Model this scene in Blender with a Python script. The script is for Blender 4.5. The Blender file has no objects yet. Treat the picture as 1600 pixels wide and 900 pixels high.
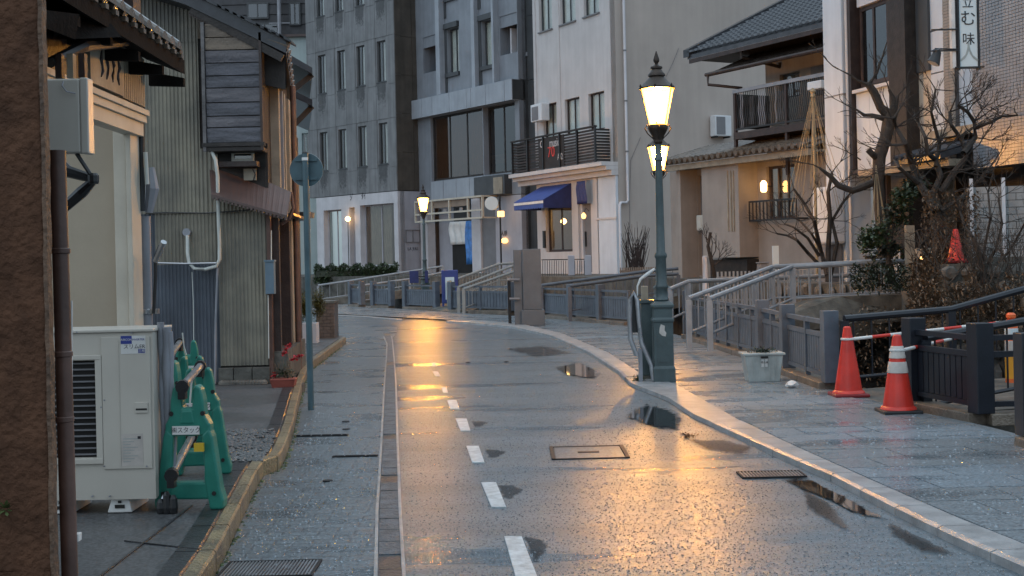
import bpy, bmesh, math, random
from mathutils import Vector, Matrix
random.seed(11)
R = math.radians
scn = bpy.context.scene
COL = scn.collection
# ---------------------------------------------------------------- camera
FPX, CX, CY, ROLL, EYE = 2000.0, 800.0, 402.0, R(1.3), 1.5
cr, sr = math.cos(ROLL), math.sin(ROLL)
cam_d = bpy.data.cameras.new('camera')
cam = bpy.data.objects.new('camera', cam_d); COL.objects.link(cam)
cam_d.sensor_width = 36.0
cam_d.lens = FPX / 1600 * 36
cam_d.shift_y = -(450 - CY) / 1600
cam_d.clip_start = 0.1; cam_d.clip_end = 2000
cx = Vector((cr, 0, -sr)); cy_ = Vector((sr, 0, cr)); cz = cx.cross(cy_)
cam.matrix_world = Matrix(((cx.x, cy_.x, cz.x, 0), (cx.y, cy_.y, cz.y, 0), (cx.z, cy_.z, cz.z, EYE), (0, 0, 0, 1)))
scn.camera = cam
# ---------------------------------------------------------------- world, sun, exposure
SUN_EL, SUN_AZ = R(22), R(215)
w = bpy.data.worlds.new('World'); scn.world = w; w.use_nodes = True
wn = w.node_tree.nodes; wl = w.node_tree.links
bg = wn['Background']
sky = wn.new('ShaderNodeTexSky'); sky.sky_type = 'NISHITA'; sky.sun_disc = False
sky.sun_elevation = SUN_EL; sky.sun_rotation = SUN_AZ
sky.air_density = 1.0; sky.dust_density = 1.6; sky.ozone_density = 3.2
tint = wn.new('ShaderNodeMix'); tint.data_type = 'RGBA'; tint.blend_type = 'MULTIPLY'; tint.inputs[0].default_value = 1; tint.inputs[7].default_value = (.78, .93, 1.16, 1)
wl.new(sky.outputs[0], tint.inputs[6]); 
cloud = wn.new('ShaderNodeMix'); cloud.data_type = 'RGBA'; cloud.inputs[0].default_value = .8; cloud.inputs[0].default_value = .85
# overcast veil, three times brighter overhead than at the horizon
gtc = wn.new('ShaderNodeTexCoord'); gsx = wn.new('ShaderNodeSeparateXYZ'); wl.new(gtc.outputs['Generated'], gsx.inputs[0])
gmr = wn.new('ShaderNodeMapRange'); gmr.inputs[1].default_value = 0; gmr.inputs[2].default_value = 1; gmr.inputs[3].default_value = .6; gmr.inputs[4].default_value = 1.8; wl.new(gsx.outputs[2], gmr.inputs[0])
gmx = wn.new('ShaderNodeMix'); gmx.data_type = 'RGBA'; gmx.blend_type = 'MULTIPLY'; gmx.inputs[0].default_value = 1; gmx.inputs[6].default_value = (2.95, 3.6, 4.1, 1); wl.new(gmr.outputs[0], gmx.inputs[7])
wl.new(gmx.outputs[2], cloud.inputs[7])
wl.new(tint.outputs[2], cloud.inputs[6]); wl.new(cloud.outputs[2], bg.inputs[0]); bg.inputs[1].default_value = 0.15
sd = bpy.data.lights.new('sun', 'SUN'); sd.energy = 0.10; sd.angle = R(20); sd.color = (1.0, .93, .86)
so = bpy.data.objects.new('sun', sd); COL.objects.link(so)
dv = Vector((math.sin(SUN_AZ) * math.cos(SUN_EL + R(30)), math.cos(SUN_AZ) * math.cos(SUN_EL + R(30)), math.sin(SUN_EL + R(30))))
so.rotation_euler = dv.to_track_quat('Z', 'Y').to_euler()
scn.view_settings.view_transform = 'Standard'; scn.view_settings.look = 'None'
scn.view_settings.exposure = 0.55; scn.view_settings.gamma = 1.0
scn.cycles.max_bounces = 6; scn.cycles.diffuse_bounces = 3; scn.cycles.glossy_bounces = 3
scn.cycles.transmission_bounces = 4; scn.cycles.transparent_max_bounces = 8
scn.cycles.sample_clamp_indirect = 6
scn.cycles.use_denoising = True

# ---------------------------------------------------------------- where a line of sight meets a surface
def ray(px, py):
    u = px - CX; v = CY - py
    return Vector(((u * cr + v * sr) / FPX, 1.0, (-u * sr + v * cr) / FPX))
def G(px, py, z=0.0):
    d = ray(px, py); t = (z - EYE) / d.z
    return Vector((d.x * t, t, z))
def P(px, py, Y):
    d = ray(px, py); return Vector((d.x * Y, Y, EYE + d.z * Y))
def interp(pts, t):
    if t <= pts[0][0]:
        a, b = pts[0], pts[1]
    elif t >= pts[-1][0]:
        a, b = pts[-2], pts[-1]
    else:
        for a, b in zip(pts, pts[1:]):
            if a[0] <= t <= b[0]: break
    k = (t - a[0]) / (b[0] - a[0])
    return a[1] + k * (b[1] - a[1])

class Facade:
    """vertical plane; u runs to the viewer's right, n towards the street, z up"""
    def __init__(s, origin, d):
        s.o = Vector((origin[0], origin[1], 0)); s.u = Vector((d[0], d[1], 0)).normalized()
        s.n = Vector((s.u.y, -s.u.x, 0))
    def uv(s, px, py, d=0.0):
        r = ray(px, py); o = s.o + s.n * d
        t = s.n.dot(o - Vector((0, 0, EYE))) / s.n.dot(r)
        h = Vector((0, 0, EYE)) + r * t
        return (h - s.o).dot(s.u), h.z
    def rect(s, x0, y0, x1, y1, d=0.0):
        ym = (y0 + y1) / 2; xm = (x0 + x1) / 2
        return s.uv(x0, ym, d)[0], s.uv(x1, ym, d)[0], s.uv(xm, y1, d)[1], s.uv(xm, y0, d)[1]
    def pt(s, a, z, d=0.0):
        return s.o + s.u * a + s.n * d + Vector((0, 0, z))

# ---------------------------------------------------------------- mesh helpers
class MB:
    def __init__(s): s.v = []; s.f = []; s.smooth = False
    def add(s, vs, fs):
        k = len(s.v); s.v += [tuple(q) for q in vs]; s.f += [tuple(i + k for i in f) for f in fs]; return s
    def hexa(s, p):   # 8 points: bottom 0-3, top 4-7
        return s.add(p, [(3, 2, 1, 0), (4, 5, 6, 7), (0, 1, 5, 4), (1, 2, 6, 5), (2, 3, 7, 6), (3, 0, 4, 7)])
    def box(s, x0, x1, y0, y1, z0, z1):
        return s.hexa([(x0, y0, z0), (x1, y0, z0), (x1, y1, z0), (x0, y1, z0), (x0, y0, z1), (x1, y0, z1), (x1, y1, z1), (x0, y1, z1)])
    def fbox(s, F, a0, a1, z0, z1, d0, d1):
        return s.hexa([F.pt(a0, z0, d1), F.pt(a1, z0, d1), F.pt(a1, z0, d0), F.pt(a0, z0, d0), F.pt(a0, z1, d1), F.pt(a1, z1, d1), F.pt(a1, z1, d0), F.pt(a0, z1, d0)])
    def bar(s, p, q, w, h=None, up=(0, 0, 1)):
        p = Vector(p); q = Vector(q); h = h or w; d = (q - p).normalized(); up = Vector(up)
        if abs(d.dot(up)) > .98: up = Vector((0, 1, 0))
        a = d.cross(up).normalized() * w / 2; b = a.cross(d).normalized() * h / 2
        return s.hexa([p - a - b, p + a - b, q + a - b, q - a - b, p - a + b, p + a + b, q + a + b, q - a + b])
    def tube(s, pts, r, n=8, cap=True):
        pts = [Vector(p) for p in pts]; rs = r if isinstance(r, (list, tuple)) else [r] * len(pts)
        k = len(s.v); ref = None
        for i, p in enumerate(pts):
            d = (pts[min(i + 1, len(pts) - 1)] - pts[max(i - 1, 0)]).normalized()
            if ref is None:
                ref = Vector((0, 0, 1)) if abs(d.z) < .9 else Vector((1, 0, 0))
            a = d.cross(ref).normalized(); b = d.cross(a).normalized(); ref = -b.cross(d) if False else ref
            if abs(d.dot(ref)) > .95: ref = Vector((0, 1, 0)) if abs(d.y) < .9 else Vector((1, 0, 0))
            for j in range(n):
                t = 2 * math.pi * j / n
                s.v.append(tuple(p + a * math.cos(t) * rs[i] + b * math.sin(t) * rs[i]))
        for i in range(len(pts) - 1):
            for j in range(n):
                s.f.append((k + i * n + j, k + i * n + (j + 1) % n, k + (i + 1) * n + (j + 1) % n, k + (i + 1) * n + j))
        if cap:
            s.f.append(tuple(k + j for j in range(n))[::-1]); s.f.append(tuple(k + (len(pts) - 1) * n + j for j in range(n)))
        return s
    def lathe(s, c, prof, n=12, rot=0.0, sq=1.0):   # prof: (r, z) from the bottom up
        k = len(s.v)
        for r, z in prof:
            for j in range(n):
                t = 2 * math.pi * j / n + rot
                s.v.append((c[0] + r * math.cos(t), c[1] + r * math.sin(t), c[2] + z))
        for i in range(len(prof) - 1):
            for j in range(n):
                s.f.append((k + i * n + j, k + i * n + (j + 1) % n, k + (i + 1) * n + (j + 1) % n, k + (i + 1) * n + j))
        s.f.append(tuple(k + j for j in range(n))[::-1]); s.f.append(tuple(k + (len(prof) - 1) * n + j for j in range(n)))
        return s
    def prism(s, poly, A, B):  # poly of 3-D points in one plane, moved by A and by B
        n = len(poly); A = Vector(A); B = Vector(B); k = len(s.v)
        for q in poly: s.v.append(tuple(Vector(q) + A))
        for q in poly: s.v.append(tuple(Vector(q) + B))
        s.f.append(tuple(range(k, k + n))[::-1]); s.f.append(tuple(range(k + n, k + 2 * n)))
        for i in range(n): s.f.append((k + i, k + (i + 1) % n, k + n + (i + 1) % n, k + n + i))
        return s
    def mesh(s, name, mat):
        me = bpy.data.meshes.new(name); me.from_pydata(s.v, [], s.f); me.update()
        bm = bmesh.new(); bm.from_mesh(me); bmesh.ops.recalc_face_normals(bm, faces=bm.faces); bm.to_mesh(me); bm.free()
        if mat: me.materials.append(mat)
        if s.smooth:
            me.shade_smooth()
            try: me.set_sharp_from_angle(angle=R(40))
            except Exception: pass
        return me
    def build(s, name, mat, parent=None, bev=0.0, kind=None, smooth=False):
        s.smooth = smooth or s.smooth
        return link(name, s.mesh(name, mat), parent, bev, kind)
def link(name, me, parent=None, bev=0.0, kind=None):
    o = bpy.data.objects.new(name, me); COL.objects.link(o)
    if parent is not None:
        o.parent = parent; o.matrix_parent_inverse = wm(parent).inverted()
    if bev:
        b = o.modifiers.new('bevel', 'BEVEL'); b.width = bev; b.segments = 2; b.limit_method = 'ANGLE'
    if kind: o['kind'] = kind
    return o
def wm(o):
    m = Matrix.LocRotScale(o.location, o.rotation_euler, o.scale)
    if o.parent: m = wm(o.parent) @ o.matrix_parent_inverse @ m
    return m
def tag(o, label, cat, group=None):
    o['label'] = label; o['category'] = cat
    if group: o['group'] = group
    return o
def thing(name, label, cat, loc=(0, 0, 0), group=None):
    o = bpy.data.objects.new(name, None); COL.objects.link(o); o.location = loc; o.empty_display_size = .2
    return tag(o, label, cat, group)
def dup(root, loc=None, rotz=None, label=None):
    r = root.copy(); COL.objects.link(r)
    if loc is not None: r.location = loc
    if rotz is not None: r.rotation_euler = (0, 0, rotz)
    if label: r['label'] = label
    for ch in list(root.children):
        c = ch.copy(); COL.objects.link(c); c.parent = r
        for g in list(ch.children):
            d = g.copy(); COL.objects.link(d); d.parent = c
    return r
def text(name, s, size, F, a, z, d, mat, parent, ext=.004, align='CENTER', sx=1.0):
    cu = bpy.data.curves.new(name, 'FONT'); cu.body = s; cu.size = size; cu.extrude = ext; cu.align_x = align; cu.align_y = 'CENTER'
    cu.resolution_u = 3
    t = bpy.data.objects.new(name, cu); COL.objects.link(t)
    bpy.context.view_layer.update()
    me = bpy.data.meshes.new_from_object(t.evaluated_get(bpy.context.evaluated_depsgraph_get()))
    bpy.data.objects.remove(t)
    me.materials.clear(); me.materials.append(mat)
    M = Matrix(((F.u.x * sx, 0, F.n.x, 0), (F.u.y * sx, 0, F.n.y, 0), (0, 1, 0, 0), (0, 0, 0, 1)))
    me.transform(Matrix.Translation(F.pt(a, z, d)) @ M)
    me.name = name
    return link(name, me, parent)

def wall(F, a0, a1, z0, z1, holes, th, name, mat, parent, d=0.0, kind=None):
    """solid wall with real openings; holes are (a0, a1, z0, z1)"""
    m = MB()
    hs = [(max(h[0], a0), min(h[1], a1), max(h[2], z0), min(h[3], z1)) for h in holes]
    hs = [h for h in hs if h[1] > h[0] and h[3] > h[2]]
    xs = sorted({a0, a1, *[h[0] for h in hs], *[h[1] for h in hs]}); zs = sorted({z0, z1, *[h[2] for h in hs], *[h[3] for h in hs]})
    def hole(i, j):
        if i < 0 or j < 0 or i >= len(xs) - 1 or j >= len(zs) - 1: return True
        x = (xs[i] + xs[i + 1]) / 2; z = (zs[j] + zs[j + 1]) / 2
        return any(h[0] < x < h[1] and h[2] < z < h[3] for h in hs)
    for i in range(len(xs) - 1):
        for j in range(len(zs) - 1):
            if hole(i, j): continue
            A, B, C, D = xs[i], xs[i + 1], zs[j], zs[j + 1]
            for dd in (d, d - th):
                m.add([F.pt(A, C, dd), F.pt(B, C, dd), F.pt(B, D, dd), F.pt(A, D, dd)], [(0, 1, 2, 3)])
            for (p, q, n) in (((A, C), (A, D), hole(i - 1, j)), ((B, C), (B, D), hole(i + 1, j)), ((A, C), (B, C), hole(i, j - 1)), ((A, D), (B, D), hole(i, j + 1))):
                if n: m.add([F.pt(p[0], p[1], d), F.pt(q[0], q[1], d), F.pt(q[0], q[1], d - th), F.pt(p[0], p[1], d - th)], [(0, 1, 2, 3)])
    bm = bmesh.new(); me = bpy.data.meshes.new(name); me.from_pydata(m.v, [], m.f); bm.from_mesh(me)
    bmesh.ops.remove_doubles(bm, verts=bm.verts, dist=1e-5); bmesh.ops.recalc_face_normals(bm, faces=bm.faces); bm.to_mesh(me); bm.free()
    me.materials.append(mat)
    return link(name, me, parent, 0, kind)

def window(F, r, parent, fm, gm, nx=2, ny=1, fw=.05, d=-.08, name='window', curtain=None, curt=(0, 1), sill=None):
    a0, a1, z0, z1 = r
    m = MB(); m.fbox(F, a0, a1, z0, z0 + fw, d - .05, d); m.fbox(F, a0, a1, z1 - fw, z1, d - .05, d)
    m.fbox(F, a0, a0 + fw, z0 + fw, z1 - fw, d - .05, d); m.fbox(F, a1 - fw, a1, z0 + fw, z1 - fw, d - .05, d)
    for i in range(1, nx):
        x = a0 + (a1 - a0) * i / nx; m.fbox(F, x - fw * .4, x + fw * .4, z0 + fw, z1 - fw, d - .045, d - .005)
    for j in range(1, ny):
        z = z0 + (z1 - z0) * j / ny; m.fbox(F, a0 + fw, a1 - fw, z - fw * .35, z + fw * .35, d - .043, d - .007)
    w = m.build(name, fm, parent)
    ww = (a1 - a0 - fw) / nx
    for i in range(nx):
        x = a0 + fw / 2 + ww * i
        MB().fbox(F, x + .01, x + ww - .01, z0 + fw * .6, z1 - fw * .6, d - .03, d - .022).build('pane', gm, w)
    if curtain:
        x0 = a0 + (a1 - a0) * curt[0]; x1 = a0 + (a1 - a0) * curt[1]; n = max(6, int((x1 - x0) / .06))
        c = MB(); vs = []
        for i in range(n + 1):
            x = x0 + (x1 - x0) * i / n; dd = d - .075 + .018 * math.cos(i * 1.9)
            vs += [F.pt(x, z0 + .02, dd), F.pt(x, z1 - .02, dd)]
        c.add(vs, [(2 * i, 2 * i + 2, 2 * i + 3, 2 * i + 1) for i in range(n)]); c.build('curtain', curtain, w)
    if sill:
        MB().fbox(F, a0 - .04, a1 + .04, z0 - .05, z0 - .003, -.05, .06).build('sill', sill, w)
    return w

# ---------------------------------------------------------------- materials
def mat(name, col, rough=.6, var=.15, scale=3.0, bump=0.0, bscale=40.0, metal=0.0, col2=None, streak=0.0, coat=0.0, spec=.5, alpha=1.0, rvar=0.0):
    m = bpy.data.materials.new(name); m.use_nodes = True; nt = m.node_tree; N = nt.nodes; L = nt.links
    b = N['Principled BSDF']; b.inputs['Roughness'].default_value = rough; b.inputs['Metallic'].default_value = metal
    b.inputs['Specular IOR Level'].default_value = spec; b.inputs['Coat Weight'].default_value = coat; b.inputs['Coat Roughness'].default_value = .15
    tc = N.new('ShaderNodeTexCoord'); mp = N.new('ShaderNodeMapping'); L.new(tc.outputs['Object'], mp.inputs[0])
    nz = N.new('ShaderNodeTexNoise'); nz.inputs['Scale'].default_value = scale; nz.inputs['Detail'].default_value = 6; nz.inputs['Roughness'].default_value = .6
    L.new(mp.outputs[0], nz.inputs['Vector'])
    rp = N.new('ShaderNodeValToRGB'); L.new(nz.outputs['Fac'], rp.inputs[0])
    c2 = col2 or tuple(c * (1 - var * 2) for c in col); c1 = tuple(min(1, c * (1 + var)) for c in col)
    rp.color_ramp.elements[0].position = .3; rp.color_ramp.elements[0].color = (*c2, 1)
    rp.color_ramp.elements[1].position = .68; rp.color_ramp.elements[1].color = (*c1, 1)
    out = rp.outputs[0]
    if streak:   # rain streaks running down
        m2 = N.new('ShaderNodeMapping'); m2.inputs['Scale'].default_value = (5, 5, .35); L.new(tc.outputs['Object'], m2.inputs[0])
        n2 = N.new('ShaderNodeTexNoise'); n2.inputs['Scale'].default_value = 1.2; n2.inputs['Detail'].default_value = 5; L.new(m2.outputs[0], n2.inputs['Vector'])
        r2 = N.new('ShaderNodeValToRGB'); L.new(n2.outputs['Fac'], r2.inputs[0])
        r2.color_ramp.elements[0].position = .36; r2.color_ramp.elements[0].color = (1 - streak * .6,) * 3 + (1,); r2.color_ramp.elements[1].position = .66; r2.color_ramp.elements[1].color = (1, 1, 1, 1)
        mx = N.new('ShaderNodeMix'); mx.data_type = 'RGBA'; mx.blend_type = 'MULTIPLY'; mx.inputs[0].default_value = 1
        L.new(out, mx.inputs[6]); L.new(r2.outputs[0], mx.inputs[7]); out = mx.outputs[2]
    L.new(out, b.inputs['Base Color'])
    if rvar:
        mr = N.new('ShaderNodeMapRange'); mr.inputs[3].default_value = max(.02, rough - rvar); mr.inputs[4].default_value = rough + rvar
        L.new(nz.outputs['Fac'], mr.inputs[0]); L.new(mr.outputs[0], b.inputs['Roughness'])
    if bump:
        nb = N.new('ShaderNodeTexNoise'); nb.inputs['Scale'].default_value = bscale; nb.inputs['Detail'].default_value = 4; L.new(tc.outputs['Object'], nb.inputs['Vector'])
        bp = N.new('ShaderNodeBump'); bp.inputs['Strength'].default_value = bump; bp.inputs['Distance'].default_value = .02
        L.new(nb.outputs['Fac'], bp.inputs['Height']); L.new(bp.outputs[0], b.inputs['Normal'])
    return m
def emat(name, col, strength):
    m = bpy.data.materials.new(name); m.use_nodes = True; b = m.node_tree.nodes['Principled BSDF']
    b.inputs['Base Color'].default_value = (*col, 1); b.inputs['Emission Color'].default_value = (*col, 1); b.inputs['Emission Strength'].default_value = strength
    return m
def glass(name, tint=(.5, .6, .65), clear=.45, rough=.04):
    m = bpy.data.materials.new(name); m.use_nodes = True; N = m.node_tree.nodes; L = m.node_tree.links
    N.remove(N['Principled BSDF']); o = N['Material Output']
    t = N.new('ShaderNodeBsdfTransparent'); t.inputs[0].default_value = (*[clear * c for c in tint], 1)
    g = N.new('ShaderNodeBsdfGlossy'); g.inputs['Roughness'].default_value = rough
    fr = N.new('ShaderNodeFresnel'); fr.inputs[0].default_value = 1.6
    mr = N.new('ShaderNodeMapRange'); mr.inputs[3].default_value = .12; mr.inputs[4].default_value = 1
    mx = N.new('ShaderNodeMixShader'); L.new(fr.outputs[0], mr.inputs[0]); ge = N.new('ShaderNodeNewGeometry'); bf = N.new('ShaderNodeMath'); bf.operation = 'SUBTRACT'; bf.inputs[0].default_value = 1; L.new(ge.outputs['Backfacing'], bf.inputs[1])
    ml = N.new('ShaderNodeMath'); ml.operation = 'MULTIPLY'; L.new(mr.outputs[0], ml.inputs[0]); L.new(bf.outputs[0], ml.inputs[1]); L.new(ml.outputs[0], mx.inputs[0]); L.new(t.outputs[0], mx.inputs[1]); L.new(g.outputs[0], mx.inputs[2])
    L.new(mx.outputs[0], o.inputs[0]); return m
def wet_ground(name, col, r0, r1, bump, bscale, pscale=.5, thresh=(.42, .6), stretch=(1, 1, 1), pattern=None, spec=.5, bd=.003, col2=None, coat=0.0, ripple=1.6):
    """wet paving: film of water smooth in the low spots, grainy elsewhere; pattern=(w, h) adds small pavers"""
    m = bpy.data.materials.new(name); m.use_nodes = True; nt = m.node_tree; N = nt.nodes; L = nt.links; b = N['Principled BSDF']
    tc = N.new('ShaderNodeTexCoord'); mp = N.new('ShaderNodeMapping'); mp.inputs['Scale'].default_value = stretch; L.new(tc.outputs['Object'], mp.inputs[0])
    pn = N.new('ShaderNodeTexNoise'); pn.inputs['Scale'].default_value = pscale; pn.inputs['Detail'].default_value = 5; pn.inputs['Roughness'].default_value = .55; L.new(mp.outputs[0], pn.inputs['Vector'])
    mr = N.new('ShaderNodeMapRange'); mr.interpolation_type = 'SMOOTHSTEP'; mr.inputs[1].default_value = thresh[0]; mr.inputs[2].default_value = thresh[1]; mr.inputs[3].default_value = r0; mr.inputs[4].default_value = r1
    L.new(pn.outputs['Fac'], mr.inputs[0]); L.new(mr.outputs[0], b.inputs['Roughness'])
    cn = N.new('ShaderNodeTexNoise'); cn.inputs['Scale'].default_value = 60; cn.inputs['Detail'].default_value = 5; L.new(tc.outputs['Object'], cn.inputs['Vector'])
    rp = N.new('ShaderNodeValToRGB'); rp.color_ramp.elements[0].position = .35; rp.color_ramp.elements[1].position = .7
    rp.color_ramp.elements[0].color = (*(col2 or [c * .5 for c in col]), 1); rp.color_ramp.elements[1].color = (*[min(1, c * 1.5) for c in col], 1)
    L.new(cn.outputs['Fac'], rp.inputs[0]); out = rp.outputs[0]
    bn = N.new('ShaderNodeTexNoise'); bn.inputs['Scale'].default_value = bscale; bn.inputs['Detail'].default_value = 3; L.new(tc.outputs['Object'], bn.inputs['Vector'])
    h = bn.outputs['Fac']
    if ripple:
        rm = N.new('ShaderNodeMapping'); rm.inputs['Scale'].default_value = (1, 3.2, 1); L.new(tc.outputs['Object'], rm.inputs[0])
        rn = N.new('ShaderNodeTexNoise'); rn.inputs['Scale'].default_value = 3.2; rn.inputs['Detail'].default_value = 5; rn.inputs['Roughness'].default_value = .62; L.new(rm.outputs[0], rn.inputs['Vector'])
        rr = N.new('ShaderNodeMath'); rr.operation = 'MULTIPLY_ADD'; rr.inputs[1].default_value = ripple * 3; L.new(rn.outputs['Fac'], rr.inputs[0]); L.new(h, rr.inputs[2]); h = rr.outputs[0]
    if pattern:
        bk = N.new('ShaderNodeTexBrick'); bk.inputs['Scale'].default_value = 1; bk.inputs['Brick Width'].default_value = pattern[0]; bk.inputs['Row Height'].default_value = pattern[1]
        bk.inputs['Mortar Size'].default_value = .006; bk.inputs['Mortar Smooth'].default_value = .3; bk.inputs['Color1'].default_value = (1, 1, 1, 1); bk.inputs['Color2'].default_value = (.75, .75, .75, 1); bk.inputs['Mortar'].default_value = (.35, .35, .35, 1)
        L.new(tc.outputs['Object'], bk.inputs['Vector'])
        mx = N.new('ShaderNodeMix'); mx.data_type = 'RGBA'; mx.blend_type = 'MULTIPLY'; mx.inputs[0].default_value = .8; L.new(out, mx.inputs[6]); L.new(bk.outputs['Color'], mx.inputs[7]); out = mx.outputs[2]
        ma = N.new('ShaderNodeMath'); ma.operation = 'MULTIPLY_ADD'; ma.inputs[1].default_value = -1.2; L.new(bk.outputs['Fac'], ma.inputs[0]); L.new(h, ma.inputs[2]); h = ma.outputs[0]
    L.new(out, b.inputs['Base Color'])
    bp = N.new('ShaderNodeBump'); bp.inputs['Distance'].default_value = bd
    ms = N.new('ShaderNodeMapRange'); ms.inputs[1].default_value = thresh[0]; ms.inputs[2].default_value = thresh[1]; ms.inputs[3].default_value = bump * .12; ms.inputs[4].default_value = bump
    L.new(pn.outputs['Fac'], ms.inputs[0]); L.new(ms.outputs[0], bp.inputs['Strength'])
    L.new(h, bp.inputs['Height']); L.new(bp.outputs[0], b.inputs['Normal'])
    b.inputs['Specular IOR Level'].default_value = spec
    if coat:
        b.inputs['Coat Weight'].default_value = coat; b.inputs['Coat Roughness'].default_value = .13; b.inputs['Coat IOR'].default_value = 1.33
        L.new(bp.outputs[0], b.inputs['Coat Normal'])
        big = N.new('ShaderNodeTexNoise'); big.inputs['Scale'].default_value = .9; big.inputs['Detail'].default_value = 6; L.new(mp.outputs[0], big.inputs['Vector'])
        br = N.new('ShaderNodeMapRange'); br.inputs[1].default_value = .3; br.inputs[2].default_value = .7; br.inputs[3].default_value = .62; br.inputs[4].default_value = 1.12; L.new(big.outputs['Fac'], br.inputs[0])
        mm = N.new('ShaderNodeMix'); mm.data_type = 'RGBA'; mm.blend_type = 'MULTIPLY'; mm.inputs[0].default_value = 1; L.new(out, mm.inputs[6]); L.new(br.outputs[0], mm.inputs[7]); L.new(mm.outputs[2], b.inputs['Base Color'])
    return m
def soft_water(name, dark=.012, rough=.03, amt=1.0):
    m = bpy.data.materials.new(name); m.use_nodes = True; N = m.node_tree.nodes; L = m.node_tree.links; b = N['Principled BSDF']
    b.inputs['Base Color'].default_value = (dark, dark * 1.1, dark * 1.2, 1); b.inputs['Roughness'].default_value = rough; b.inputs['Specular IOR Level'].default_value = .8
    at = N.new('ShaderNodeAttribute'); at.attribute_name = 'depth'; tc = N.new('ShaderNodeTexCoord')
    nz = N.new('ShaderNodeTexNoise'); nz.inputs['Scale'].default_value = 9; nz.inputs['Detail'].default_value = 7; nz.inputs['Roughness'].default_value = .7; L.new(tc.outputs['Object'], nz.inputs['Vector'])
    ad = N.new('ShaderNodeMath'); ad.operation = 'MULTIPLY_ADD'; ad.inputs[1].default_value = 1.5; L.new(nz.outputs['Fac'], ad.inputs[0]); L.new(at.outputs['Fac'], ad.inputs[2])
    mr = N.new('ShaderNodeMapRange'); mr.interpolation_type = 'SMOOTHSTEP'; mr.inputs[1].default_value = .98; mr.inputs[2].default_value = 1.28; mr.inputs[4].default_value = amt; L.new(ad.outputs[0], mr.inputs[0]); L.new(mr.outputs[0], b.inputs['Alpha'])
    return m

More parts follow.
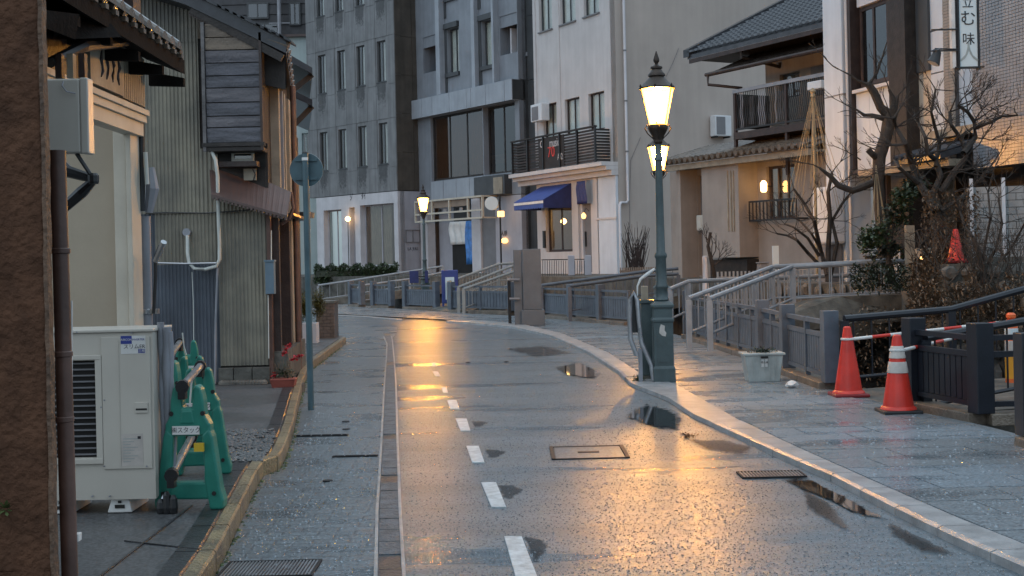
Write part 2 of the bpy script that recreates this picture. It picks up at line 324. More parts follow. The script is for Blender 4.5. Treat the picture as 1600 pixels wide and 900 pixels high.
M = dict(
 asphalt=wet_ground('wet_asphalt', (.112, .160, .192), .14, .36, 1.0, 90, .5, (.28, .50), (.6, 2.6, 1), spec=.8, bd=.0035, coat=.8),
 pavers=wet_ground('wet_pavers', (.135, .162, .18), .11, .33, 1.0, 45, 1.2, (.30, .52), (1, 1.6, 1), (.2, .1), spec=.8),
 slab=wet_ground('wet_granite_slab', (.175, .205, .225), .09, .30, .8, 70, 1.1, (.32, .54), (1, 2, 1), spec=.7),
 slab_l=wet_ground('wet_pale_granite', (.18, .225, .26), .14, .36, .8, 70, 1.1, (.32, .54), (1, 2, 1), spec=.7),
 forecourt=wet_ground('damp_concrete', (.085, .087, .09), .35, .6, .5, 80, .8),
 gravel=wet_ground('wet_gravel', (.12, .12, .12), .25, .5, 1.5, 30, .8, bd=.03, ripple=0),
 kerb=mat('kerb_granite', (.34, .34, .34), .30, .2, 6, .35, 70, spec=.6),
 kerb_gold=mat('kerb_lamp_gold', (.27, .205, .11), .28, .25, 4, .9, 50, col2=(.09, .07, .05)),  # yellow-brown of the lamp's reflection put into the stone colour
 kerb_s=mat('kerb_side', (.10, .085, .065), .45, .25, 8, .5, 40),
 gut=mat('gutter_block', (.085, .11, .13), .5, .3, 9, .9, 50), gut_d=mat('gutter_block_dark', (.035, .035, .038), .3, .25, 7, .4, 50),
 paint=mat('road_paint', (.60, .65, .67), .35, .12, 14, .3, 60, col2=(.30, .33, .34)),
 iron=mat('cast_iron', (.016, .017, .019), .6, .2, 10, .2, 60, spec=.3), soot=mat('matt_black_timber', (.012, .010, .009), .9, .2, 8, .3, 40, spec=.1),  # matt black timber with very little sheen
 water=mat('puddle_water', (.012, .014, .016), .03, .1, 3, .02, 4, spec=1), pool=soft_water('rain_pool'), film=soft_water('damp_film', .02, .14, .6), grime=soft_water('wall_grime', .04, .8, .38),
 grit=mat('wet_grit', (.14, .18, .21), .20, .45, 60, spec=.8), grit_p=mat('pale_wet_grit', (.30, .33, .35), .25, .3, 60, spec=.8), bead=mat('water_bead', (.25, .29, .32), .06, .2, 20, spec=1.0),
 concrete=mat('stained_concrete', (.20, .20, .19), .7, .25, 2.2, .3, 30, streak=.45),
 conc_d=mat('mossy_concrete', (.11, .105, .09), .7, .3, 4, .5, 25, streak=.4),
 A_wall=mat('grey_panel', (.21, .215, .22), .6, .12, 1.3, .12, 30, streak=.4),
 A_dark=mat('dark_panel', (.085, .072, .058), .6, .2, 1.5, .1, 30, streak=.35),
 white=mat('white_render', (.55, .54, .56), .6, .06, 2, .06, 40, streak=.12),
 lav=mat('pale_grey_render', (.38, .38, .42), .6, .06, 2, .06, 40, streak=.12),
 B_wall=mat('blue_grey_metal', (.23, .25, .28), .45, .08, 1.5, .05, 20, streak=.2),
 B_band=mat('pale_blue_metal', (.33, .36, .40), .4, .07, 1.5, .04, 20, streak=.2),
 B_dark=mat('charcoal_panel', (.06, .065, .07), .5, .12, 2, .05, 20, streak=.2),
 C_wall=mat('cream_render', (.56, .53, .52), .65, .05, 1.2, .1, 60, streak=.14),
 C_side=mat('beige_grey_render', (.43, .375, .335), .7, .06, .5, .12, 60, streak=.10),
 D_wall=mat('tan_render', (.33, .285, .25), .7, .08, 1.5, .1, 60, streak=.15),
 D_up=mat('cream_tan_render', (.36, .32, .28), .7, .08, 1.5, .1, 60, streak=.2),
 E_white=mat('white_panel', (.60, .64, .69), .4, .05, 1.5, .03, 20, streak=.15),
 E_cream=mat('cream_panel', (.52, .46, .38), .5, .06, 1.5, .03, 20, streak=.15),
 tile_g=mat('grey_wall_tile', (.30, .31, .33), .3, .1, 3, .05, 60), tile_b=mat('tan_wall_tile', (.30, .26, .22), .35, .12, 3, .05, 60),
 grout=mat('dark_grout', (.09, .09, .095), .8, .1, 4),
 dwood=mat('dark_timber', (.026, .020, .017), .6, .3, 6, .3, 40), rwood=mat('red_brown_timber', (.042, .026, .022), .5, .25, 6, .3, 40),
 cwood=mat('cream_painted_board', (.34, .29, .22), .55, .15, 4, .1, 40, streak=.3), gwood=mat('weathered_grey_timber', (.15, .14, .14), .7, .3, 5, .4, 40),
 black=mat('black_metal', (.015, .015, .016), .4, .1, 6), bronze=mat('dark_bronze', (.05, .036, .028), .45, .2, 8, .15, 40, metal=.5),
 lampgreen=mat('green_grey_paint', (.06, .085, .088), .35, .15, 6, .1, 60), steel=mat('galvanised_steel', (.42, .43, .45), .3, .12, 8, metal=.8, rvar=.1),
 fence=mat('blue_grey_fence_paint', (.098, .116, .142), .35, .15, 5, .08, 60), fence_d=mat('dark_fence_paint', (.011, .014, .021), .38, .15, 5, .08, 60),
 rail=mat('pale_rail_paint', (.25, .28, .31), .25, .1, 5, .05, 60), rail_c=mat('cream_rail_paint', (.31, .30, .28), .3, .1, 5, .05, 60),
 ac=mat('beige_appliance_paint', (.52, .49, .43), .4, .05, 2, .02, 20, streak=.06), acw=mat('white_appliance_paint', (.62, .64, .66), .4, .05, 2),
 dark=mat('dark_interior', (.015, .014, .013), .7, .2, 3), curtain=mat('pale_curtain', (.78, .79, .78), .8, .08, 3), curt_b=mat('tan_curtain', (.26, .20, .155), .8, .1, 3),
 corr=mat('weathered_corrugated', (.265, .24, .185), .45, .18, 1.6, .08, 30, streak=.4, col2=(.13, .125, .11)), corr_b=mat('blue_grey_corrugated', (.095, .11, .135), .45, .18, 1.6, .08, 30, streak=.35),
 stucco=mat('brown_stucco', (.088, .042, .024), .85, .22, 7, 1.0, 34, spec=.2), stucco_e=mat('stucco_edge_highlight', (.13, .075, .045), .7, .3, 12, .8, 40),
 bpipe=mat('brown_pipe', (.125, .068, .052), .45, .2, 5, .1, 40, streak=.3), leanto=mat('brown_roof_metal', (.10, .065, .058), .4, .1, 3, .05, 30, streak=.12),
 beige=mat('beige_wall', (.40, .335, .25), .65, .06, 1.5, .06, 50), cream=mat('cream_frame', (.55, .50, .41), .5, .07, 3, .05, 50, streak=.15),
 rtile=mat('black_roof_tile', (.035, .038, .045), .3, .2, 6, .1, 30), rtile_b=mat('blue_grey_roof_tile', (.055, .060, .070), .3, .2, 6, .1, 30), rtile_lamp=mat('weathered_lamp_gold_tile', (.13, .10, .075), .16, .3, 6, .2, 30),  # last one: weathered tile, colour lightened for the lamp's golden shine
 green=mat('green_plastic', (.018, .19, .142), .42, .15, 4, .05, 60, rvar=.1), white_p=mat('white_plastic', (.65, .65, .63), .4, .1, 5), yellow=mat('yellow_tape', (.6, .4, .03), .5, .1, 5),
 red=mat('red_plastic', (.62, .035, .02), .4, .12, 5, .05, 40), red_d=mat('dark_red_rubber', (.22, .012, .014), .45, .1, 5), orange=mat('orange_plastic', (.72, .13, .03), .4, .1, 5), amber=mat('amber_reflector', (.75, .33, .03), .35, .1, 5),
 refl=mat('dirty_reflective_tape', (.50, .46, .42), .4, .15, 8), terra=mat('terracotta_plastic', (.28, .07, .05), .5, .15, 6),
 navy=mat('navy_cloth', (.022, .03, .12), .6, .15, 4), blue=mat('blue_cloth', (.045, .085, .30), .55, .12, 4), tarp=mat('blue_tarp', (.06, .24, .62), .35, .2, 5, .3, 8), bluesign=mat('blue_sign', (.03, .05, .20), .4, .1, 4),
 meter=mat('blue_grey_box', (.13, .19, .24), .4, .1, 4), sign_b=mat('sign_back_paint', (.06, .11, .13), .4, .12, 6),
 hvac=mat('white_flex_pipe', (.56, .58, .54), .45, .08, 5), gpipe=mat('grey_pipe', (.28, .29, .32), .35, .12, 3, .05, 40, streak=.25),
 bark=mat('dark_bark', (.034, .027, .022), .8, .3, 12, .8, 40), bark_g=mat('grey_bark', (.05, .039, .031), .8, .3, 10, .8, 40), rope=mat('straw_rope', (.30, .25, .165), .8, .15, 9),
 leaf=mat('evergreen_leaf', (.045, .075, .032), .45, .35, 5), leaf_d=mat('dark_leaf', (.022, .038, .020), .5, .35, 5), leaf_y=mat('yellow_green_leaf', (.13, .12, .03), .5, .35, 5), dry=mat('dry_brush', (.14, .10, .065), .8, .35, 6), petal=mat('red_petal', (.5, .015, .03), .5, .2, 8), grassm=mat('weed_green', (.07, .10, .03), .6, .3, 8),
 stone=mat('garden_stone', (.13, .12, .105), .75, .3, 5, .6, 20), soil=mat('garden_soil', (.10, .09, .075), .8, .3, 3, .5, 12), block=mat('pale_block_wall', (.30, .31, .31), .7, .12, 3, .3, 40, streak=.25),
 brick=mat('brown_brick', (.13, .09, .07), .6, .2, 6, .3, 40), pale=mat('pale_mint_siding', (.42, .50, .50), .6, .06, 1, .03, 20, streak=.15), hill=mat('dark_slate', (.045, .045, .05), .6, .25, 2, .1, 20),
 ink=mat('black_ink', (.02, .02, .025), .5, .1, 5), inkb=mat('blue_print', (.03, .05, .25), .5, .1, 5), inkg=mat('grey_print', (.32, .36, .35), .5, .1, 5), signw=mat('white_sign_face', (.60, .68, .70), .35, .04, 2),
 gfab=mat('grey_door', (.18, .18, .19), .5, .08, 2, streak=.1),
)
for k_, (c1_, c2_) in enumerate((((.16, .15, .16), (.05, .05, .06)), ((.21, .165, .125), (.07, .058, .05)), ((.13, .13, .15), (.045, .045, .05)))):
    m_ = mat('weathered_plank_%s' % 'abc'[k_], c1_, .65, .2, 1.0, .5, 30, col2=c2_)
    mp_ = [n for n in m_.node_tree.nodes if n.type == 'MAPPING'][0]; mp_.inputs['Scale'].default_value = (1.6, 2, 14); mp_.inputs['Location'].default_value = (k_ * 3.7, k_, k_)
    M['plank%d' % k_] = m_
M['bulb_hot'] = emat('hot_bulb', (1.0, .58, .16), 370)
lm = bpy.data.materials.new('lamp_glass'); lm.use_nodes = True; N_ = lm.node_tree.nodes; N_.remove(N_['Principled BSDF'])
t_ = N_.new('ShaderNodeBsdfTransparent'); t_.inputs[0].default_value = (1, .86, .62, 1); e_ = N_.new('ShaderNodeEmission'); e_.inputs[0].default_value = (1, .45, .085, 1); e_.inputs[1].default_value = 3.6
a_ = N_.new('ShaderNodeAddShader'); lm.node_tree.links.new(t_.outputs[0], a_.inputs[0]); lm.node_tree.links.new(e_.outputs[0], a_.inputs[1]); lm.node_tree.links.new(a_.outputs[0], N_['Material Output'].inputs[0]); M['lamp'] = lm
M['lamp_far'] = M['lamp']
M['bulb'] = emat('warm_bulb', (1.0, .55, .18), 9)
M['warm'] = emat('warm_lit_panel', (1.0, .55, .2), 1.2)
M['amber_l'] = emat('amber_light', (1.0, .5, .15), 2.5)
M['glass'] = glass('window_glass'); M['glass_d'] = glass('dark_glass', (.85, .72, .6), .75); M['glass_c'] = glass('clear_glass', (.92, .94, .92), .95)
# ================================================================ the setting: ground, road, kerbs, canal
def byY(pix): return sorted([(lambda g: (g.y, g.x))(G(*p)) for p in pix])
NB_pix = [(1560, 676), (1300, 614), (1240, 592), (1180, 565), (1060, 526), (985, 511), (850, 498), (700, 489), (610, 483), (550, 477)]
NB = [(-20, 5.2), (4, 4.6)] + byY(NB_pix)                       # near bank of the canal, as X(Y)
FB = [(-20, 9.0), (13, 6.9), (17, 6.5), (20, 6.2), (24, 5.2), (31, 3.9), (38, 1.2), (45, -3.2), (52, -8.5), (60, -16)]
KL = byY([(318, 930), (345, 885), (400, 765), (412, 744), (438, 735), (447, 714), (458, 680), (466, 640), (474, 605), (484, 580), (530, 545)])
GL = byY([(586, 960), (588, 900), (590, 800), (596, 700), (601, 600), (604, 560), (605, 538), (598, 522)])
GR = byY([(634, 960), (632, 900), (626, 800), (622, 700), (619, 600), (616, 560), (613, 530), (608, 516)])
KR = byY([(1690, 945), (1600, 900), (1500, 856), (1400, 806), (1300, 753), (1233, 724), (1145, 683), (1085, 655), (1040, 632), (985, 606), (968, 586), (920, 554), (860, 527), (800, 513), (740, 507), (690, 504)])
KT = byY([(1690, 908), (1600, 867), (1500, 826), (1400, 781), (1300, 735), (1233, 704), (1165, 670), (1055, 618), (1000, 590), (950, 556), (880, 526), (812, 509), (745, 504), (690, 501)])   # top inner edge of the right kerb

Z_UP = .9
g = MB(); g.add([(-400, -200, -2.6), (400, -200, -2.6), (400, 900, -2.6), (-400, 900, -2.6)], [(0, 1, 2, 3)]); g.build('ground', M['conc_d'], kind='structure')

def sheet(name, left, right, ys, z, m, kind='structure', parent=None, th=0):
    b = MB()
    for y in ys:
        b.v += [(left(y), y, z), (right(y), y, z)]
    b.f = [(2 * i, 2 * i + 1, 2 * i + 3, 2 * i + 2) for i in range(len(ys) - 1)]
    return b.build(name, m, parent, kind=kind)
def fr(a, b, st):
    n = max(1, int(round((b - a) / st))); return [a + (b - a) * i / n for i in range(n + 1)]
nb = lambda y: interp(NB, y)
# street slab down to the canal bed, with its quay face
ys = fr(-20, 46, .5)
road = sheet('road', lambda y: -14 if y < 46 else -14, nb, ys, 0.0, M['asphalt'])
q = MB()
for y in ys: q.v += [(nb(y) + .001, y, 0.0), (nb(y) + .001, y, -2.6)]
q.f = [(2 * i, 2 * i + 1, 2 * i + 3, 2 * i + 2) for i in range(len(ys) - 1)]
q.add([(-14, 46, 0), (nb(46), 46, 0), (nb(46), 46, -2.6), (-14, 46, -2.6)], [(0, 1, 2, 3)])
q.build('quay_wall', M['conc_d'], kind='structure')
# far road end towards the left
sheet('far_road', lambda y: -40, lambda y: -14, fr(20, 46, 2), 0.0, M['asphalt'])
sheet('canal_water', lambda y: -40, lambda y: 9, fr(-20, 64, 4), -2.1, M['water'])

# upper bank on which the houses stand
fb = lambda y: interp(FB, y)
ys2 = fr(-20, 60, 1)
b = MB()
for y in ys2: b.v += [(fb(y), y, Z_UP), (90, y, Z_UP)]
b.f = [(2 * i, 2 * i + 1, 2 * i + 3, 2 * i + 2) for i in range(len(ys2) - 1)]
b.add([(-90, 60, Z_UP), (90, 60, Z_UP), (90, 160, Z_UP), (-90, 160, Z_UP)], [(0, 1, 2, 3)])
b.build('upper_bank_ground', M['soil'], kind='structure')
b = MB()
for y in ys2: b.v += [(fb(y), y, Z_UP), (fb(y) - .15, y, -2.6)]
b.f = [(2 * i, 2 * i + 1, 2 * i + 3, 2 * i + 2) for i in range(len(ys2) - 1)]
rw = b.build('retaining_wall', M['conc_d'], kind='structure')
# rough stones set in the visible stretch of the retaining wall
random.seed(5)
for y in fr(12.5, 24.5, .42):
    for z in fr(-.55, .75, .33):
        yy = y + random.uniform(-.1, .1) + (.2 if int(z * 3) % 2 else 0); zz = z + random.uniform(-.04, .04)
        x = fb(yy) - .15 * (Z_UP - zz) / 3.5
        s = MB(); w_, h_ = random.uniform(.17, .2), random.uniform(.13, .155)
        pts = []
        for k in range(7):
            t = 2 * math.pi * k / 7 + random.uniform(-.2, .2); pts.append((x - .02, yy + w_ * math.cos(t), zz + h_ * math.sin(t)))
        k0 = len(s.v); s.v += pts; cpt = (x - .02 - random.uniform(.05, .10), yy, zz); s.v.append(cpt)
        inn = [(x - .02 - .06, yy + (p[1] - yy) * .72, zz + (p[2] - zz) * .72) for p in pts]; s.v += inn
        s.f += [(i, (i + 1) % 7, 8 + (i + 1) % 7, 8 + i) for i in range(7)] + [(8 + i, 8 + (i + 1) % 7, 7) for i in range(7)]
        s.build('stone', M['stone'], rw)

# left footway of small block pavers between kerb and gutter
kl = lambda y: interp(KL, y); gl = lambda y: interp(GL, y); gr = lambda y: interp(GR, y); kr = lambda y: interp(KR, y); kt = lambda y: interp(KT, y)
left_walk = sheet('left_footway', lambda y: kl(y) + .005 if y < 23 else -6, gl, fr(-2, 23, .25), .004, M['pavers'])
sheet('far_footway', lambda y: -14, lambda y: interp([(23, gl(23)), (26, gl(23) - .1), (28.5, -2.6), (31, -5)], y), fr(23, 31, .5), .004, M['pavers'])
# gutter: flush edging plus concrete blocks, some of them dark
gut = sheet('gutter', gl, gr, fr(-2, 25, .25), -.001 + .003, M['gut'])
random.seed(3)
y = 5.0
darkset = 0
while y < 26:
    L_ = .30 if y < 12 else .6
    y1 = y + L_ - .012
    dk = random.random() < (.35 if y < 9 else .18)
    zt = .008 - (.004 if dk else 0) + random.uniform(-.001, .001)
    b = MB(); e = .012
    b.hexa([(gl(y) + e, y, -.02), (gr(y) - e, y, -.02), (gr(y1) - e, y1, -.02), (gl(y1) + e, y1, -.02), (gl(y) + e, y, zt), (gr(y) - e, y, zt), (gr(y1) - e, y1, zt), (gl(y1) + e, y1, zt)])
    b.build('gutter_block', M['gut_d'] if dk else M['gut'], gut)
    y += L_
for f_, nm in ((gl, 'edging'), (gr, 'edging')):
    b = MB(); yy = fr(-2, 25, .3)
    for a, c in zip(yy, yy[1:]):
        b.hexa([(f_(a) - .012, a, 0), (f_(a) + .006, a, 0), (f_(c) + .006, c, 0), (f_(c) - .012, c, 0), (f_(a) - .012, a, .013), (f_(a) + .006, a, .013), (f_(c) + .006, c, .013), (f_(c) - .012, c, .013)])
    b.build(nm, M['kerb'], gut)

# raised forecourt behind the left kerb
KH = .11
fc = sheet('forecourt', lambda y: -14, lambda y: kl(y) - .1, fr(-2, 24.0, .25), KH - .004, M['forecourt'])
kerbl = bpy.data.objects.new('left_kerb', None); COL.objects.link(kerbl); kerbl['kind'] = 'structure'
def kerb_run(f_in, f_out, y0, y1, L_, z0, zt, m, parent, name='kerb_stone', gap=.006):
    y = y0
    while y < y1 - .05:
        ye = min(y + L_, y1); a, c = y + gap, ye - gap
        n = 3; yy = [a + (c - a) * i / n for i in range(n + 1)]
        b = MB()
        for k in yy: b.v += [(f_in(k), k, z0), (f_out(k), k, z0), (f_out(k), k, zt - .012), (f_out(k) + (f_in(k) - f_out(k)) * .14, k, zt), (f_in(k), k, zt)]
        for i in range(n):
            o = 5 * i
            b.f += [(o + j, o + (j + 1) % 5, o + 5 + (j + 1) % 5, o + 5 + j) for j in range(5)]
        b.f += [(0, 1, 2, 3, 4), tuple(range(5 * n, 5 * n + 5))]
        b.build(name, m, parent); y = ye
kerb_run(lambda y: kl(y) - .075, lambda y: kl(y), 5.0, 23.3, .6, -.01, KH + .006, M['kerb_gold'], kerbl)
# dark band of stones behind the kerb
kerb_run(lambda y: kl(y) - .20, lambda y: kl(y) - .082, 5.0, 14.5, .6, -.01, KH + .001, M['gut_d'], kerbl, 'edge_stone')
# joints and gravel of the forecourt
b = MB(); A = G(300, 790, KH); B = G(150, 905, KH)
b.bar(A, A + (B - A) * 1.6, .012, .006); b.bar(G(195, 845, KH), G(310, 858, KH), .01, .006); b.build('joint', M['gut_d'], fc)
random.seed(8); b = MB()
for i in range(900):
    px = random.uniform(352, 428); py = random.uniform(672, 722)
    if px > 350 + 90 * (1 - (py - 672) / 60 * .45): continue
    c = G(px, py, KH); r = random.uniform(.010, .026)
    b.lathe(c, [(r * .7, -.004), (r, r * .35), (r * .5, r * .7)], 5, random.random() * 3)
b.build('gravel', M['gravel'], kind='stuff')

# right kerb: pale granite, flush gully on the road side and a dark joint on the path side
kerbr = bpy.data.objects.new('right_kerb', None); COL.objects.link(kerbr); kerbr['kind'] = 'structure'
kerb_run(kt, kr, 5.0, 11.0, .55, -.01, .055, M['kerb'], kerbr)
kerb_run(kt, kr, 15.2, 30, .6, -.01, .055, M['kerb'], kerbr)
# cut-out around the lamp base
ap = [G(1145, 682), G(1085, 655), G(1062, 640), G(1045, 628), G(985, 604), G(975, 592), G(990, 585), G(1055, 606), G(1165, 670)]
MB().prism([(p.x, p.y, 0) for p in ap], (0, 0, .002), (0, 0, .045)).build('kerb_apron', M['kerb'], kerbr)

# right footway: rows of granite slabs, some rows paler
walk = sheet('right_footway', kt, nb, fr(-2, 46, .4), .030, M['slab'])
rowpale = lambda y: any(abs(y - c) < .35 for c in (8.2, 10.35, 12.6, 16.2, 19.4, 23))
y = 5.0; row = 0
while y < 25:
    D_ = .40 if y < 14 else .6
    y0, y1 = y + .006, y + D_ - .006
    pale = rowpale(y + D_ / 2)
    xl0, xl1, xr0, xr1 = kt(y0) + .05, kt(y1) + .05, nb(y0) - .12, nb(y1) - .12
    wd = .6 if y < 14 else .9
    n = max(1, round((min(xr0, 5.5) - xl0) / wd)); x = 0; off = (row % 2) * .5 / n
    cuts = sorted({0, 1, *[min(1, max(0, i / n + off)) for i in range(n + 1)]})
    for a, c in zip(cuts, cuts[1:]):
        ga = .005
        p = [xl0 + (xr0 - xl0) * a + ga, xl0 + (xr0 - xl0) * c - ga, xl1 + (xr1 - xl1) * c - ga, xl1 + (xr1 - xl1) * a + ga]
        h = .036 + random.uniform(-.0012, .0012); t = random.uniform(-.0012, .0012)
        MB().hexa([(p[0], y0, .0), (p[1], y0, .0), (p[2], y1, .0), (p[3], y1, .0), (p[0], y0, h), (p[1], y0, h + t), (p[2], y1, h + t), (p[3], y1, h)]).build('paving_slab', M['slab_l'] if pale else M['slab'], walk)
    y += D_; row += 1

# dashed line: short thick white blocks
dl = [(812, 900, 840), (774, 794, 755), (743, 724, 698), (723, 674, 655), (709, 640, 626), (694, 615, 606), (683, 590, 582), (679, 573, 567)]
for i, (px, yb, yt) in enumerate([(836, 925, 840)] + [(0, 0, 0)] * 0 + [(783, 794, 755), (748, 724, 698), (727, 674, 655), (712, 640, 626), (696, 614, 606), (684, 588, 581), (679, 573, 567)]):
    sl = {0: (788, 815, 805, 840), 1: (752, 775, 768, 791), 2: (729, 748, 738, 757), 3: (712, 729, 720, 735), 4: (699, 713, 704, 718), 5: (690, 697, 693, 700), 6: (676, 684, 680, 688), 7: (674, 680, 676, 682)}[i]
    if i == 0: p = [G(812, 925), G(848, 925), G(815, 840), G(788, 840)]
    else: p = [G(sl[2], yb), G(sl[3], yb), G(sl[1], yt), G(sl[0], yt)]
    MB().prism([(q.x, q.y, 0) for q in p], (0, 0, .001), (0, 0, .008)).build('lane_mark', M['paint'], road)
# faint far edge line
e = MB()
fl = [G(525, 494), G(570, 496), G(628, 501)]
for a, c in zip(fl, fl[1:]):
    e.prism([(a.x, a.y, 0), (c.x, c.y, 0), (c.x, c.y + .45, 0), (a.x, a.y + .45, 0)], (0, 0, .004), (0, 0, .02))
e.build('edge_line', M['kerb'], road)

def grating(c0, c1, d, name, label, slats, along):
    """cast grating between ground points c0-c1 (near edge), depth d away from the viewer"""
    t = thing(name, label, 'drain grate', ((c0.x + c1.x) / 2, c0.y, 0))
    W = c1.x - c0.x
    f = MB(); z0, z1 = .003, .014
    f.box(c0.x, c1.x, c0.y, c0.y + .012, z0, z1); f.box(c0.x, c1.x, c0.y + d - .012, c0.y + d, z0, z1)
    f.box(c0.x, c0.x + .012, c0.y + .012, c0.y + d - .012, z0, z1); f.box(c1.x - .012, c1.x, c0.y + .012, c0.y + d - .012, z0, z1)
    f.build('frame', M['iron'], t)
    MB().box(c0.x + .012, c1.x - .012, c0.y + .012, c0.y + d - .012, .0045, .006).build('pit', M['dark'], t)
    for i in range(slats):
        x = c0.x + .012 + (W - .024) * (i + .5) / slats
        MB().box(x - .0045, x + .0045, c0.y + .012, c0.y + d - .012, .006, z1 - .001).build('grate_bar', M['steel'], t)
    return t
grating(G(336, 906), G(486, 906), .32, 'drain_grate', 'steel bar drain grate at the foot of the left footway, near the left kerb', 26, 0)
grating(G(1160, 749), G(1262, 747), .24, 'drain_grate', 'dark bar drain grate in the road beside the right kerb', 18, 0)
grating(G(519, 716), G(590, 714), .05, 'slot_drain', 'narrow slot drain joining the middle gutter on the left footway', 2, 0)
grating(G(459, 684), G(543, 682), .07, 'slot_drain', 'narrow slot drain across the left footway by the road sign', 5, 0)
# rectangular cover in the road
c0, c1 = G(862, 719), G(985, 717); D_ = .62
t = thing('access_cover', 'rectangular steel access cover let into the wet road', 'access cover', (.5 * (c0.x + c1.x), c0.y, 0))
sk = -.08
def qd(m, x0, x1, a, b_, z0, z1):
    f = lambda x, k: c0.x + x * (c1.x - c0.x) + sk * 0
    m.box(c0.x + x0 * (c1.x - c0.x), c0.x + x1 * (c1.x - c0.x), c0.y + a * D_, c0.y + b_ * D_, z0, z1)
m = MB(); qd(m, 0, .05, 0, 1, .001, .012); qd(m, .95, 1, 0, 1, .001, .012); qd(m, .05, .95, 0, .04, .001, .009); qd(m, .05, .95, .96, 1, .001, .009); m.build('frame', M['iron'], t)
m = MB(); qd(m, .06, .94, .05, .95, .001, .006); m.build('cover_plate', M['asphalt'], t)
m = MB(); qd(m, .36, .64, .45, .55, .0065, .010); m.build('handle', M['iron'], t)
for px, py in ((540, 660), (541, 672), (512, 753), (731, 567), (791, 566)):
    c = G(px, py); tag(MB().lathe(c, [(.035, .004), (.035, .012), (.02, .014)], 8).build('valve_cap', M['iron']), {540: 'small square dark valve cap on the left footway, upper of two', 541: 'small dark valve cap touching the slot drain end, lower of two', 512: 'small dark valve cap alone near the left kerb jog', 731: 'small round dark cap in the road, left of a pair', 791: 'small round dark cap in the road, right of a pair'}[px], 'valve cap', 'small caps in the paving')
# standing water
def puddle(pix, z=.010, m='pool', name='puddle'):
    pts = [G(*p) for p in pix]; c = sum(pts, Vector()) / len(pts); ring = []
    for i in range(len(pts)):
        a, b_ = pts[i], pts[(i + 1) % len(pts)]
        ring += [a, a.lerp(b_, .5)]
    n = len(ring); vs = [(c.x, c.y, z)]; dv_ = [1.0]
    for k, v in ((.55, .75), (.85, .35), (1.15, 0.0)):
        for q_ in ring: vs.append((c.x + (q_.x - c.x) * k, c.y + (q_.y - c.y) * k, z)); dv_.append(v)
    fs = [(0, 1 + i, 1 + (i + 1) % n) for i in range(n)]
    for k in (0, 1): fs += [(1 + k * n + i, 1 + (k + 1) * n + i, 1 + (k + 1) * n + (i + 1) % n, 1 + k * n + (i + 1) % n) for i in range(n)]
    me = bpy.data.meshes.new(name); me.from_pydata(vs, [], fs); at = me.attributes.new('depth', 'FLOAT', 'POINT')
    for i, v in enumerate(dv_): at.data[i].value = v
    me.materials.append(M[m]); link(name, me, road, 0, 'structure')
puddle([(972, 652), (985, 640), (1010, 632), (1045, 638), (1072, 655), (1062, 674), (1030, 672), (1000, 664)])
puddle([(1215, 748), (1262, 748), (1330, 782), (1390, 816), (1340, 806), (1298, 784), (1250, 764)])
puddle([(1250, 760), (1300, 790), (1340, 840), (1290, 815), (1255, 790)], .012, 'film')
puddle([(1380, 815), (1440, 842), (1500, 872), (1440, 866), (1390, 836)], .012, 'film')
puddle([(1070, 688), (1130, 688), (1190, 702), (1160, 712), (1100, 704)], .012, 'film')
puddle([(862, 574), (905, 565), (945, 585), (930, 594), (885, 588)])
puddle([(780, 545), (850, 540), (900, 552), (840, 560)], .012, 'film')
for (x0, y0, x1, y1) in ((776, 758, 822, 780), (818, 838, 860, 880), (735, 658, 765, 668), (756, 702, 795, 716)):
    puddle([(x0, y0), ((x0 + x1) / 2, y0), (x1, y0 * .7 + y1 * .3), (x1 - 8, y0 * .4 + y1 * .6), ((x0 + x1) / 2, y1), (x0 + (y1 - y0) * .35, y1)], .003, 'film', 'damp_patch')
# one repaired strip with its seam
# grit standing out of the wet asphalt, and beads of water on the paving
import numpy as np
def scatter(name, n, y0, y1, xl, xr, z, r0, r1, hk, m, seed, power=1.6):
    rg = np.random.default_rng(seed); u = rg.random(n); y = y0 + (y1 - y0) * u ** power
    L_ = np.array([xl(v) for v in np.linspace(y0, y1, 200)]); R_ = np.array([xr(v) for v in np.linspace(y0, y1, 200)]); g_ = np.linspace(y0, y1, 200)
    a, c = np.interp(y, g_, L_), np.interp(y, g_, R_); x = a + (c - a) * rg.random(n); r = r0 + (r1 - r0) * rg.random(n) ** 2; t = rg.random(n) * 6.28
    v = np.zeros((n, 8, 3)); K = 4
    for k in range(K):
        an = t + k * 2 * np.pi / K; v[:, k, 0] = x + r * np.cos(an); v[:, k, 1] = y + r * np.sin(an); v[:, k, 2] = z - .001
        v[:, K + k, 0] = x + r * .55 * np.cos(an + .3); v[:, K + k, 1] = y + r * .55 * np.sin(an + .3); v[:, K + k, 2] = z + r * hk
    f = []
    base = np.array([[0, 1, 5, 4], [1, 2, 6, 5], [2, 3, 7, 6], [3, 0, 4, 7], [4, 5, 6, 7]])
    F_ = (base[None] + (np.arange(n) * 8)[:, None, None]).reshape(-1, 4)
    me = bpy.data.meshes.new(name); me.vertices.add(n * 8); me.vertices.foreach_set('co', v.reshape(-1)); me.loops.add(F_.size); me.loops.foreach_set('vertex_index', F_.reshape(-1).astype(np.int32)); me.polygons.add(len(F_)); me.polygons.foreach_set('loop_start', np.arange(0, F_.size, 4, dtype=np.int32)); me.update(calc_edges=True); me.validate()
    me.materials.append(m); me.shade_smooth(); return link(name, me, None, 0, 'stuff')
scatter('asphalt_grit', 32000, 5.4, 24, lambda y: gr(y) + .02, lambda y: kr(y) - .03, .003, .0024, .0062, .42, M['grit'], 1, 2.2)
scatter('pale_grit', 9000, 5.4, 24, lambda y: gr(y) + .02, lambda y: kr(y) - .03, .003, .0025, .006, .6, M['grit_p'], 2, 2.2)
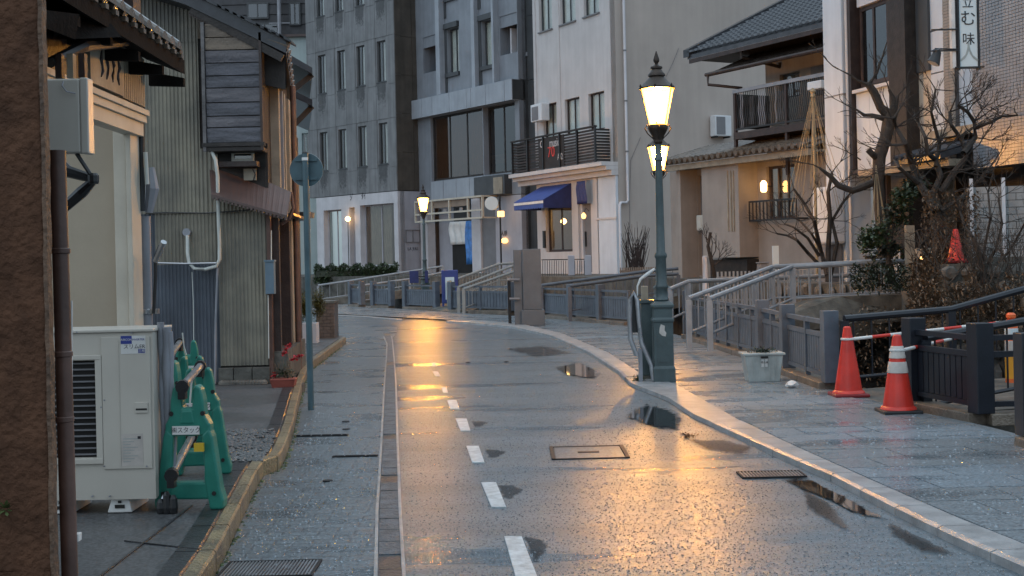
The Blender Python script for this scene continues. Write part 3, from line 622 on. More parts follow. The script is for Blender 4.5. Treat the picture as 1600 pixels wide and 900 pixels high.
scatter('footway_grit', 3000, 5.4, 18, lambda y: kl(y) + .02, lambda y: gl(y) - .03, .006, .003, .007, .5, M['grit_p'], 3, 2.2)
scatter('water_beads', 1500, 5.4, 15, lambda y: kt(y) + .1, lambda y: nb(y) - .15, .037, .004, .013, .45, M['bead'], 4)
scatter('footway_beads', 900, 5.4, 14, lambda y: kl(y) + .05, lambda y: gl(y) - .03, .006, .004, .012, .45, M['bead'], 5)
# ================================================================ left side: near wall, shop front, appliances
KH_ = KH
# --- brown stucco building, near corner
Yw = 4.7
cxw = P(75, 450, Yw).x
bst = thing('brown_stucco_building', 'rough brown stucco building corner close at the left edge', 'building', (cxw, Yw, KH))
bm = bmesh.new(); nx, nz = 60, 150
x0w, z0w, z1w = cxw - 1.6, KH - .12, 3.6
vs = [[None] * (nz + 1) for _ in range(nx + 1)]
random.seed(2)
for i in range(nx + 1):
    for j in range(nz + 1):
        a = i / nx; x = x0w + 1.6 * a; z = z0w + (z1w - z0w) * j / nz
        jit = random.uniform(-.004, .004)
        vs[i][j] = bm.verts.new((x + (random.uniform(-.002, .002) if i == nx else 0), Yw + jit, z))
for i in range(nx):
    for j in range(nz): bm.faces.new((vs[i][j], vs[i + 1][j], vs[i + 1][j + 1], vs[i][j + 1]))
for j in range(nz):
    a = bm.verts.new((cxw * 1.15, Yw * 1.12, vs[nx][j].co.z)); c = bm.verts.new((cxw * 1.15, Yw * 1.12, vs[nx][j + 1].co.z))
    bm.faces.new((vs[nx][j], a, c, vs[nx][j + 1]))
me = bpy.data.meshes.new('wall'); bm.to_mesh(me); bm.free(); me.materials.append(M['stucco']); me.shade_smooth()
link('wall', me, bst)
b = MB(); random.seed(4); zz = fr(z0w, z1w, .05); pr = []
for z in zz: pr.append((cxw + random.uniform(-.003, .002), z))
for (xa, za), (xb, zb) in zip(pr, pr[1:]):
    b.hexa([(xa - .012, Yw - .006, za), (xa + .003, Yw - .006, za), (xa - .004, Yw + .06, za), (xa - .02, Yw + .06, za), (xb - .012, Yw - .006, zb), (xb + .003, Yw - .006, zb), (xb - .004, Yw + .06, zb), (xb - .02, Yw + .06, zb)])
b.build('edge_highlight', M['stucco_e'], bst)  # paler strip paints the highlight along the corner
MB().box(x0w, cxw - .012, Yw - .012, Yw - .005, P(40, 893, Yw).z - .02, P(40, 893, Yw).z).build('base_ledge', M['stucco'], bst)
# little weed rooted in the wall
wd = MB(); c = P(8, 795, Yw - .01); random.seed(6)
for i in range(40):
    d = Vector((random.uniform(-1, 1), random.uniform(-1, -.1), random.uniform(-.5, 1))).normalized() * random.uniform(.015, .045)
    s_ = d.cross(Vector((0, 0, 1))).normalized() * .007; wd.add([c + d * .3, c + d * .7 + s_, c + d, c + d * .7 - s_], [(0, 1, 2, 3)])
tag(wd.build('weed', M['grassm']), 'tiny green weed sprouting from the brown stucco wall', 'weed')

# --- brown downpipe standing just behind the stucco corner, white cable beside it
Yp = 5.1
dp = thing('brown_downpipe', 'reddish brown downpipe between the stucco corner and the white appliance', 'downpipe', P(106, 900, Yp))
a, c = P(94, 235, Yp), P(111, 960, Yp); b = MB(); b.tube([(c.x, Yp, 0.05), (c.x - .012, Yp, a.z)], .032, 16); b.build('pipe', M['bpipe'], dp, smooth=True)
for py in (392, 553, 655):
    q_ = P(98, py, Yp); MB().lathe((c.x - .008, Yp, q_.z), [(.033, -.012), (.037, -.008), (.037, .008), (.033, .012)], 16).build('pipe_collar', M['bpipe'], dp, smooth=True)
    MB().box(c.x - .075, c.x - .03, Yp - .006, Yp + .006, q_.z - .01, q_.z + .01).build('bracket', M['black'], dp)
cb = thing('white_cable', 'white cable with a small clip box running down beside the brown downpipe', 'cable', P(124, 900, 5.15))
pts = [P(112, 470, 5.15), P(112, 600, 5.15), P(113, 760, 5.15), P(118, 830, 5.15), P(121, 960, 5.15)]
MB().tube(pts, .004, 6).build('cord', M['white_p'], cb, smooth=True)
q_ = P(120, 839, 5.13); MB().box(q_.x - .012, q_.x + .014, 5.11, 5.15, q_.z - .016, q_.z + .016).build('clip_box', M['white_p'], cb, bev=.003)

# --- metal cassette on the wall and the black folded arm under it
Yb = 5.3
c0, c1 = P(70, 240, Yb), P(137, 122, Yb)
bx = thing('wall_cassette', 'pale grey metal box fixed high beside the stucco corner', 'metal box', (c1.x, Yb, c0.z))
MB().box(c0.x, c1.x - .035, Yb, Yb + .07, c0.z, c1.z).build('casing', M['ac'], bx, bev=.008)
MB().box(c1.x - .034, c1.x, Yb - .004, Yb + .07, c0.z - .004, c1.z + .003).build('edge_rail', M['ac'], bx, bev=.006)
b = MB(); b.tube([P(99, 127, Yb - .01), P(97, 134, Yb - .02), P(104, 143, Yb - .02), P(118, 146, Yb - .01)], .003, 6); b.build('hook', M['gpipe'], bx)
ar = thing('folded_awning_arm', 'black folded arm hanging under the pale metal box', 'awning arm', P(120, 300, 5.35))
b = MB(); b.tube([P(80, 242, 5.45), P(106, 268, 5.4), P(147, 280, 5.35)], [.03, .026, .018], 8); b.build('upper_arm', M['black'], ar)
b = MB(); b.tube([P(149, 279, 5.35), P(128, 300, 5.38), P(100, 325, 5.45)], [.016, .026, .022], 8); b.build('lower_arm', M['black'], ar)
b = MB(); b.tube([P(120, 240, 5.33), P(141, 272, 5.33)], .009, 6); b.build('strut', M['black'], ar)
MB().lathe(P(146, 280, 5.34) - Vector((0, 0, .02)), [(.02, 0), (.024, .01), (.024, .035), (.016, .045)], 10).build('joint', M['black'], ar)

# --- shop front: alcove with cream frame, fluted sign boards, tiled pent roof
Yc = 9.0
xr = P(216, 400, Yc).x
shop = thing('shop_front_building', 'old shop front with beige alcove, cream frame and tiled pent roof at left', 'building', (xr, Yc, KH))
SF = Facade((xr, Yc), (xr * 0 + .03, 1)); SF = Facade((xr, Yc), (.0, 1.0)); 
zl = P(216, 205, Yc).z
MB().box(P(60, 400, Yc).x - 2, P(181, 400, Yc).x, Yc, Yc + .12, KH, zl + .4).build('alcove_wall', M['beige'], shop)
MB().box(P(181, 400, Yc).x, P(187, 400, Yc).x, Yc + .03, Yc + .1, KH, zl + .2).build('jamb_gap', M['dark'], shop)
MB().box(P(187, 400, Yc).x, P(207, 400, Yc).x, Yc - .1, Yc + .1, KH, zl + .03).build('inner_post', M['cream'], shop, bev=.006)
MB().box(P(208, 400, Yc).x, P(216, 400, Yc).x, Yc - .13, Yc + .1, KH, zl + .05).build('outer_post', M['cream'], shop, bev=.006)
# upper wall plane runs along the street from the post towards the viewer
UF = Facade((xr + .035, Yc + .05), (-.02, 1.0))    # n points to +x
def UFs(px, py): return UF.uv(px, py)
b = MB()
for k, (z0_, z1_, d0_, d1_) in enumerate(((zl - .03, zl + .06, -.10, .0), (zl + .063, zl + .11, -.10, .025), (zl + .113, zl + .15, -.10, .045))):
    b.fbox(UF, -2.6, 0.03, z0_, z1_, d0_, d1_)
b.build('lintel', M['cream'], shop)
zs0 = zl + .155; zs1 = zs0 + .36
MB().fbox(UF, -3.0, .03, zs0, zs1 + .5, -.10, 0.0).build('upper_wall', M['rwood'], shop)
a_, _ = UFs(140, 150); m1, _ = UFs(185, 170)
fl = MB(); 
for (s0, s1) in ((m1 + .04, .02),):
    n = 12
    for i in range(n):
        u0 = s0 + (s1 - s0) * i / n; u1 = s0 + (s1 - s0) * (i + .72) / n
        MB().fbox(UF, u0, u1, zs0 + .02, zs1, .002, .022).build('batten', M['cwood'], shop)
sb = MB().fbox(UF, a_ - .1, m1, zs0 + .02, zs1, .002, .04).build('sign_board', M['cwood'], shop)
# brush strokes painted on the board (four tall strokes)
random.seed(9)
for i in range(4):
    s0 = a_ + .12 + (m1 - a_ - .2) * i / 3.4; pts = []
    for k in range(7): pts.append(UF.pt(s0 + .02 * math.sin(k * 1.7 + i), zs1 - .06 - (zs1 - zs0 - .14) * k / 6, .043))
    MB().tube(pts, [.006, .011, .008, .013, .007, .011, .004], 5).build('brush_stroke', M['rwood'], sb)
# pent roof
rt = bpy.data.objects.new('pent_roof', MB().hexa([UF.pt(-3.2, zs1 + .02, .0), UF.pt(.16, zs1 + .02, .0), UF.pt(.16, zs1 - .09, .27), UF.pt(-3.2, zs1 - .09, .27), UF.pt(-3.2, zs1 + .22, .0), UF.pt(.16, zs1 + .22, .0), UF.pt(.16, zs1 + .01, .27), UF.pt(-3.2, zs1 + .01, .27)]).mesh('pent_roof', M['soot']))
COL.objects.link(rt); rt.parent = shop; rt.matrix_parent_inverse = wm(shop).inverted()
for i in range(15):        # eave tiles, each a curved cap with a round end
    s0 = -2.9 + i * .2
    t_ = MB(); n = 6
    for (dd, zz_) in ((.0, zs1 + .27), (.30, zs1 + .05)):
        for j in range(n + 1):
            an = math.pi * j / n; t_.v.append(tuple(UF.pt(s0 + .075 * math.cos(an), zz_ + .055 * math.sin(an), dd)))
    t_.f += [(j, j + 1, n + 2 + j, n + 1 + j) for j in range(n)]; t_.f.append(tuple(range(n + 1, 2 * n + 2)))
    t_.fbox(UF, s0 + .07, s0 + .13, zs1 + .0, zs1 + .03, .2, .295)
    t_.hexa([UF.pt(s0 + .06, zs1 + .21, 0), UF.pt(s0 + .14, zs1 + .21, 0), UF.pt(s0 + .14, zs1 + .03, .28), UF.pt(s0 + .06, zs1 + .03, .28), UF.pt(s0 + .06, zs1 + .24, 0), UF.pt(s0 + .14, zs1 + .24, 0), UF.pt(s0 + .14, zs1 + .055, .29), UF.pt(s0 + .06, zs1 + .055, .29)])
    t_.build('roof_tile', M['rtile_lamp'], rt)
for i in range(6):
    s0 = -2.8 + i * .6; MB().hexa([UF.pt(s0, zs1 - .16, .0), UF.pt(s0 + .05, zs1 - .16, .0), UF.pt(s0 + .05, zs1 - .17, .25), UF.pt(s0, zs1 - .17, .25), UF.pt(s0, zs1 - .06, .0), UF.pt(s0 + .05, zs1 - .06, .0), UF.pt(s0 + .05, zs1 - .11, .25), UF.pt(s0, zs1 - .11, .25)]).build('rafter', M['soot'], rt)
# timbers, wall and gutter above the roof
MB().fbox(UF, -3.2, -.3, zs1 + .5, zs1 + 2.2, -.12, -.02).build('upper_storey', M['dwood'], shop)
for px, w_ in ((182, .05), (205, .06)):
    q_ = P(px, 30, 8.4); MB().box(q_.x - w_ / 2, q_.x + w_ / 2, 8.35, 8.42, P(px, 68, 8.4).z, P(px, -60, 8.4).z).build('standing_post', M['dwood'] if px < 200 else M['rwood'], shop)
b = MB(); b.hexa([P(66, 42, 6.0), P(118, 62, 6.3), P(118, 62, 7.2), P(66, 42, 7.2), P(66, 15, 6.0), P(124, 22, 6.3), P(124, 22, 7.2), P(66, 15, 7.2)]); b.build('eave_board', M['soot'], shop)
b = MB(); b.hexa([P(84, 62, 6.8), P(190, 58, 7.4), P(190, 58, 8.2), P(84, 62, 8.2), P(84, 20, 6.8), P(150, 5, 7.4), P(150, 5, 8.2), P(84, 20, 8.2)]); b.build('eave_shade_slab', M['soot'], shop)  # black slab put in as the shade under the eave
b = MB(); b.tube([P(78, 98, 6.9), P(130, 72, 7.2), P(196, 66, 8.1)], [.03, .035, .03], 8); b.build('gutter_pipe', M['black'], shop)
for px in range(3): MB().box(P(86 + px * 18, 100, 6.9).x, P(96 + px * 18, 100, 6.9).x, 6.9, 6.95, P(90, 122, 6.9).z, P(90, 84, 6.9).z).build('wall_board', M['cwood'] if px % 2 else M['rwood'], shop)

# --- grey downpipe and cable right of the shop
gp = thing('grey_downpipe', 'grey drainpipe with clamp between the shop front and corrugated wall', 'downpipe', P(228, 600, 9.2))
x_ = P(228, 500, 9.2).x; MB().tube([(x_, 9.2, KH), (x_, 9.2, P(228, 338, 9.2).z)], .048, 14).build('pipe', M['gpipe'], gp, smooth=True)
q_ = P(226, 487, 9.2); MB().lathe((x_, 9.2, q_.z - .02), [(.05, 0), (.056, .005), (.056, .035), (.05, .04)], 14).build('clamp', M['steel'], gp, smooth=True)
MB().box(x_ + .04, x_ + .10, 9.16, 9.2, q_.z - .015, q_.z + .02).build('bracket', M['steel'], gp)
b = MB(); b.tube([P(222, 145, 9.1), P(221, 250, 9.1), P(222, 330, 9.1)], .022, 8); b.build('dark_conduit', M['black'], gp)
b = MB(); b.tube([P(227, 238, 9.05), P(230, 288, 9.05)], .016, 8); b.build('white_sleeve', M['hvac'], gp)
b = MB(); b.tube([P(235, 262, 9.15), P(238, 295, 9.15), P(232, 332, 9.15)], [.03, .05, .03], 8); b.build('wrapped_joint', M['gpipe'], gp)
b = MB(); b.tube([P(240, 490, 9.1), P(243, 430, 9.1), P(243, 400, 9.1), P(250, 384, 9.0)], .012, 8); b.build('lead', M['black'], gp)
b = MB(); b.tube([P(243, 408, 9.05), P(256, 378, 8.95)], [.018, .022], 8); b.build('wand', M['steel'], gp)

# --- outdoor air-conditioning unit
Ya = 7.2
a0, a1 = P(104, 780, Ya), P(238, 515, Ya); X0, X1, Z0, Z1 = a0.x - .28, a1.x, P(200, 780, Ya).z, P(200, 514, Ya).z
un = thing('air_conditioner_unit', 'large beige outdoor air-conditioning unit on plastic feet at left', 'air conditioner', ((X0 + X1) / 2, Ya, KH))
AF = Facade((X0, Ya), (1, 0)); au = lambda px, py: AF.uv(px, py)
gx0, gz0 = au(104, 716); gx1, gz1 = au(151, 563)
wall(AF, 0, X1 - X0, Z0, Z1 - .02, [(gx0 - .2, gx1, gz0, gz1)], .04, 'casing_front', M['ac'], un)
MB().box(X0, X1 - .001, Ya + .041, Ya + .38, Z0, Z1 - .02).build('casing', M['ac'], un, bev=.008)
MB().box(X0 - .006, X1 + .008, Ya - .012, Ya + .39, Z1 - .018, Z1).build('top_panel', M['ac'], un, bev=.005)
gg = MB().fbox(AF, gx0 - .2, gx1, gz0, gz1, -.038, -.034).build('grille', M['dark'], un)
for i in range(16):
    z = gz0 + (gz1 - gz0) * (i + .5) / 16; MB().fbox(AF, gx0 - .2, gx1 - .008, z - .004, z + .004, -.03, -.012).build('grille_bar', M['gfab'], gg)
MB().fbox(AF, gx1 - .008, gx1 + .028, gz0 - .03, gz1 + .03, .001, .012).build('grille_frame', M['ac'], un, bev=.003)
MB().fbox(AF, gx0 - .2, gx1 + .027, gz0 - .035, gz0 - .004, .001, .014).build('grille_frame', M['ac'], un, bev=.003)
MB().fbox(AF, gx0 - .2, gx1 + .027, gz1 + .004, gz1 + .03, .001, .014).build('grille_frame', M['ac'], un, bev=.003)
sx0, sz0 = au(163, 733); sx1, sz1 = au(234, 525)
pn = MB().fbox(AF, sx0, sx1, sz0, sz1, .001, .009).build('service_panel', M['ac'], un, bev=.003)
MB().fbox(AF, sx0 + .095, sx0 + .099, sz0 + .01, sz1 - .02, .0095, .0115).build('panel_rib', M['ac'], pn)
h0, hz = au(212, 645); h1, hz1 = au(233, 628)
hd = MB().fbox(AF, h0, h1 - .004, hz, hz1, .0095, .016).build('handle', M['ac'], pn, bev=.002)
MB().fbox(AF, h0 + .006, h1 - .008, hz + .016, hz + .026, .0165, .018).build('hand_slot', M['dark'], pn)
l0, lz0 = au(190, 553); l1, lz1 = au(228, 524)
st = MB().fbox(AF, l0, l1, lz0, lz1, .0095, .0105).build('sticker', M['white_p'], un)
MB().fbox(AF, l0, l0 + .062, lz1 - .045, lz1, .011, .0118).build('blue_patch', M['inkb'], st)
MB().fbox(AF, l1 - .042, l1 - .004, lz0 + .004, lz0 + .026, .011, .0118).build('blue_patch', M['inkb'], st)
text('print', 'AIRCON', .017, AF, l0 + .032, lz1 - .022, .0122, M['white_p'], st, .0004)
text('print', 'INVERTER', .016, AF, l0 + .098, lz1 - .022, .0110, M['inkb'], st, .0004)
text('print', 'スリムER', .030, AF, l0 + .075, lz1 - .062, .0110, M['ink'], st, .0004)
text('print', '三相', .018, AF, l1 - .023, lz0 + .015, .0122, M['white_p'], st, .0004)
l0, lz0 = au(191, 728); l1, lz1 = au(224, 677)
rl = MB().fbox(AF, l0, l1, lz0, lz1, .0095, .0102).build('rating_plate', M['refl'], un)
for i in range(9): MB().fbox(AF, l0 + .01, l1 - .03 - .02 * (i % 3), lz1 - .03 - i * .016, lz1 - .026 - i * .016, .0105, .011).build('print_line', M['inkg'], rl)
MB().fbox(AF, l1 - .03, l1 - .012, lz1 - .03, lz1 - .014, .0105, .011).build('print_line', M['ink'], rl)
for px, py in ((121, 519), (206, 520), (154, 560), (159, 636), (164, 625), (164, 728), (145, 775), (172, 775), (230, 728)):
    s_, z_ = au(px, py); MB().tube([AF.pt(s_, z_, .0), AF.pt(s_, z_, .013)], .005, 6).build('screw', M['gpipe'], un)
for px in (185, 92):
    s_ = au(px, 795)[0]; ft = MB()
    poly = [(s_ - .07, KH), (s_ + .07, KH), (s_ + .055, Z0 - .004), (s_ - .045, Z0 - .004)]
    ft.prism([AF.pt(a, z, -.02) for a, z in poly], (0, 0, 0), (0, .34, 0)); f_ = ft.build('foot', M['white_p'], un, bev=.006)
    MB().fbox(AF, s_ - .025, s_ + .03, KH + .025, KH + .045, -.022, -.016).build('foot_slot', M['dark'], f_)
    MB().fbox(AF, s_ - .006, s_ + .012, KH + .055, Z0 - .01, -.019, -.012).build('foot_bolt', M['black'], f_)
# insulated pipes hanging on the right side of the unit
b = thing('wrapped_pipe_bundle', 'silver-grey wrapped pipe bundle down the right side of the beige unit', 'pipes', (X1 + .06, Ya + .2, KH))
random.seed(12)
for k, r in ((.022, .018), (.05, .026), (.075, .018)):
    pts = [(X1 + k + random.uniform(-.004, .004), Ya + .1 + random.uniform(-.01, .01), z) for z in fr(KH, Z1 + .05 - k, .12)]
    MB().tube(pts, [r * random.uniform(.85, 1.12) for _ in pts], 10).build('wrapped_pipe', M['gpipe'], b, smooth=True)
for i in range(5):
    an = i * 1.3; MB().lathe((X1 + .03 + .018 * i, Ya - .02 + .02 * (i % 2), KH), [(.022, 0), (.026, .03), (.022, .06 + .02 * (i % 3)), (.01, .08 + .02 * (i % 3))], 8).build('pipe_end', M['steel'] if i % 2 else M['black'], b)

# ================================================================ corrugated house with its gable to the viewer
Yg = 14.8
gx = lambda px, py=400, Y=Yg: P(px, py, Y).x
gz = lambda px, py, Y=Yg: P(px, py, Y).z
corr = thing('corrugated_house', 'old two-storey house clad in weathered grey corrugated metal', 'house', (gx(420), Yg, KH))
def corrsheet(x0, x1, z0, z1, m, y=Yg, ztop=None, pitch=.042, amp=.008, name='corrugated_sheet', rk=0):
    n = int((x1 - x0) / pitch) * 6; vs = []
    for i in range(n + 1):
        x = x0 + (x1 - x0) * i / n; yy = y - amp * (1 + math.sin(2 * math.pi * i / 6)); zt = ztop(x) if ztop else z1
        vs += [(x, yy, z0), (x, yy, zt)]
    b_ = MB(); b_.add(vs, [(2 * i, 2 * i + 2, 2 * i + 3, 2 * i + 1) for i in range(n)]); b_.smooth = True
    return b_.build(name, m, corr)
zseam = gz(330, 331); ztop2 = gz(260, 64); zb = gz(380, 571)
rooft = lambda x: gz(230, 0) - .0 + (gz(445, 62) - gz(290, -2)) / (gx(445) - gx(290)) * (x - gx(290)) + (gz(290, -2) - gz(230, 0)) - .03
xs_ = [gx(205), gx(243), gx(290), gx(338)]
# house core behind the cladding
MB().hexa([(gx(-60), Yg + .03, KH), (gx(417), Yg + .03, KH), (-3.02, Yg + 2.5, KH), (gx(-60), Yg + 2.5, KH), (gx(-60), Yg + .03, gz(300, 60)), (gx(417), Yg + .03, gz(300, 60)), (-3.02, Yg + 2.5, gz(300, 60)), (gx(-60), Yg + 2.5, gz(300, 60))]).build('core_wall', M['dwood'], corr)
for x0, x1 in ((gx(190), gx(245)), (gx(245), gx(317))):
    corrsheet(x0, x1, zseam - .01, ztop2, M['corr'], Yg)
    corrsheet(x0, x1, ztop2 - .02, 0, M['corr'], Yg - .008, ztop=lambda x: min(rooft(x), 4.7))
corrsheet(gx(317), gx(344), zseam - .01, gz(330, 232), M['corr'], Yg)
corrsheet(gx(344), gx(421), zseam - .01, gz(344, 290), M['corr'], Yg - .01, ztop=lambda x: gz(344, 283) + (gz(452, 330) - gz(344, 283)) / (gx(452) - gx(344)) * (x - gx(344)))
corrsheet(gx(190), gx(243), KH + .02, zseam, M['corr_b'], Yg + .012)
corrsheet(gx(243), gx(341), gz(300, 413), zseam, M['corr'], Yg + .012)
corrsheet(gx(243), gx(341), KH + .02, gz(300, 413), M['corr_b'], Yg + .012)
corrsheet(gx(341), gx(419), gz(380, 571), zseam, M['corr'], Yg + .004)
MB().box(gx(418), gx(424), Yg - .03, Yg + .05, gz(420, 600), gz(420, 322)).build('corner_board', M['bpipe'], corr)
fb_ = [gx(338), gx(362), gx(391), gx(419)]
for a, c in zip(fb_, fb_[1:]): MB().box(a + .004, c - .004, Yg - .05, Yg + .1, KH, gz(380, 574)).build('foundation_block', M['conc_d'], corr, bev=.006)
b = MB(); random.seed(21)
for i in range(14):
    x = gx(345 + i * 5); b.lathe((x, Yg - .09, KH), [(.05, 0), (.045, .03), (.015, .05)], 6, i)
b.build('rubble', M['stone'], corr)
b = MB(); pts = [P(228, 333, Yg - .04), P(260, 332, Yg - .04), P(320, 333, Yg - .05), P(380, 329, Yg - .07), P(436, 322, Yg - .1)]; b.tube(pts, .008, 6); b.build('black_cable', M['black'], corr)

# shutter box with weathered planks
sh = thing('shutter_box', 'projecting wooden shutter box of weathered planks under the corrugated house eave', 'shutter box', (gx(362), Yg, gz(362, 222)))
Yk = Yg - .32
kx = lambda px: P(px, 130, Yk).x; kz = lambda py: P(362, py, Yk).z
MB().box(kx(320), kx(408), Yk + .03, Yg - .01, kz(222), kz(50)).build('box_core', M['dwood'], sh)
pl = [(222, 199), (198, 181), (180, 160), (159, 137), (136, 118), (117, 98), (97, 78), (77, 58), (57, 36)]
for i, (yb, yt) in enumerate(pl):
    mt = [M['gwood'], M['gwood'], M['gwood'], M['gwood'], M['gwood'], M['gwood'], M['cwood'] if False else M['gwood'], M['gwood'], M['gwood']][i]
    xe = 407 if i < 8 else 372
    m = MB(); m.hexa([(kx(322), Yk + .004, kz(yb)), (kx(xe), Yk + .004, kz(yb)), (kx(xe), Yk + .028, kz(yb)), (kx(322), Yk + .028, kz(yb)), (kx(322), Yk - .012, kz(yt + 1)), (kx(xe), Yk - .012, kz(yt + 1)), (kx(xe), Yk + .02, kz(yt + 1)), (kx(322), Yk + .02, kz(yt + 1))])
    o = m.build('plank', None, sh)
    o.data.materials.append(M['plank%d' % (2, 0, 2, 0, 2, 2, 0, 1, 1)[i]])
for (xa, xb) in ((316, 321), (406, 410)): MB().box(kx(xa), kx(xb), Yk - .03, Yk + .03, kz(236), kz(52 if xa > 400 else 34)).build('side_post', M['gwood'] if xa < 400 else M['rwood'], sh)
MB().box(kx(314), kx(412), Yk - .035, Yk + .04, kz(229), kz(223)).build('bottom_rail', M['dwood'], sh)
MB().box(kx(322), kx(407), Yk - .02, Yg, kz(236), kz(230)).build('floor_board', M['dwood'], sh)

# little barred window under the shutter box
FG = Facade((gx(300), Yg), (1, 0))
r_ = FG.rect(362, 226, 397, 252)
wv = window(FG, r_, corr, M['hvac'], M['glass_d'], 1, 2, .03, .02, 'vent_window')
MB().fbox(FG, *FG.rect(318, 224, 415, 262)[:2], gz(366, 262), gz(366, 224), -.02, -.012).build('recess_back', M['dark'], corr)
MB().box(gx(352), gx(410), Yg - .22, Yg - .02, gz(380, 262), gz(380, 254)).build('shelf_board', M['rwood'], corr)
MB().box(gx(385), gx(404), Yg - .05, Yg - .01, gz(390, 282), gz(390, 264)).build('painted_lit_trim', M['cwood'], corr)  # cream colour makes this trim look lit
MB().tube([P(395, 264, Yg - .1), P(399, 272, Yg - .1), P(396, 282, Yg - .1)], .008, 5).build('hook', M['black'], corr)

# lean-to roof
lt = MB()
n = 40
A0, A1, B0, B1 = P(330, 303, Yg - .25), P(449, 337, Yg - .25), P(326, 244, Yg + .12), P(455, 300, Yg + .12)
top = []
for i in range(n + 1):
    a = A0.lerp(A1, i / n); c = B0.lerp(B1, i / n); o = .0015 * math.sin(i * 2.4)
    top += [a + Vector((0, 0, o)), c + Vector((0, 0, o)), a + Vector((0, 0, o - .03)), c + Vector((0, 0, o - .03))]
lt.v = [tuple(v) for v in top]
for i in range(n):
    o = 4 * i; lt.f += [(o, o + 4, o + 5, o + 1), (o + 2, o + 3, o + 7, o + 6), (o, o + 2, o + 6, o + 4), (o + 1, o + 5, o + 7, o + 3)]
lt.f += [(0, 1, 3, 2), (4 * n, 4 * n + 2, 4 * n + 3, 4 * n + 1)]
lt.build('lean_to_roof', M['leanto'], corr)
for i in range(20):
    a = A0.lerp(A1, (i + .5) / 20); MB().box(a.x - .012, a.x + .012, a.y + .0, a.y + .03, a.z - .055, a.z - .031).build('roof_tooth', M['leanto'], corr)
b = MB(); b.tube([P(455, 300, 15.0), P(458, 325, 15.0), P(452, 342, 15.0), P(440, 350, 15.0)], .02, 8); b.build('gutter_elbow', M['bpipe'], corr)

# main roof with overhang
rf = MB(); 
ra = [P(196, -38, Yg - .35), P(290, -8, Yg - .35), P(447, 68, Yg - .35)]
rq = P(458, 150, 18.8) - P(447, 68, Yg - .35)
rb = [q_ + rq for q_ in ra]
for a, c, e_, f_ in zip(ra, ra[1:], rb, rb[1:]):
    rf.hexa([a - Vector((0, 0, .11)), c - Vector((0, 0, .11)), f_ - Vector((0, 0, .11)), e_ - Vector((0, 0, .11)), a + Vector((0, 0, .05)), c + Vector((0, 0, .02)), f_ + Vector((0, 0, .02)), e_ + Vector((0, 0, .05))])
roof = rf.build('roof', M['rtile'], corr)
for i in range(14):
    k = i / 13; a = ra[1].lerp(ra[2], k); m = MB(); L3 = Vector((ra[2] - ra[1])).normalized() * .075
    m.hexa([a - L3 - Vector((0, .05, -.04)), a + L3 - Vector((0, .05, -.04)), a + L3 + Vector((0, .3, .04)), a - L3 + Vector((0, .3, .04)), a - L3 + Vector((0, -.05, .08)), a + L3 + Vector((0, -.05, .06)), a + L3 + Vector((0, .3, .06)), a - L3 + Vector((0, .3, .08))]); m.build('roof_tile', M['rtile'], roof)
MB().bar(ra[1] + Vector((.05, .04, -.16)), ra[2] + Vector((-.05, .04, -.16)), .05, .09).build('barge_board', M['dwood'], roof)
MB().bar(P(296, 20, Yg - .3), P(440, 92, Yg - .3), .04, .05).build('barge_board', M['rwood'], roof)
for i in range(9):      # curled eave tiles along the street edge, coloured paler to suggest lamp light
    c = ra[2] + rq * (i / 9.0) + Vector((0, .05, -.01))
    MB().tube([c + Vector((-.25, 0, .08)), c + Vector((.02, 0, -.02))], [.05, .055], 8).build('eave_tile', M['rtile_lamp'], roof)
b = MB(); b.hexa([P(405, 130, Yg - .1), P(446, 140, Yg - .1), P(446, 140, Yg + 3), P(405, 130, Yg + 3), P(405, 50, Yg - .1), P(446, 76, Yg - .1), P(446, 76, Yg + 3), P(405, 50, Yg + 3)]); b.build('soffit', M['dwood'], corr)

# street front of the house, seen very obliquely: boards, posts and pipes
SFp = Facade((gx(421), Yg), (.075, -1)); SFp = Facade((gx(421), Yg + .04), (-.078, 1.0)); SFp.n = Vector((SFp.u.y, -SFp.u.x, 0))
zt_ = gz(430, 130)
MB().fbox(SFp, 0, 2.5, KH, zt_ + .6, -.06, -.002).build('front_wall', M['dwood'], corr)
for (s0, s1, dd, mt, z0_, z1_) in ((.05, .16, .10, 'rwood', KH, gz(430, 340)), (.35, .5, .10, 'cwood', gz(430, 340), zt_), (.62, .70, .12, 'gpipe', gz(430, 330), zt_), (.85, 1.0, .12, 'cwood', gz(440, 330), zt_), (1.1, 1.25, .12, 'rwood', KH, gz(440, 340)), (1.4, 1.65, .12, 'cwood', KH + .3, zt_), (1.75, 1.9, .13, 'bpipe', KH, zt_), (2.0, 2.25, .14, 'cwood', KH + .1, zt_), (2.3, 2.45, .14, 'rwood', KH, zt_ - .4)):
    MB().fbox(SFp, s0, s1, z0_, z1_, .0, dd).build('front_board', M[mt], corr)
q_ = SFp.pt(1.7, 0, .15); MB().tube([(q_.x, q_.y, KH), (q_.x, q_.y, zt_ + .2)], .04, 10).build('rain_pipe', M['bpipe'], corr, smooth=True)
MB().fbox(SFp, -.02, 2.4, KH, KH + .36, .0, .18).build('plinth', M['conc_d'], corr)
MB().fbox(SFp, .3, 2.5, gz(440, 335), gz(440, 331), .0, .25).build('lower_eave', M['rtile'], corr)
c = P(424, 434, Yg - .06); mb_ = thing('meter_box', 'blue-grey electricity box on the corner of the corrugated house', 'meter box', (c.x, c.y, P(424, 461, Yg).z))
MB().box(gx(417), gx(431), Yg - .14, Yg - .035, gz(424, 459), gz(424, 409)).build('box', M['meter'], mb_, bev=.006)
MB().box(gx(416), gx(432), Yg - .15, Yg - .03, gz(424, 409), gz(424, 406)).build('lid', M['meter'], mb_)
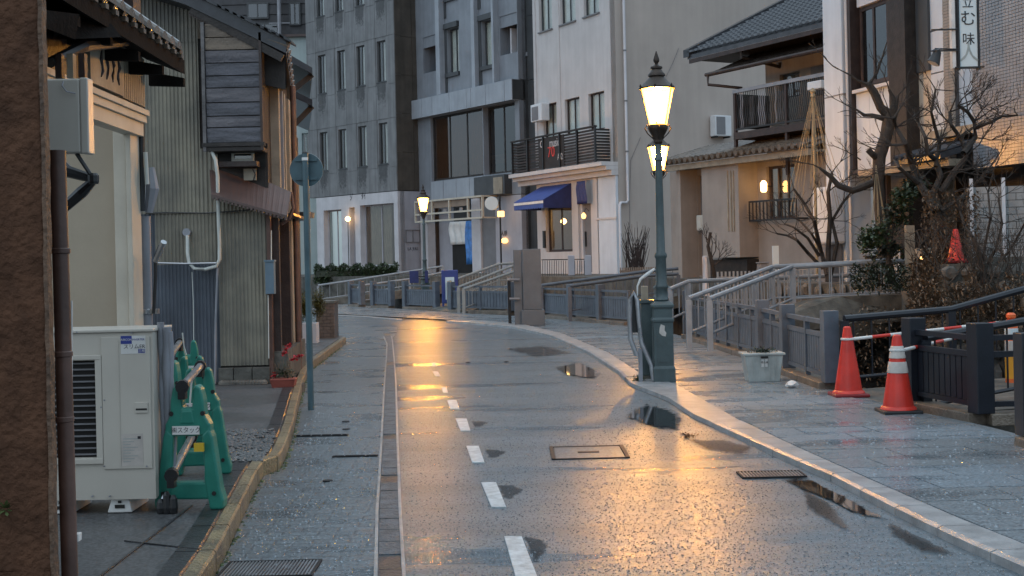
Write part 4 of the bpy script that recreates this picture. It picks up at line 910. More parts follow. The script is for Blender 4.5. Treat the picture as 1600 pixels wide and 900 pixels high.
MB().tube([P(424, 360, Yg - .06), P(424, 407, Yg - .06)], .006, 6).build('conduit', M['hvac'], mb_); MB().tube([P(419, 461, Yg - .06), P(420, 560, Yg - .06)], .007, 6).build('conduit', M['hvac'], mb_)

# white flexible hose in a loop
hs = thing('white_hose', 'white flexible pipe looping down the corrugated wall', 'pipe', P(340, 420, Yg - .1))
pts = [P(331, 237, Yg - .3), P(337, 250, Yg - .3), P(340, 275, Yg - .28), P(341, 330, Yg - .12), P(343, 380, Yg - .08), P(343, 405, Yg - .08), P(338, 416, Yg - .08), P(320, 421, Yg - .08), P(303, 419, Yg - .08), P(295, 410, Yg - .08), P(293, 395, Yg - .08), P(293, 368, Yg - .06)]
MB().tube(pts, .021, 10).build('hose', M['hvac'], hs, smooth=True)
c = P(293, 363, Yg); MB().tube([c + Vector((0, -.06, 0)), c + Vector((0, .02, 0))], .045, 14).build('wall_cap', M['gpipe'], hs, smooth=True)
tag(MB().tube([P(247, 411, Yg - .1), P(290, 412, Yg - .1), P(338, 411, Yg - .1)], .012, 8).build('horizontal_pipe', M['steel']), 'thin steel rail fixed level across the corrugated wall', 'pipe')
tag(MB().tube([P(340, 418, Yg - .06), P(337, 500, Yg - .06), P(336, 600, Yg - .06)], .014, 8).build('thin_drainpipe', M['gpipe']), 'thin grey drainpipe down the middle of the corrugated wall', 'pipe')
tag(MB().tube([P(300, 425, Yg - .06), P(302, 470, Yg - .06), P(303, 560, Yg - .06)], .005, 6).build('hanging_cord', M['hvac']), 'thin pale cord hanging down the bluish corrugated panel', 'cord')

# next house along: only its eaves and a wall show
Y2 = 19.0
nh = thing('dark_eaved_house', 'dark timber house with two stacked eaves beyond the corrugated house', 'house', (P(466, 400, Y2).x, Y2, KH))
xw = P(446, 400, Y2).x; MB().hexa([(xw - 3, Y2, KH), (xw, Y2, KH), (xw - .8, Y2 + 4, KH), (xw - 3, Y2 + 4, KH), (xw - 3, Y2, P(466, 85, Y2).z), (xw, Y2, P(466, 85, Y2).z), (xw - .8, Y2 + 4, P(466, 85, Y2).z), (xw - 3, Y2 + 4, P(466, 85, Y2).z)]) and MB().box(xw - 3, xw - .02, Y2, Y2 + .3, KH, P(466, 85, Y2).z).build('wall', M['cwood'], nh)
for (y0_, y1_) in ((90, 120), (148, 170)):
    a = P(450, y0_, Y2 - .2); c = P(488, y1_ - 12, Y2 - .2)
    dz = Vector((0, 0, .07)); bk_ = Vector((-.62, 3.6, 0))
    MB().hexa([a - Vector((.5, 0, 0)) - dz + Vector((0, 0, .3)), c - dz, c + bk_ - dz, a + bk_ - Vector((.5, 0, 0)) - dz + Vector((0, 0, .3)), a - Vector((.5, 0, 0)) + dz + Vector((0, 0, .3)), c + dz * .3, c + bk_ + dz * .3, a + bk_ - Vector((.5, 0, 0)) + dz + Vector((0, 0, .3))]).build('roof', M['rtile'], nh)
    MB().bar(P(452, y0_ + 55, Y2), c + Vector((-.05, .3, -.04)), .06, .08).build('eave_bracket', M['dwood'], nh)
MB().box(P(455, 400, 17.5).x - .3, P(489, 400, 17.5).x - .03, 17.5, 17.9, P(470, 340, 17.5).z, P(470, 331, 17.5).z).build('canopy', M['rtile'], nh)
# ================================================================ buildings across the canal
U = Z_UP
def xy(px, Y): return ((px - CX) / FPX * Y, Y)
def shell(F, a0, a1, z0, z1, depth, name, m, parent, th=.3):
    """side and back walls and flat roof behind a front wall"""
    b = MB(); b.fbox(F, a0, a0 + th, z0, z1, -depth, -th - .002); b.fbox(F, a1 - th, a1, z0, z1, -depth, -th - .002)
    b.fbox(F, a0 + th, a1 - th, z0, z1, -depth, -depth + th); b.fbox(F, a0 + th + .002, a1 - th - .002, z1 - .3, z1 - .01, -depth + th + .002, -th - .004)
    return b.build(name, m, parent)
def backing(F, a0, a1, z0, z1, d, parent, m=None, name='interior'):
    return MB().fbox(F, a0, a1, z0, z1, d - .03, d).build(name, m or M['dark'], parent)

# ---------------- A: grey panel-clad office block with a white ground floor
oA = xy(624, 54)
FA = Facade(oA, (.9, -1))
A = thing('grey_office_block', 'grey panel-clad office block with narrow windows over a white ground floor', 'building', (*oA, U))
sL = FA.uv(484, 300)[0]; zA = FA.uv(560, 303)[1]; zTop = 17.5
rows = [[(494, -34, 509, 27), (523, -42, 538, 18), (555, -50, 569, 8), (587, -58, 600, -2)],
        [(497, 88, 509, 147), (527, 79, 541, 141), (557, 70, 572, 135), (589, 61, 604, 126)],
        [(500, 208, 512, 269), (529, 202, 542, 264), (560, 196, 574, 260), (592, 190, 606, 255)]]
holes = []; 
for rw_ in rows:
    zs_ = [FA.rect(*r) for r in rw_]; z0_ = sum(r[2] for r in zs_) / 4; z1_ = sum(r[3] for r in zs_) / 4
    holes += [(r[0], r[0] + .62, z0_, z1_) for r in zs_]
wall(FA, sL, 0, zA, zTop, holes, .3, 'front_wall', M['A_wall'], A)
shell(FA, sL, 0.0, zA, zTop, 9, 'rear_walls', M['A_dark'], A)
for i, h in enumerate(holes):
    window(FA, h, A, M['B_dark'], M['glass_c'], 2, 1, .05, -.08, curtain=M['curtain'], curt=(.4, 1))
    backing(FA, h[0] - .1, h[1] + .1, h[2] - .1, h[3] + .1, -.6, A)
    # drip apron under the window
    MB().fbox(FA, h[0] - .05, h[1] + .05, h[2] - .04, h[2] - .004, -.25, .03).build('sill', M['B_dark'], A)
for h in holes:   # rain grime run down from the sills
    x0_, x1_ = h[0] - .06, h[1] + .06; ns, nt = 6, 8; vs = []; dv_ = []
    for j in range(nt + 1):
        for i in range(ns + 1):
            vs.append(FA.pt(x0_ + (x1_ - x0_) * i / ns, h[2] - .05 - 1.25 * j / nt, .036)); dv_.append((1 - j / nt) * .75 * (0 if i in (0, ns) else 1) + .05)
    me = bpy.data.meshes.new('rain_stain'); me.from_pydata(vs, [], [(j * (ns + 1) + i, j * (ns + 1) + i + 1, (j + 1) * (ns + 1) + i + 1, (j + 1) * (ns + 1) + i) for j in range(nt) for i in range(ns)])
    at = me.attributes.new('depth', 'FLOAT', 'POINT'); at.data.foreach_set('value', dv_); me.materials.append(M['grime']); link('rain_stain', me, A)
# cladding panels: 1 cm proud with open joints
cols = sorted({sL, 0.0, *[h[0] - .09 for h in holes[:4]], *[h[1] + .09 for h in holes[:4]]})
xs_ = [sL]; 
for h in holes[:4]: xs_ += [h[0] - .12, h[1] + .12]
xs_ += [0.0]
zl_ = [zA, zA + .85] ; zr = [(holes[4 * k][2], holes[4 * k][3]) for k in (2, 1, 0)]
lev = [zA]
for (a, c) in zr: lev += [a - .15, c + .15]
lev += [zTop]
for i in range(len(xs_) - 1):
    for j in range(len(lev) - 1):
        if i % 2 == 1 and j % 2 == 1: continue
        if xs_[i + 1] - xs_[i] < .05: continue
        zz_ = [lev[j], lev[j + 1]] if lev[j + 1] - lev[j] < 2.2 else [lev[j], (lev[j] + lev[j + 1]) / 2, lev[j + 1]]
        for a, c in zip(zz_, zz_[1:]):
            MB().fbox(FA, xs_[i] + .008, xs_[i + 1] - .008, a + .008, c - .008, .002, .022 + random.uniform(0, .006)).build('cladding_panel', M['A_wall'], A)
# side wall, receding to the right
FAs = Facade(oA, (1, .9))
zz_ = fr(zA, zTop, 1.55)
for i, (a, c) in enumerate(zip(zz_, zz_[1:])):
    for s0, s1 in ((0.0, .9), (.9, 2.4)):
        MB().fbox(FAs, s0 + .01, s1 - .01, a + .01, c - .01, .002, .02).build('side_panel', M['A_dark'], A)
# white ground floor
zc = FA.uv(560, 303)[1] - .03
r1, r2, r3 = FA.rect(508, 328, 536, 412), FA.rect(548, 324, 557, 412), FA.rect(565, 319, 618, 412)
gs = FA.uv(497, 360)[0]
wall(FA, gs, .05, U, zc, [(r1[0], r1[1], U + .2, r1[3]), (r2[0], r2[1], U + .2, r2[3]), (r3[0], r3[1], U + .35, r3[3])], .35, 'shop_wall', M['white'], A, d=.06)
for r in (r1, r2, r3): window(FA, (r[0], r[1], U + (.35 if r is r3 else .2), r[3]), A, M['lav'], M['glass_c'], 2 if r is not r2 else 1, 1, .06, -.2, 'shop_window', curtain=M['curt_b'] if r is r3 else None, curt=(.15, .75))
backing(FA, gs + .1, 0, U, zc, -1.6, A, M['curt_b'])
MB().fbox(FA, gs, 0, zc - .05, zc - .01, -1.6, -.35).build('ceiling', M['lav'], A)
wall(FAs, .06, 2.3, U, zc, [], .25, 'shop_side_wall', M['lav'], A, d=.05)
a_, c_, e_, f_ = FAs.rect(632, 359, 655, 379)
wf = MB()
for (p, q_, r, s_) in ((a_, c_, e_, e_ + .03), (a_, c_, f_ - .03, f_), (a_, a_ + .04, e_ + .03, f_ - .03), (c_ - .04, c_, e_ + .03, f_ - .03), ((a_ + c_) / 2 - .02, (a_ + c_) / 2 + .02, e_ + .03, f_ - .03)): wf.fbox(FAs, p, q_, r, s_, .051, .09)
wf.build('wall_frame', M['gfab'], A)
text('lettering', 'LA JULI', .18, FAs, (a_ + c_) / 2, FAs.uv(644, 389)[1], .055, M['ink'], A)
s_, z_ = FA.uv(552, 309); text('lettering', 'ｼﾞ', .34, FA, s_, z_, .065, M['ink'], A); s_, z_ = FA.uv(570, 307); text('lettering', 'ﾀｲ', .34, FA, s_, z_, .065, M['ink'], A)
# lit things in the shop windows
c = FA.pt((r2[0] + r2[1]) / 2 - .05, FA.uv(552, 342)[1], -.1)
gl_ = thing('globe_lamp', 'small glowing globe lamp on a thin post in the white shop window', 'lamp', (c.x, c.y, U))
MB().lathe(c + FA.n * .35 - Vector((0, 0, .11)), [(.02, 0), (.09, .04), (.12, .11), (.09, .18), (.02, .22)], 12).build('globe', M['bulb'], gl_, smooth=True)
MB().tube([(c + FA.n * .35).to_3d() * 1 - Vector((0, 0, .1)), Vector((c.x + FA.n.x * .35, c.y + FA.n.y * .35, U))], .02, 6).build('post', M['black'], gl_)
c = FA.pt((r1[0] + r1[1]) / 2 + .2, FA.uv(530, 350)[1], -.6)
hl = thing('pendant_lamp', 'warm pendant lamp hanging inside the leftmost shop window of the grey block', 'lamp', c)
MB().lathe(c, [(.02, 0), (.08, .04), (.1, .1), (.03, .2)], 10).build('shade', M['bulb'], hl, smooth=True)
MB().tube([c + Vector((0, 0, .2)), Vector((c.x, c.y, zc - .05))], .008, 5).build('cord', M['black'], hl)

# ---------------- pale building and dark roof left of the grey block
oP = xy(500, 62); FP = Facade(oP, (1, 0))
Pb = thing('pale_mint_building', 'pale mint-grey building with dark slate upper part beyond the eaves', 'building', (*oP, U))
sl_ = FP.uv(380, 60)[0]; z1_ = FP.uv(470, 58)[1]
rws = [FP.rect(472, 110, 484, 160), FP.rect(472, 208, 484, 262), FP.rect(474, 300, 486, 360)]
wall(FP, FP.uv(300, 60)[0], .6, U, z1_, rws, .3, 'front_wall', M['pale'], Pb)
for r in rws: window(FP, r, Pb, M['pale'], M['glass'], 2, 1, .06, -.1, curtain=M['curtain'])
MB().fbox(FP, FP.uv(300, 60)[0] - .1, .7, z1_, z1_ + .12, -.2, .2).build('cornice', M['leanto'], Pb)
zt2 = FP.uv(470, -60)[1]
zz_ = fr(z1_ + .13, zt2, .5)
for a, c in zip(zz_, zz_[1:]): MB().hexa([FP.pt(FP.uv(300, 60)[0], a, .02), FP.pt(.7, a, .02), FP.pt(.7, a, -.3), FP.pt(FP.uv(300, 60)[0], a, -.3), FP.pt(FP.uv(300, 60)[0], c - .02, -.02), FP.pt(.7, c - .02, -.02), FP.pt(.7, c - .02, -.3), FP.pt(FP.uv(300, 60)[0], c - .02, -.3)]).build('slate_course', M['hill'], Pb)
for r in (FP.rect(386, 4, 420, 30), FP.rect(392, 36, 436, 56), FP.rect(452, 4, 470, 40)): window(FP, r, Pb, M['B_dark'], M['glass'], 2, 1, .08, .1)
pp = thing('rooftop_pole', 'slim grey pole standing above the dark slate roof', 'pole', FP.pt(FP.uv(440, 60)[0], z1_, .5)); 
a_ = FP.uv(440, 60)[0]; MB().tube([FP.pt(a_, z1_, .5), FP.pt(a_, zt2, .5)], .1, 8).build('shaft', M['gpipe'], pp)
for k in range(3): MB().tube([FP.pt(a_ - .5, z1_ + 1.2 * (k + .5), .5), FP.pt(a_ + .5, z1_ + 1.2 * (k + .5), .5)], .03, 6).build('cross_arm', M['gpipe'], pp)

# ---------------- B: blue-grey building
oB = xy(652, 55); FB_ = Facade(oB, (.7, -1)); F = FB_
B_ = thing('blue_grey_building', 'blue-grey metal-clad building with recessed windows and a brown glazed middle floor', 'building', (*oB, U))
s = lambda px, py=200: F.uv(px, py)[0]
z = lambda px, py: F.uv(px, py)[1]
zb1, zb0 = z(730, 141), z(730, 172)      # band
sR = s(812, 200); zt = 18.2
rB = dict(w1=(s(699, 70), s(717, 70), z(706, 114), z(706, 44)), w2=(s(753, 60), s(775, 60), z(764, 102), z(764, 30)),
          bal=(s(661, 80), s(688, 80), z(675, 112), z(675, 55)), bal2=(s(781, 50), s(808, 50), z(795, 84), z(795, 22)),
          u1=(s(661, 0), s(688, 0), z(675, -2), z(675, -60)), u2=(s(699, 0), s(717, 0), z(706, 0), z(706, -60)), u3=(s(753, 0), s(775, 0), z(764, -14), z(764, -70)), u4=(s(781, 0), s(808, 0), z(795, -30), z(795, -90)))
rB['u2'] = (rB['w1'][0], rB['w1'][1], rB['w1'][2] + 3.1, rB['w1'][3] + 3.1); rB['u3'] = (rB['w2'][0], rB['w2'][1], rB['w2'][2] + 3.1, rB['w2'][3] + 3.1)
rB['u1'] = (rB['bal'][0], rB['bal'][1], rB['bal'][2] + 3.1, rB['bal'][3] + 3.1); rB['u4'] = (rB['bal2'][0], rB['bal2'][1], rB['bal2'][2] + 3.1, rB['bal2'][3] + 3.1)
wall(F, 0, sR, zb1, zt, list(rB.values()), .35, 'upper_wall', M['B_wall'], B_)
shell(F, 0, sR, U, zt, 8, 'rear_walls', M['B_dark'], B_, .2)
for k in ('w1', 'w2', 'u2', 'u3'):
    h = rB[k]; window(F, h, B_, M['B_dark'], M['glass_c'], 2, 1, .06, -.16, curtain=M['curtain'])
    backing(F, h[0] - .1, h[1] + .1, h[2] - .1, h[3] + .1, -.6, B_)
    MB().fbox(F, h[0] - .12, h[1] + .04, h[3] + .004, h[3] + .22, -.1, .12).build('window_hood', M['B_dark'], B_)
    MB().fbox(F, h[0] - .1, h[1] + .04, h[2] - .16, h[2] - .004, -.1, .10).build('window_sill', M['B_dark'], B_)
    MB().fbox(F, h[0] - .24, h[0] - .03, zb1 + .01 if k[0] == 'w' else h[2] - .8, h[3] + .2, .002, .03).build('dark_inset', M['A_dark'] if False else M['B_dark'], B_)
for k in ('bal', 'bal2', 'u1', 'u4'):
    h = rB[k]; backing(F, h[0] - .05, h[1] + .05, h[2] - .05, h[3] + .1, -1.5, B_, M['dark'])
    MB().fbox(F, h[0] - .1, h[1] + .1, h[2] - .15, h[2], -1.5, -.36).build('balcony_floor', M['B_wall'], B_)
    MB().fbox(F, h[0] - .12, h[0] - .002, h[2], h[3], -1.5, -.36).build('balcony_side', M['B_wall'], B_)
    MB().fbox(F, h[0], h[1], h[3] - .45, h[3] - .005, -.1, -.03).build('balcony_header', M['B_wall'], B_)
    MB().fbox(F, h[0] + .25, h[0] + .55, h[2] + .02, h[3] - .5, -1.48, -1.44).build('balcony_door', M['gfab'], B_)
h = rB['bal2']; MB().fbox(F, h[1] - .75, h[1] - .66, h[2] + .01, h[3] - .5, -1.4, -.2).build('balcony_partition', M['white'], B_)
for px0, px1, dd in ((690, 696, .28), (724, 744, .16), (744, 749, .22), (777, 780, .25)):
    MB().fbox(F, s(px0, 100), s(px1, 100), zb1 + .01, zt, .002, dd).build('wall_fin', M['B_band'] if dd > .2 else M['B_wall'], B_)
js = [0] + [s(x) for x in (670, 686, 713, 740, 747, 770, 800)] + [sR]
for a, c in zip(js, js[1:]): MB().fbox(F, a + .012, c - .012, zb0, zb1 - .01, -.1, .32).build('band_panel', M['B_band'], B_)
MB().fbox(F, 0, sR, zb0 + .02, zb1 - .03, -.3, .29).build('band_core', M['B_dark'], B_)
# brown glazed floor
zg1, zg0 = zb0 - .02, z(713, 279)
a0, a1, a2 = s(673), s(754), s(805)
wall(F, 0, sR, z(713, 312), zb0, [(a0, a1, zg0, zg1), (a1 + .05, a2, zg0, zg1)], .3, 'middle_wall', M['B_wall'], B_)
window(F, (a0, a1, zg0, zg1), B_, M['dwood'], M['glass_d'], 3, 1, .09, -.12, 'glazed_window', curtain=M['curt_b'])
window(F, (a1 + .05, a2, zg0, zg1), B_, M['dwood'], M['glass_d'], 2, 1, .09, -.25, 'glazed_window')
backing(F, a0, a2, zg0, zg1, -1.5, B_)
MB().fbox(F, a0 + .1, a1 - .1, zg0 + .55, zg0 + .9, -1.2, -1.1).build('shelf', M['cwood'], B_)
for i in range(4):
    a = a0 + (a1 - a0) * i / 4 + .012; MB().fbox(F, a, a + (a1 - a0) / 4 - .024, z(713, 311), zg0 - .03, .002, .05).build('spandrel_panel', M['B_band'], B_)
blk = MB().fbox(F, s(752, 290), s(800, 290), z(776, 305), z(776, 275), .002, .35).build('dark_canopy', M['B_dark'], B_)
MB().fbox(F, s(783, 290), s(797, 290), z(790, 303), z(790, 277), .351, .37).build('painted_lit_patch', M['cwood'], blk)  # cream plate stands in for a warmly lit bit of the canopy
# balcony-like sign frame over the shop
sf = thing('sign_frame', 'cream steel frame with blank sign boards over the blue-grey building shop', 'sign frame', F.pt(s(720, 340), z(720, 345), .3))
q0, q1, q2 = s(670, 330), s(753, 330), s(776, 330); zz0, zz1 = z(715, 344), z(715, 312)
m = MB()
for zz_ in (zz0, zz0 + (zz1 - zz0) * .36, zz1): m.fbox(F, q0, q2, zz_ - .035, zz_ + .035, .62, .70)
for a in (q0, q0 + (q1 - q0) * .33, q0 + (q1 - q0) * .66, q1, q2): m.fbox(F, a - .035, a + .035, zz0 + .036, zz1 - .036, .61, .69)
m.build('frame', M['cream'], sf); MB().fbox(F, q0 + .05, q1 - .05, zz0 + (zz1 - zz0) * .62, zz1 - .05, .55, .60).build('sign_board', M['curt_b'], sf)
for a in (q0, q1, q2):
    for zz_ in (zz0, zz1): MB().fbox(F, a - .03, a + .03, zz_ - .03, zz_ + .03, .002, .605).build('bracket', M['cream'], sf)
for k, a in enumerate((.32, .42, .62, .72)): MB().fbox(F, q0 + (q1 - q0) * a, q0 + (q1 - q0) * (a + .05), zz0 + (zz1 - zz0) * .42, zz0 + (zz1 - zz0) * .58, .3, .34).build('letter_block', M['white'] if k % 2 else M['ink'], sf)
# ground floor
zgf = z(713, 313)
cols_ = [(s(660, 380), s(671, 380), 'white'), (s(740, 380), s(754, 380), 'white'), (s(754, 380), s(775, 380), 'gfab'), (s(775, 380), sR, 'lav')]
for (a, c, mt) in cols_: MB().fbox(F, a, c, U, zgf, -.3, .0 if mt != 'white' else .08).build('ground_wall', M[mt], B_)
MB().fbox(F, s(671, 380), s(694, 380), U, zgf, -.6, -.5).build('rear_wall', M['lav'], B_)
MB().fbox(F, s(694, 380), s(740, 380), U, z(715, 382), -.48, -.40).build('shutter_door', M['dark'], B_)
MB().fbox(F, s(694, 380), s(740, 380), z(715, 382), zgf, -.56, -.50).build('transom', M['B_dark'], B_)
def cloth(F, a0, a1, z0, z1, d, m, name, label, cat, amp=.05, n=24):
    b = MB(); vs = []
    for j in range(7):
        zz_ = z0 + (z1 - z0) * j / 6
        for i in range(n + 1):
            k = i / n; vs.append(F.pt(a0 + (a1 - a0) * (k + .04 * math.sin(j * 1.1)), zz_, d + amp * math.sin(k * 17 + j * .5)))
    b.add(vs, [(j * (n + 1) + i, j * (n + 1) + i + 1, (j + 1) * (n + 1) + i + 1, (j + 1) * (n + 1) + i) for j in range(6) for i in range(n)]); b.smooth = True
    o = b.build(name, m); tag(o, label, cat)
    so_ = o.modifiers.new('thickness', 'SOLIDIFY'); so_.thickness = .01
    return o
cloth(F, s(694, 370), s(721, 370), z(708, 382), z(708, 346), -.3, M['curtain'], 'white_curtain', 'white cloth hanging over the shop doorway beside the blue tarp', 'curtain')
cloth(F, s(722, 370), s(738, 370), z(730, 413), z(730, 345), -.2, M['tarp'], 'blue_tarpaulin', 'bright blue tarpaulin hanging beside the white cloth', 'tarpaulin')
ls = thing('lit_wall_plate', 'small glowing yellowish plate on the pale ground-floor wall', 'wall light', F.pt(s(790, 376), z(790, 380), .02))
MB().lathe(F.pt(s(790, 376), z(790, 376), .04) - Vector((0, 0, .1)), [(.05, 0), (.17, .05), (.18, .12), (.06, .2)], 14).build('shade', M['amber_l'], ls, smooth=True)
text('lettering', '人形', .22, F, s(788, 365), z(788, 365), .02, M['ink'], B_)
# dark slab wall right of the blue-grey building
FBd = Facade(F.pt(sR, 0, -.4)[:2], (.7, -1)); dk = thing('dark_side_wall', 'tall dark grey wall strip between the blue-grey and cream buildings', 'wall', (*F.pt(sR, 0, 0)[:2], U))
for a, c in zip(fr(U, 18, 2.4), fr(U, 18, 2.4)[1:]): MB().fbox(FBd, .02, 2.6, a + .01, c - .01, -.3, 0).build('wall_panel', M['B_dark'], dk)
# round sign
c = F.pt(s(799, 318), z(799, 318), .9); rs = thing('round_sign', 'white round sign on a dark post beside the blue awning', 'sign', (c.x, c.y, U))
dn = Vector((-.15, -1, 0)).normalized()
MB().tube([c + dn * .12, c - dn * .12], .26, 24).build('disc', M['signw'], rs); MB().tube([Vector((c.x + .3, c.y, U)), Vector((c.x + .3, c.y, c.z + .3))], .035, 8).build('post', M['black'], rs)
MB().box(c.x - .01, c.x + .3, c.y - .02, c.y + .02, c.z + .02, c.z + .05).build('arm', M['black'], rs)
MB().box(c.x + .2, c.x + .46, c.y - .14, c.y + .12, c.z - .52, c.z - .3).build('lamp', M['amber_l'], rs, bev=.03)

# ---------------- C: cream building with balcony bar and blue awnings
oC = xy(969, 40.5); F = FC = Facade(oC, (.525, -1)); s = lambda px, py=200: F.uv(px, py)[0]; z = lambda px, py: F.uv(px, py)[1]
C_ = thing('cream_corner_building', 'tall cream rendered building with slatted balcony and blue awnings', 'building', (*oC, U))
sLc = s(836, 200); ztc = 14.5
rowA = [(844, 867), (877, 903), (914, 940)]
def rowr(xsr, yb, yt):   # rows share one sill height
    zb_ = sum(z((a + c) / 2, y_) for (a, c), y_ in zip(xsr, yb)) / 3; zt_ = sum(z((a + c) / 2, y_) for (a, c), y_ in zip(xsr, yt)) / 3
    return [(s(a, 100), s(c, 100), zb_, zt_) for a, c in xsr]
top = rowr([(844, 864), (877, 901), (914, 938)], (47, 35, 22), (-24, -40, -55)); mid = rowr([(847, 868), (881, 904), (918, 943)], (216, 210, 205), (162, 153, 145))
zcor = z(900, 262)
wall(F, sLc, 0, zcor, ztc, top + mid, .3, 'front_wall', M['C_wall'], C_)
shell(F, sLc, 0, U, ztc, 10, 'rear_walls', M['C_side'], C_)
for h in top + mid:
    window(F, h, C_, M['B_dark'] if h in top else M['rwood'], M['glass_c'], 2, 1, .05, -.1, curtain=M['curtain'], sill=M['gfab'] if h in top else None)
    backing(F, h[0] - .1, h[1] + .1, h[2] - .1, h[3] + .1, -.7, C_)
for a in (s(838, 100), s(875, 100), s(955, 100)): MB().fbox(F, a - .02, a + .02, zcor + .3, ztc, .002, .03).build('pilaster_strip', M['C_wall'], C_)
# long side wall receding to the right
FCs = Facade(oC, (1, .525))
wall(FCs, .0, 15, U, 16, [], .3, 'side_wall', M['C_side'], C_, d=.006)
# drainpipe on the side wall, elbow near the balcony
dpp = thing('pale_drainpipe', 'pale drainpipe down the cream building corner with a low sideways elbow', 'downpipe', FCs.pt(.3, U, .08))
t1 = FCs.uv(975, 150)[0]; zel = FCs.uv(975, 317)[1]; t0 = -.15
MB().tube([FCs.pt(t1, 13, .1), FCs.pt(t1, zel + .08, .1), FCs.pt(t1 - .06, zel, .1), FCs.pt(.04, zel, .1), FCs.pt(-.02, zel, .14), FCs.pt(-.08, zel - .08, .16), FCs.pt(-.08, U, .16)], .045, 10).build('pipe', M['white'], dpp, smooth=True)
for zz_ in (zel + 1.6, zel + 3.2, zel + 4.8): MB().lathe(FCs.pt(t1, zz_, .1), [(.055, 0), (.055, .05)], 10).build('clip', M['gfab'], dpp)
for pts in ([(1060, 75), (1050, 100), (1035, 130), (1030, 160)], [(1000, 215), (985, 250), (983, 310), (984, 400)]):
    tag(MB().tube([FCs.pt(FCs.uv(*p)[0], FCs.uv(*p)[1], .03) for p in pts], .008, 5).build('wall_wire', M['gfab']), 'thin slack wire high on the beige side wall' if pts[0][0] > 1030 else 'thin wire running down the beige side wall near the drainpipe', 'wire')
# cornice and balcony
cor = MB(); zc0 = zcor
for (dz0, dz1, d1) in ((-.42, -.26, .25), (-.255, -.13, .45), (-.125, .0, .62)): cor.fbox(F, s(812, 265) + .3, .0, zc0 + dz0, zc0 + dz1, .002, d1)
cor.build('cornice', M['C_wall'], C_)
bal = thing('slatted_balcony', 'dark slatted balcony rail with white and red lettering on the cream building', 'balcony', F.pt(s(885, 240), zc0, .6))
zb_, zt_ = zc0 + .02, z(885, 213); b0, b1 = s(818, 240) + .25, s(955, 235)
for i in range(6):
    a = b0 + (b1 - b0) * i / 5; MB().fbox(F, a - .03, a + .03, zb_, zt_ + .02, .56, .62).build('baluster_post', M['black'], bal)
for i in range(11):
    zz_ = zb_ + .06 + (zt_ - zb_ - .12) * i / 10; MB().fbox(F, b0, b1, zz_ - .032, zz_ + .032, .53, .555).build('slat', M['dwood'] if i % 3 else M['rwood'], bal)
MB().fbox(F, b0 - .03, b1 + .03, zt_ + .021, zt_ + .07, .52, .64).build('top_rail', M['dwood'], bal)
for a in (b0, b1):
    for i in range(11):
        zz_ = zb_ + .06 + (zt_ - zb_ - .12) * i / 10; MB().fbox(F, a - .012, a + .012, zz_ - .032, zz_ + .032, .05, .529).build('side_slat', M['dwood'], bal)
bn = MB().fbox(F, F.uv(841, 230, .58)[0], F.uv(881, 230, .58)[0], zb_ + .03, zt_ - .02, .565, .578).build('banner', M['dwood'], bal)
sb_ = lambda px, py: F.uv(px, py, .59)
text('lettering', 'C', .34, F, *sb_(846, 226), .586, M['white'], bn); text('lettering', 'music', .42, F, *sb_(866, 223), .586, M['white'], bn, .004, 'CENTER', .7)
text('lettering', '70', .50, F, *sb_(861, 238), .586, M['red'], bn); text('lettering', 'A12', .30, F, *sb_(875, 245), .586, M['white'], bn, .004, 'CENTER', .7)
# ground floor front
zg = zc0 - .42
sh_ = dict(win=(s(853, 360), s(894, 360), U + .75, z(875, 322)), door=(s(904, 370), s(926, 370), U + .05, z(915, 318)))
wall(F, sLc, 0, U, zg, list(sh_.values()), .25, 'shop_front', M['C_wall'], C_)
window(F, sh_['win'], C_, M['rwood'], M['glass_c'], 2, 1, .08, -.12, 'shop_window')
backing(F, sh_['win'][0] - .2, sh_['door'][1] + .2, U, zg, -2.0, C_, M['curt_b'])
d_ = MB().fbox(F, sh_['door'][0], sh_['door'][0] + .12, U + .05, sh_['door'][3], -.2, -.1).build('door_jamb', M['white'], C_)
dr = MB().fbox(F, sh_['door'][0] + .13, sh_['door'][1] - .02, U + .05, sh_['door'][3] - .02, -.22, -.17).build('door', M['gfab'], C_)
MB().fbox(F, sh_['door'][0] + .2, sh_['door'][0] + .24, U + .9, U + 1.4, -.168, -.12).build('handle', M['black'], dr)
for (a, c) in ((s(928, 360), s(938, 360)), (s(940, 360), -.02)): MB().fbox(F, a, c, U, zg - .01, .002, .10).build('pilaster', M['E_white'] if a > s(939, 360) else M['C_wall'], C_)
MB().fbox(F, s(935, 360), .02, U + 1.75, U + 1.81, .101, .13).build('moulding', M['C_wall'], C_)
for k, (px, py) in enumerate(((863, 346), (886, 341))):
    c = F.pt(s(px, py), z(px, py), -.45); lp = thing('shop_lamp', ['round warm lamp in the left half of the cream shop window', 'round warm lamp in the right half of the cream shop window'][k], 'lamp', c, 'round lamps in the cream shop window')
    MB().lathe(c - Vector((0, 0, .1)), [(.02, 0), (.08, .03), (.11, .1), (.08, .17), (.02, .2)], 10).build('globe', M['bulb'], lp, smooth=True); MB().tube([c + Vector((0, 0, .1)), c + Vector((0, 0, .8))], .006, 5).build('cord', M['black'], lp)
c = F.pt(s(921, 337), z(921, 337), .22); lp = thing('door_lamp', 'small lantern with a curled bracket beside the cream shop door', 'lamp', c)
MB().lathe(c - Vector((0, 0, .1)), [(.03, 0), (.07, .04), (.08, .12), (.02, .2)], 8).build('globe', M['amber_l'], lp); MB().tube([c + Vector((0, 0, .1)), c + Vector((0, 0, .25)) - F.n * .1, c + Vector((0, 0, .15)) - F.n * .2], .012, 5).build('bracket', M['black'], lp)
for i in range(3):
    c = F.pt(s(850 + i * 0, 370), U + 1.0 + .25 * i, .03)
q_ = MB()
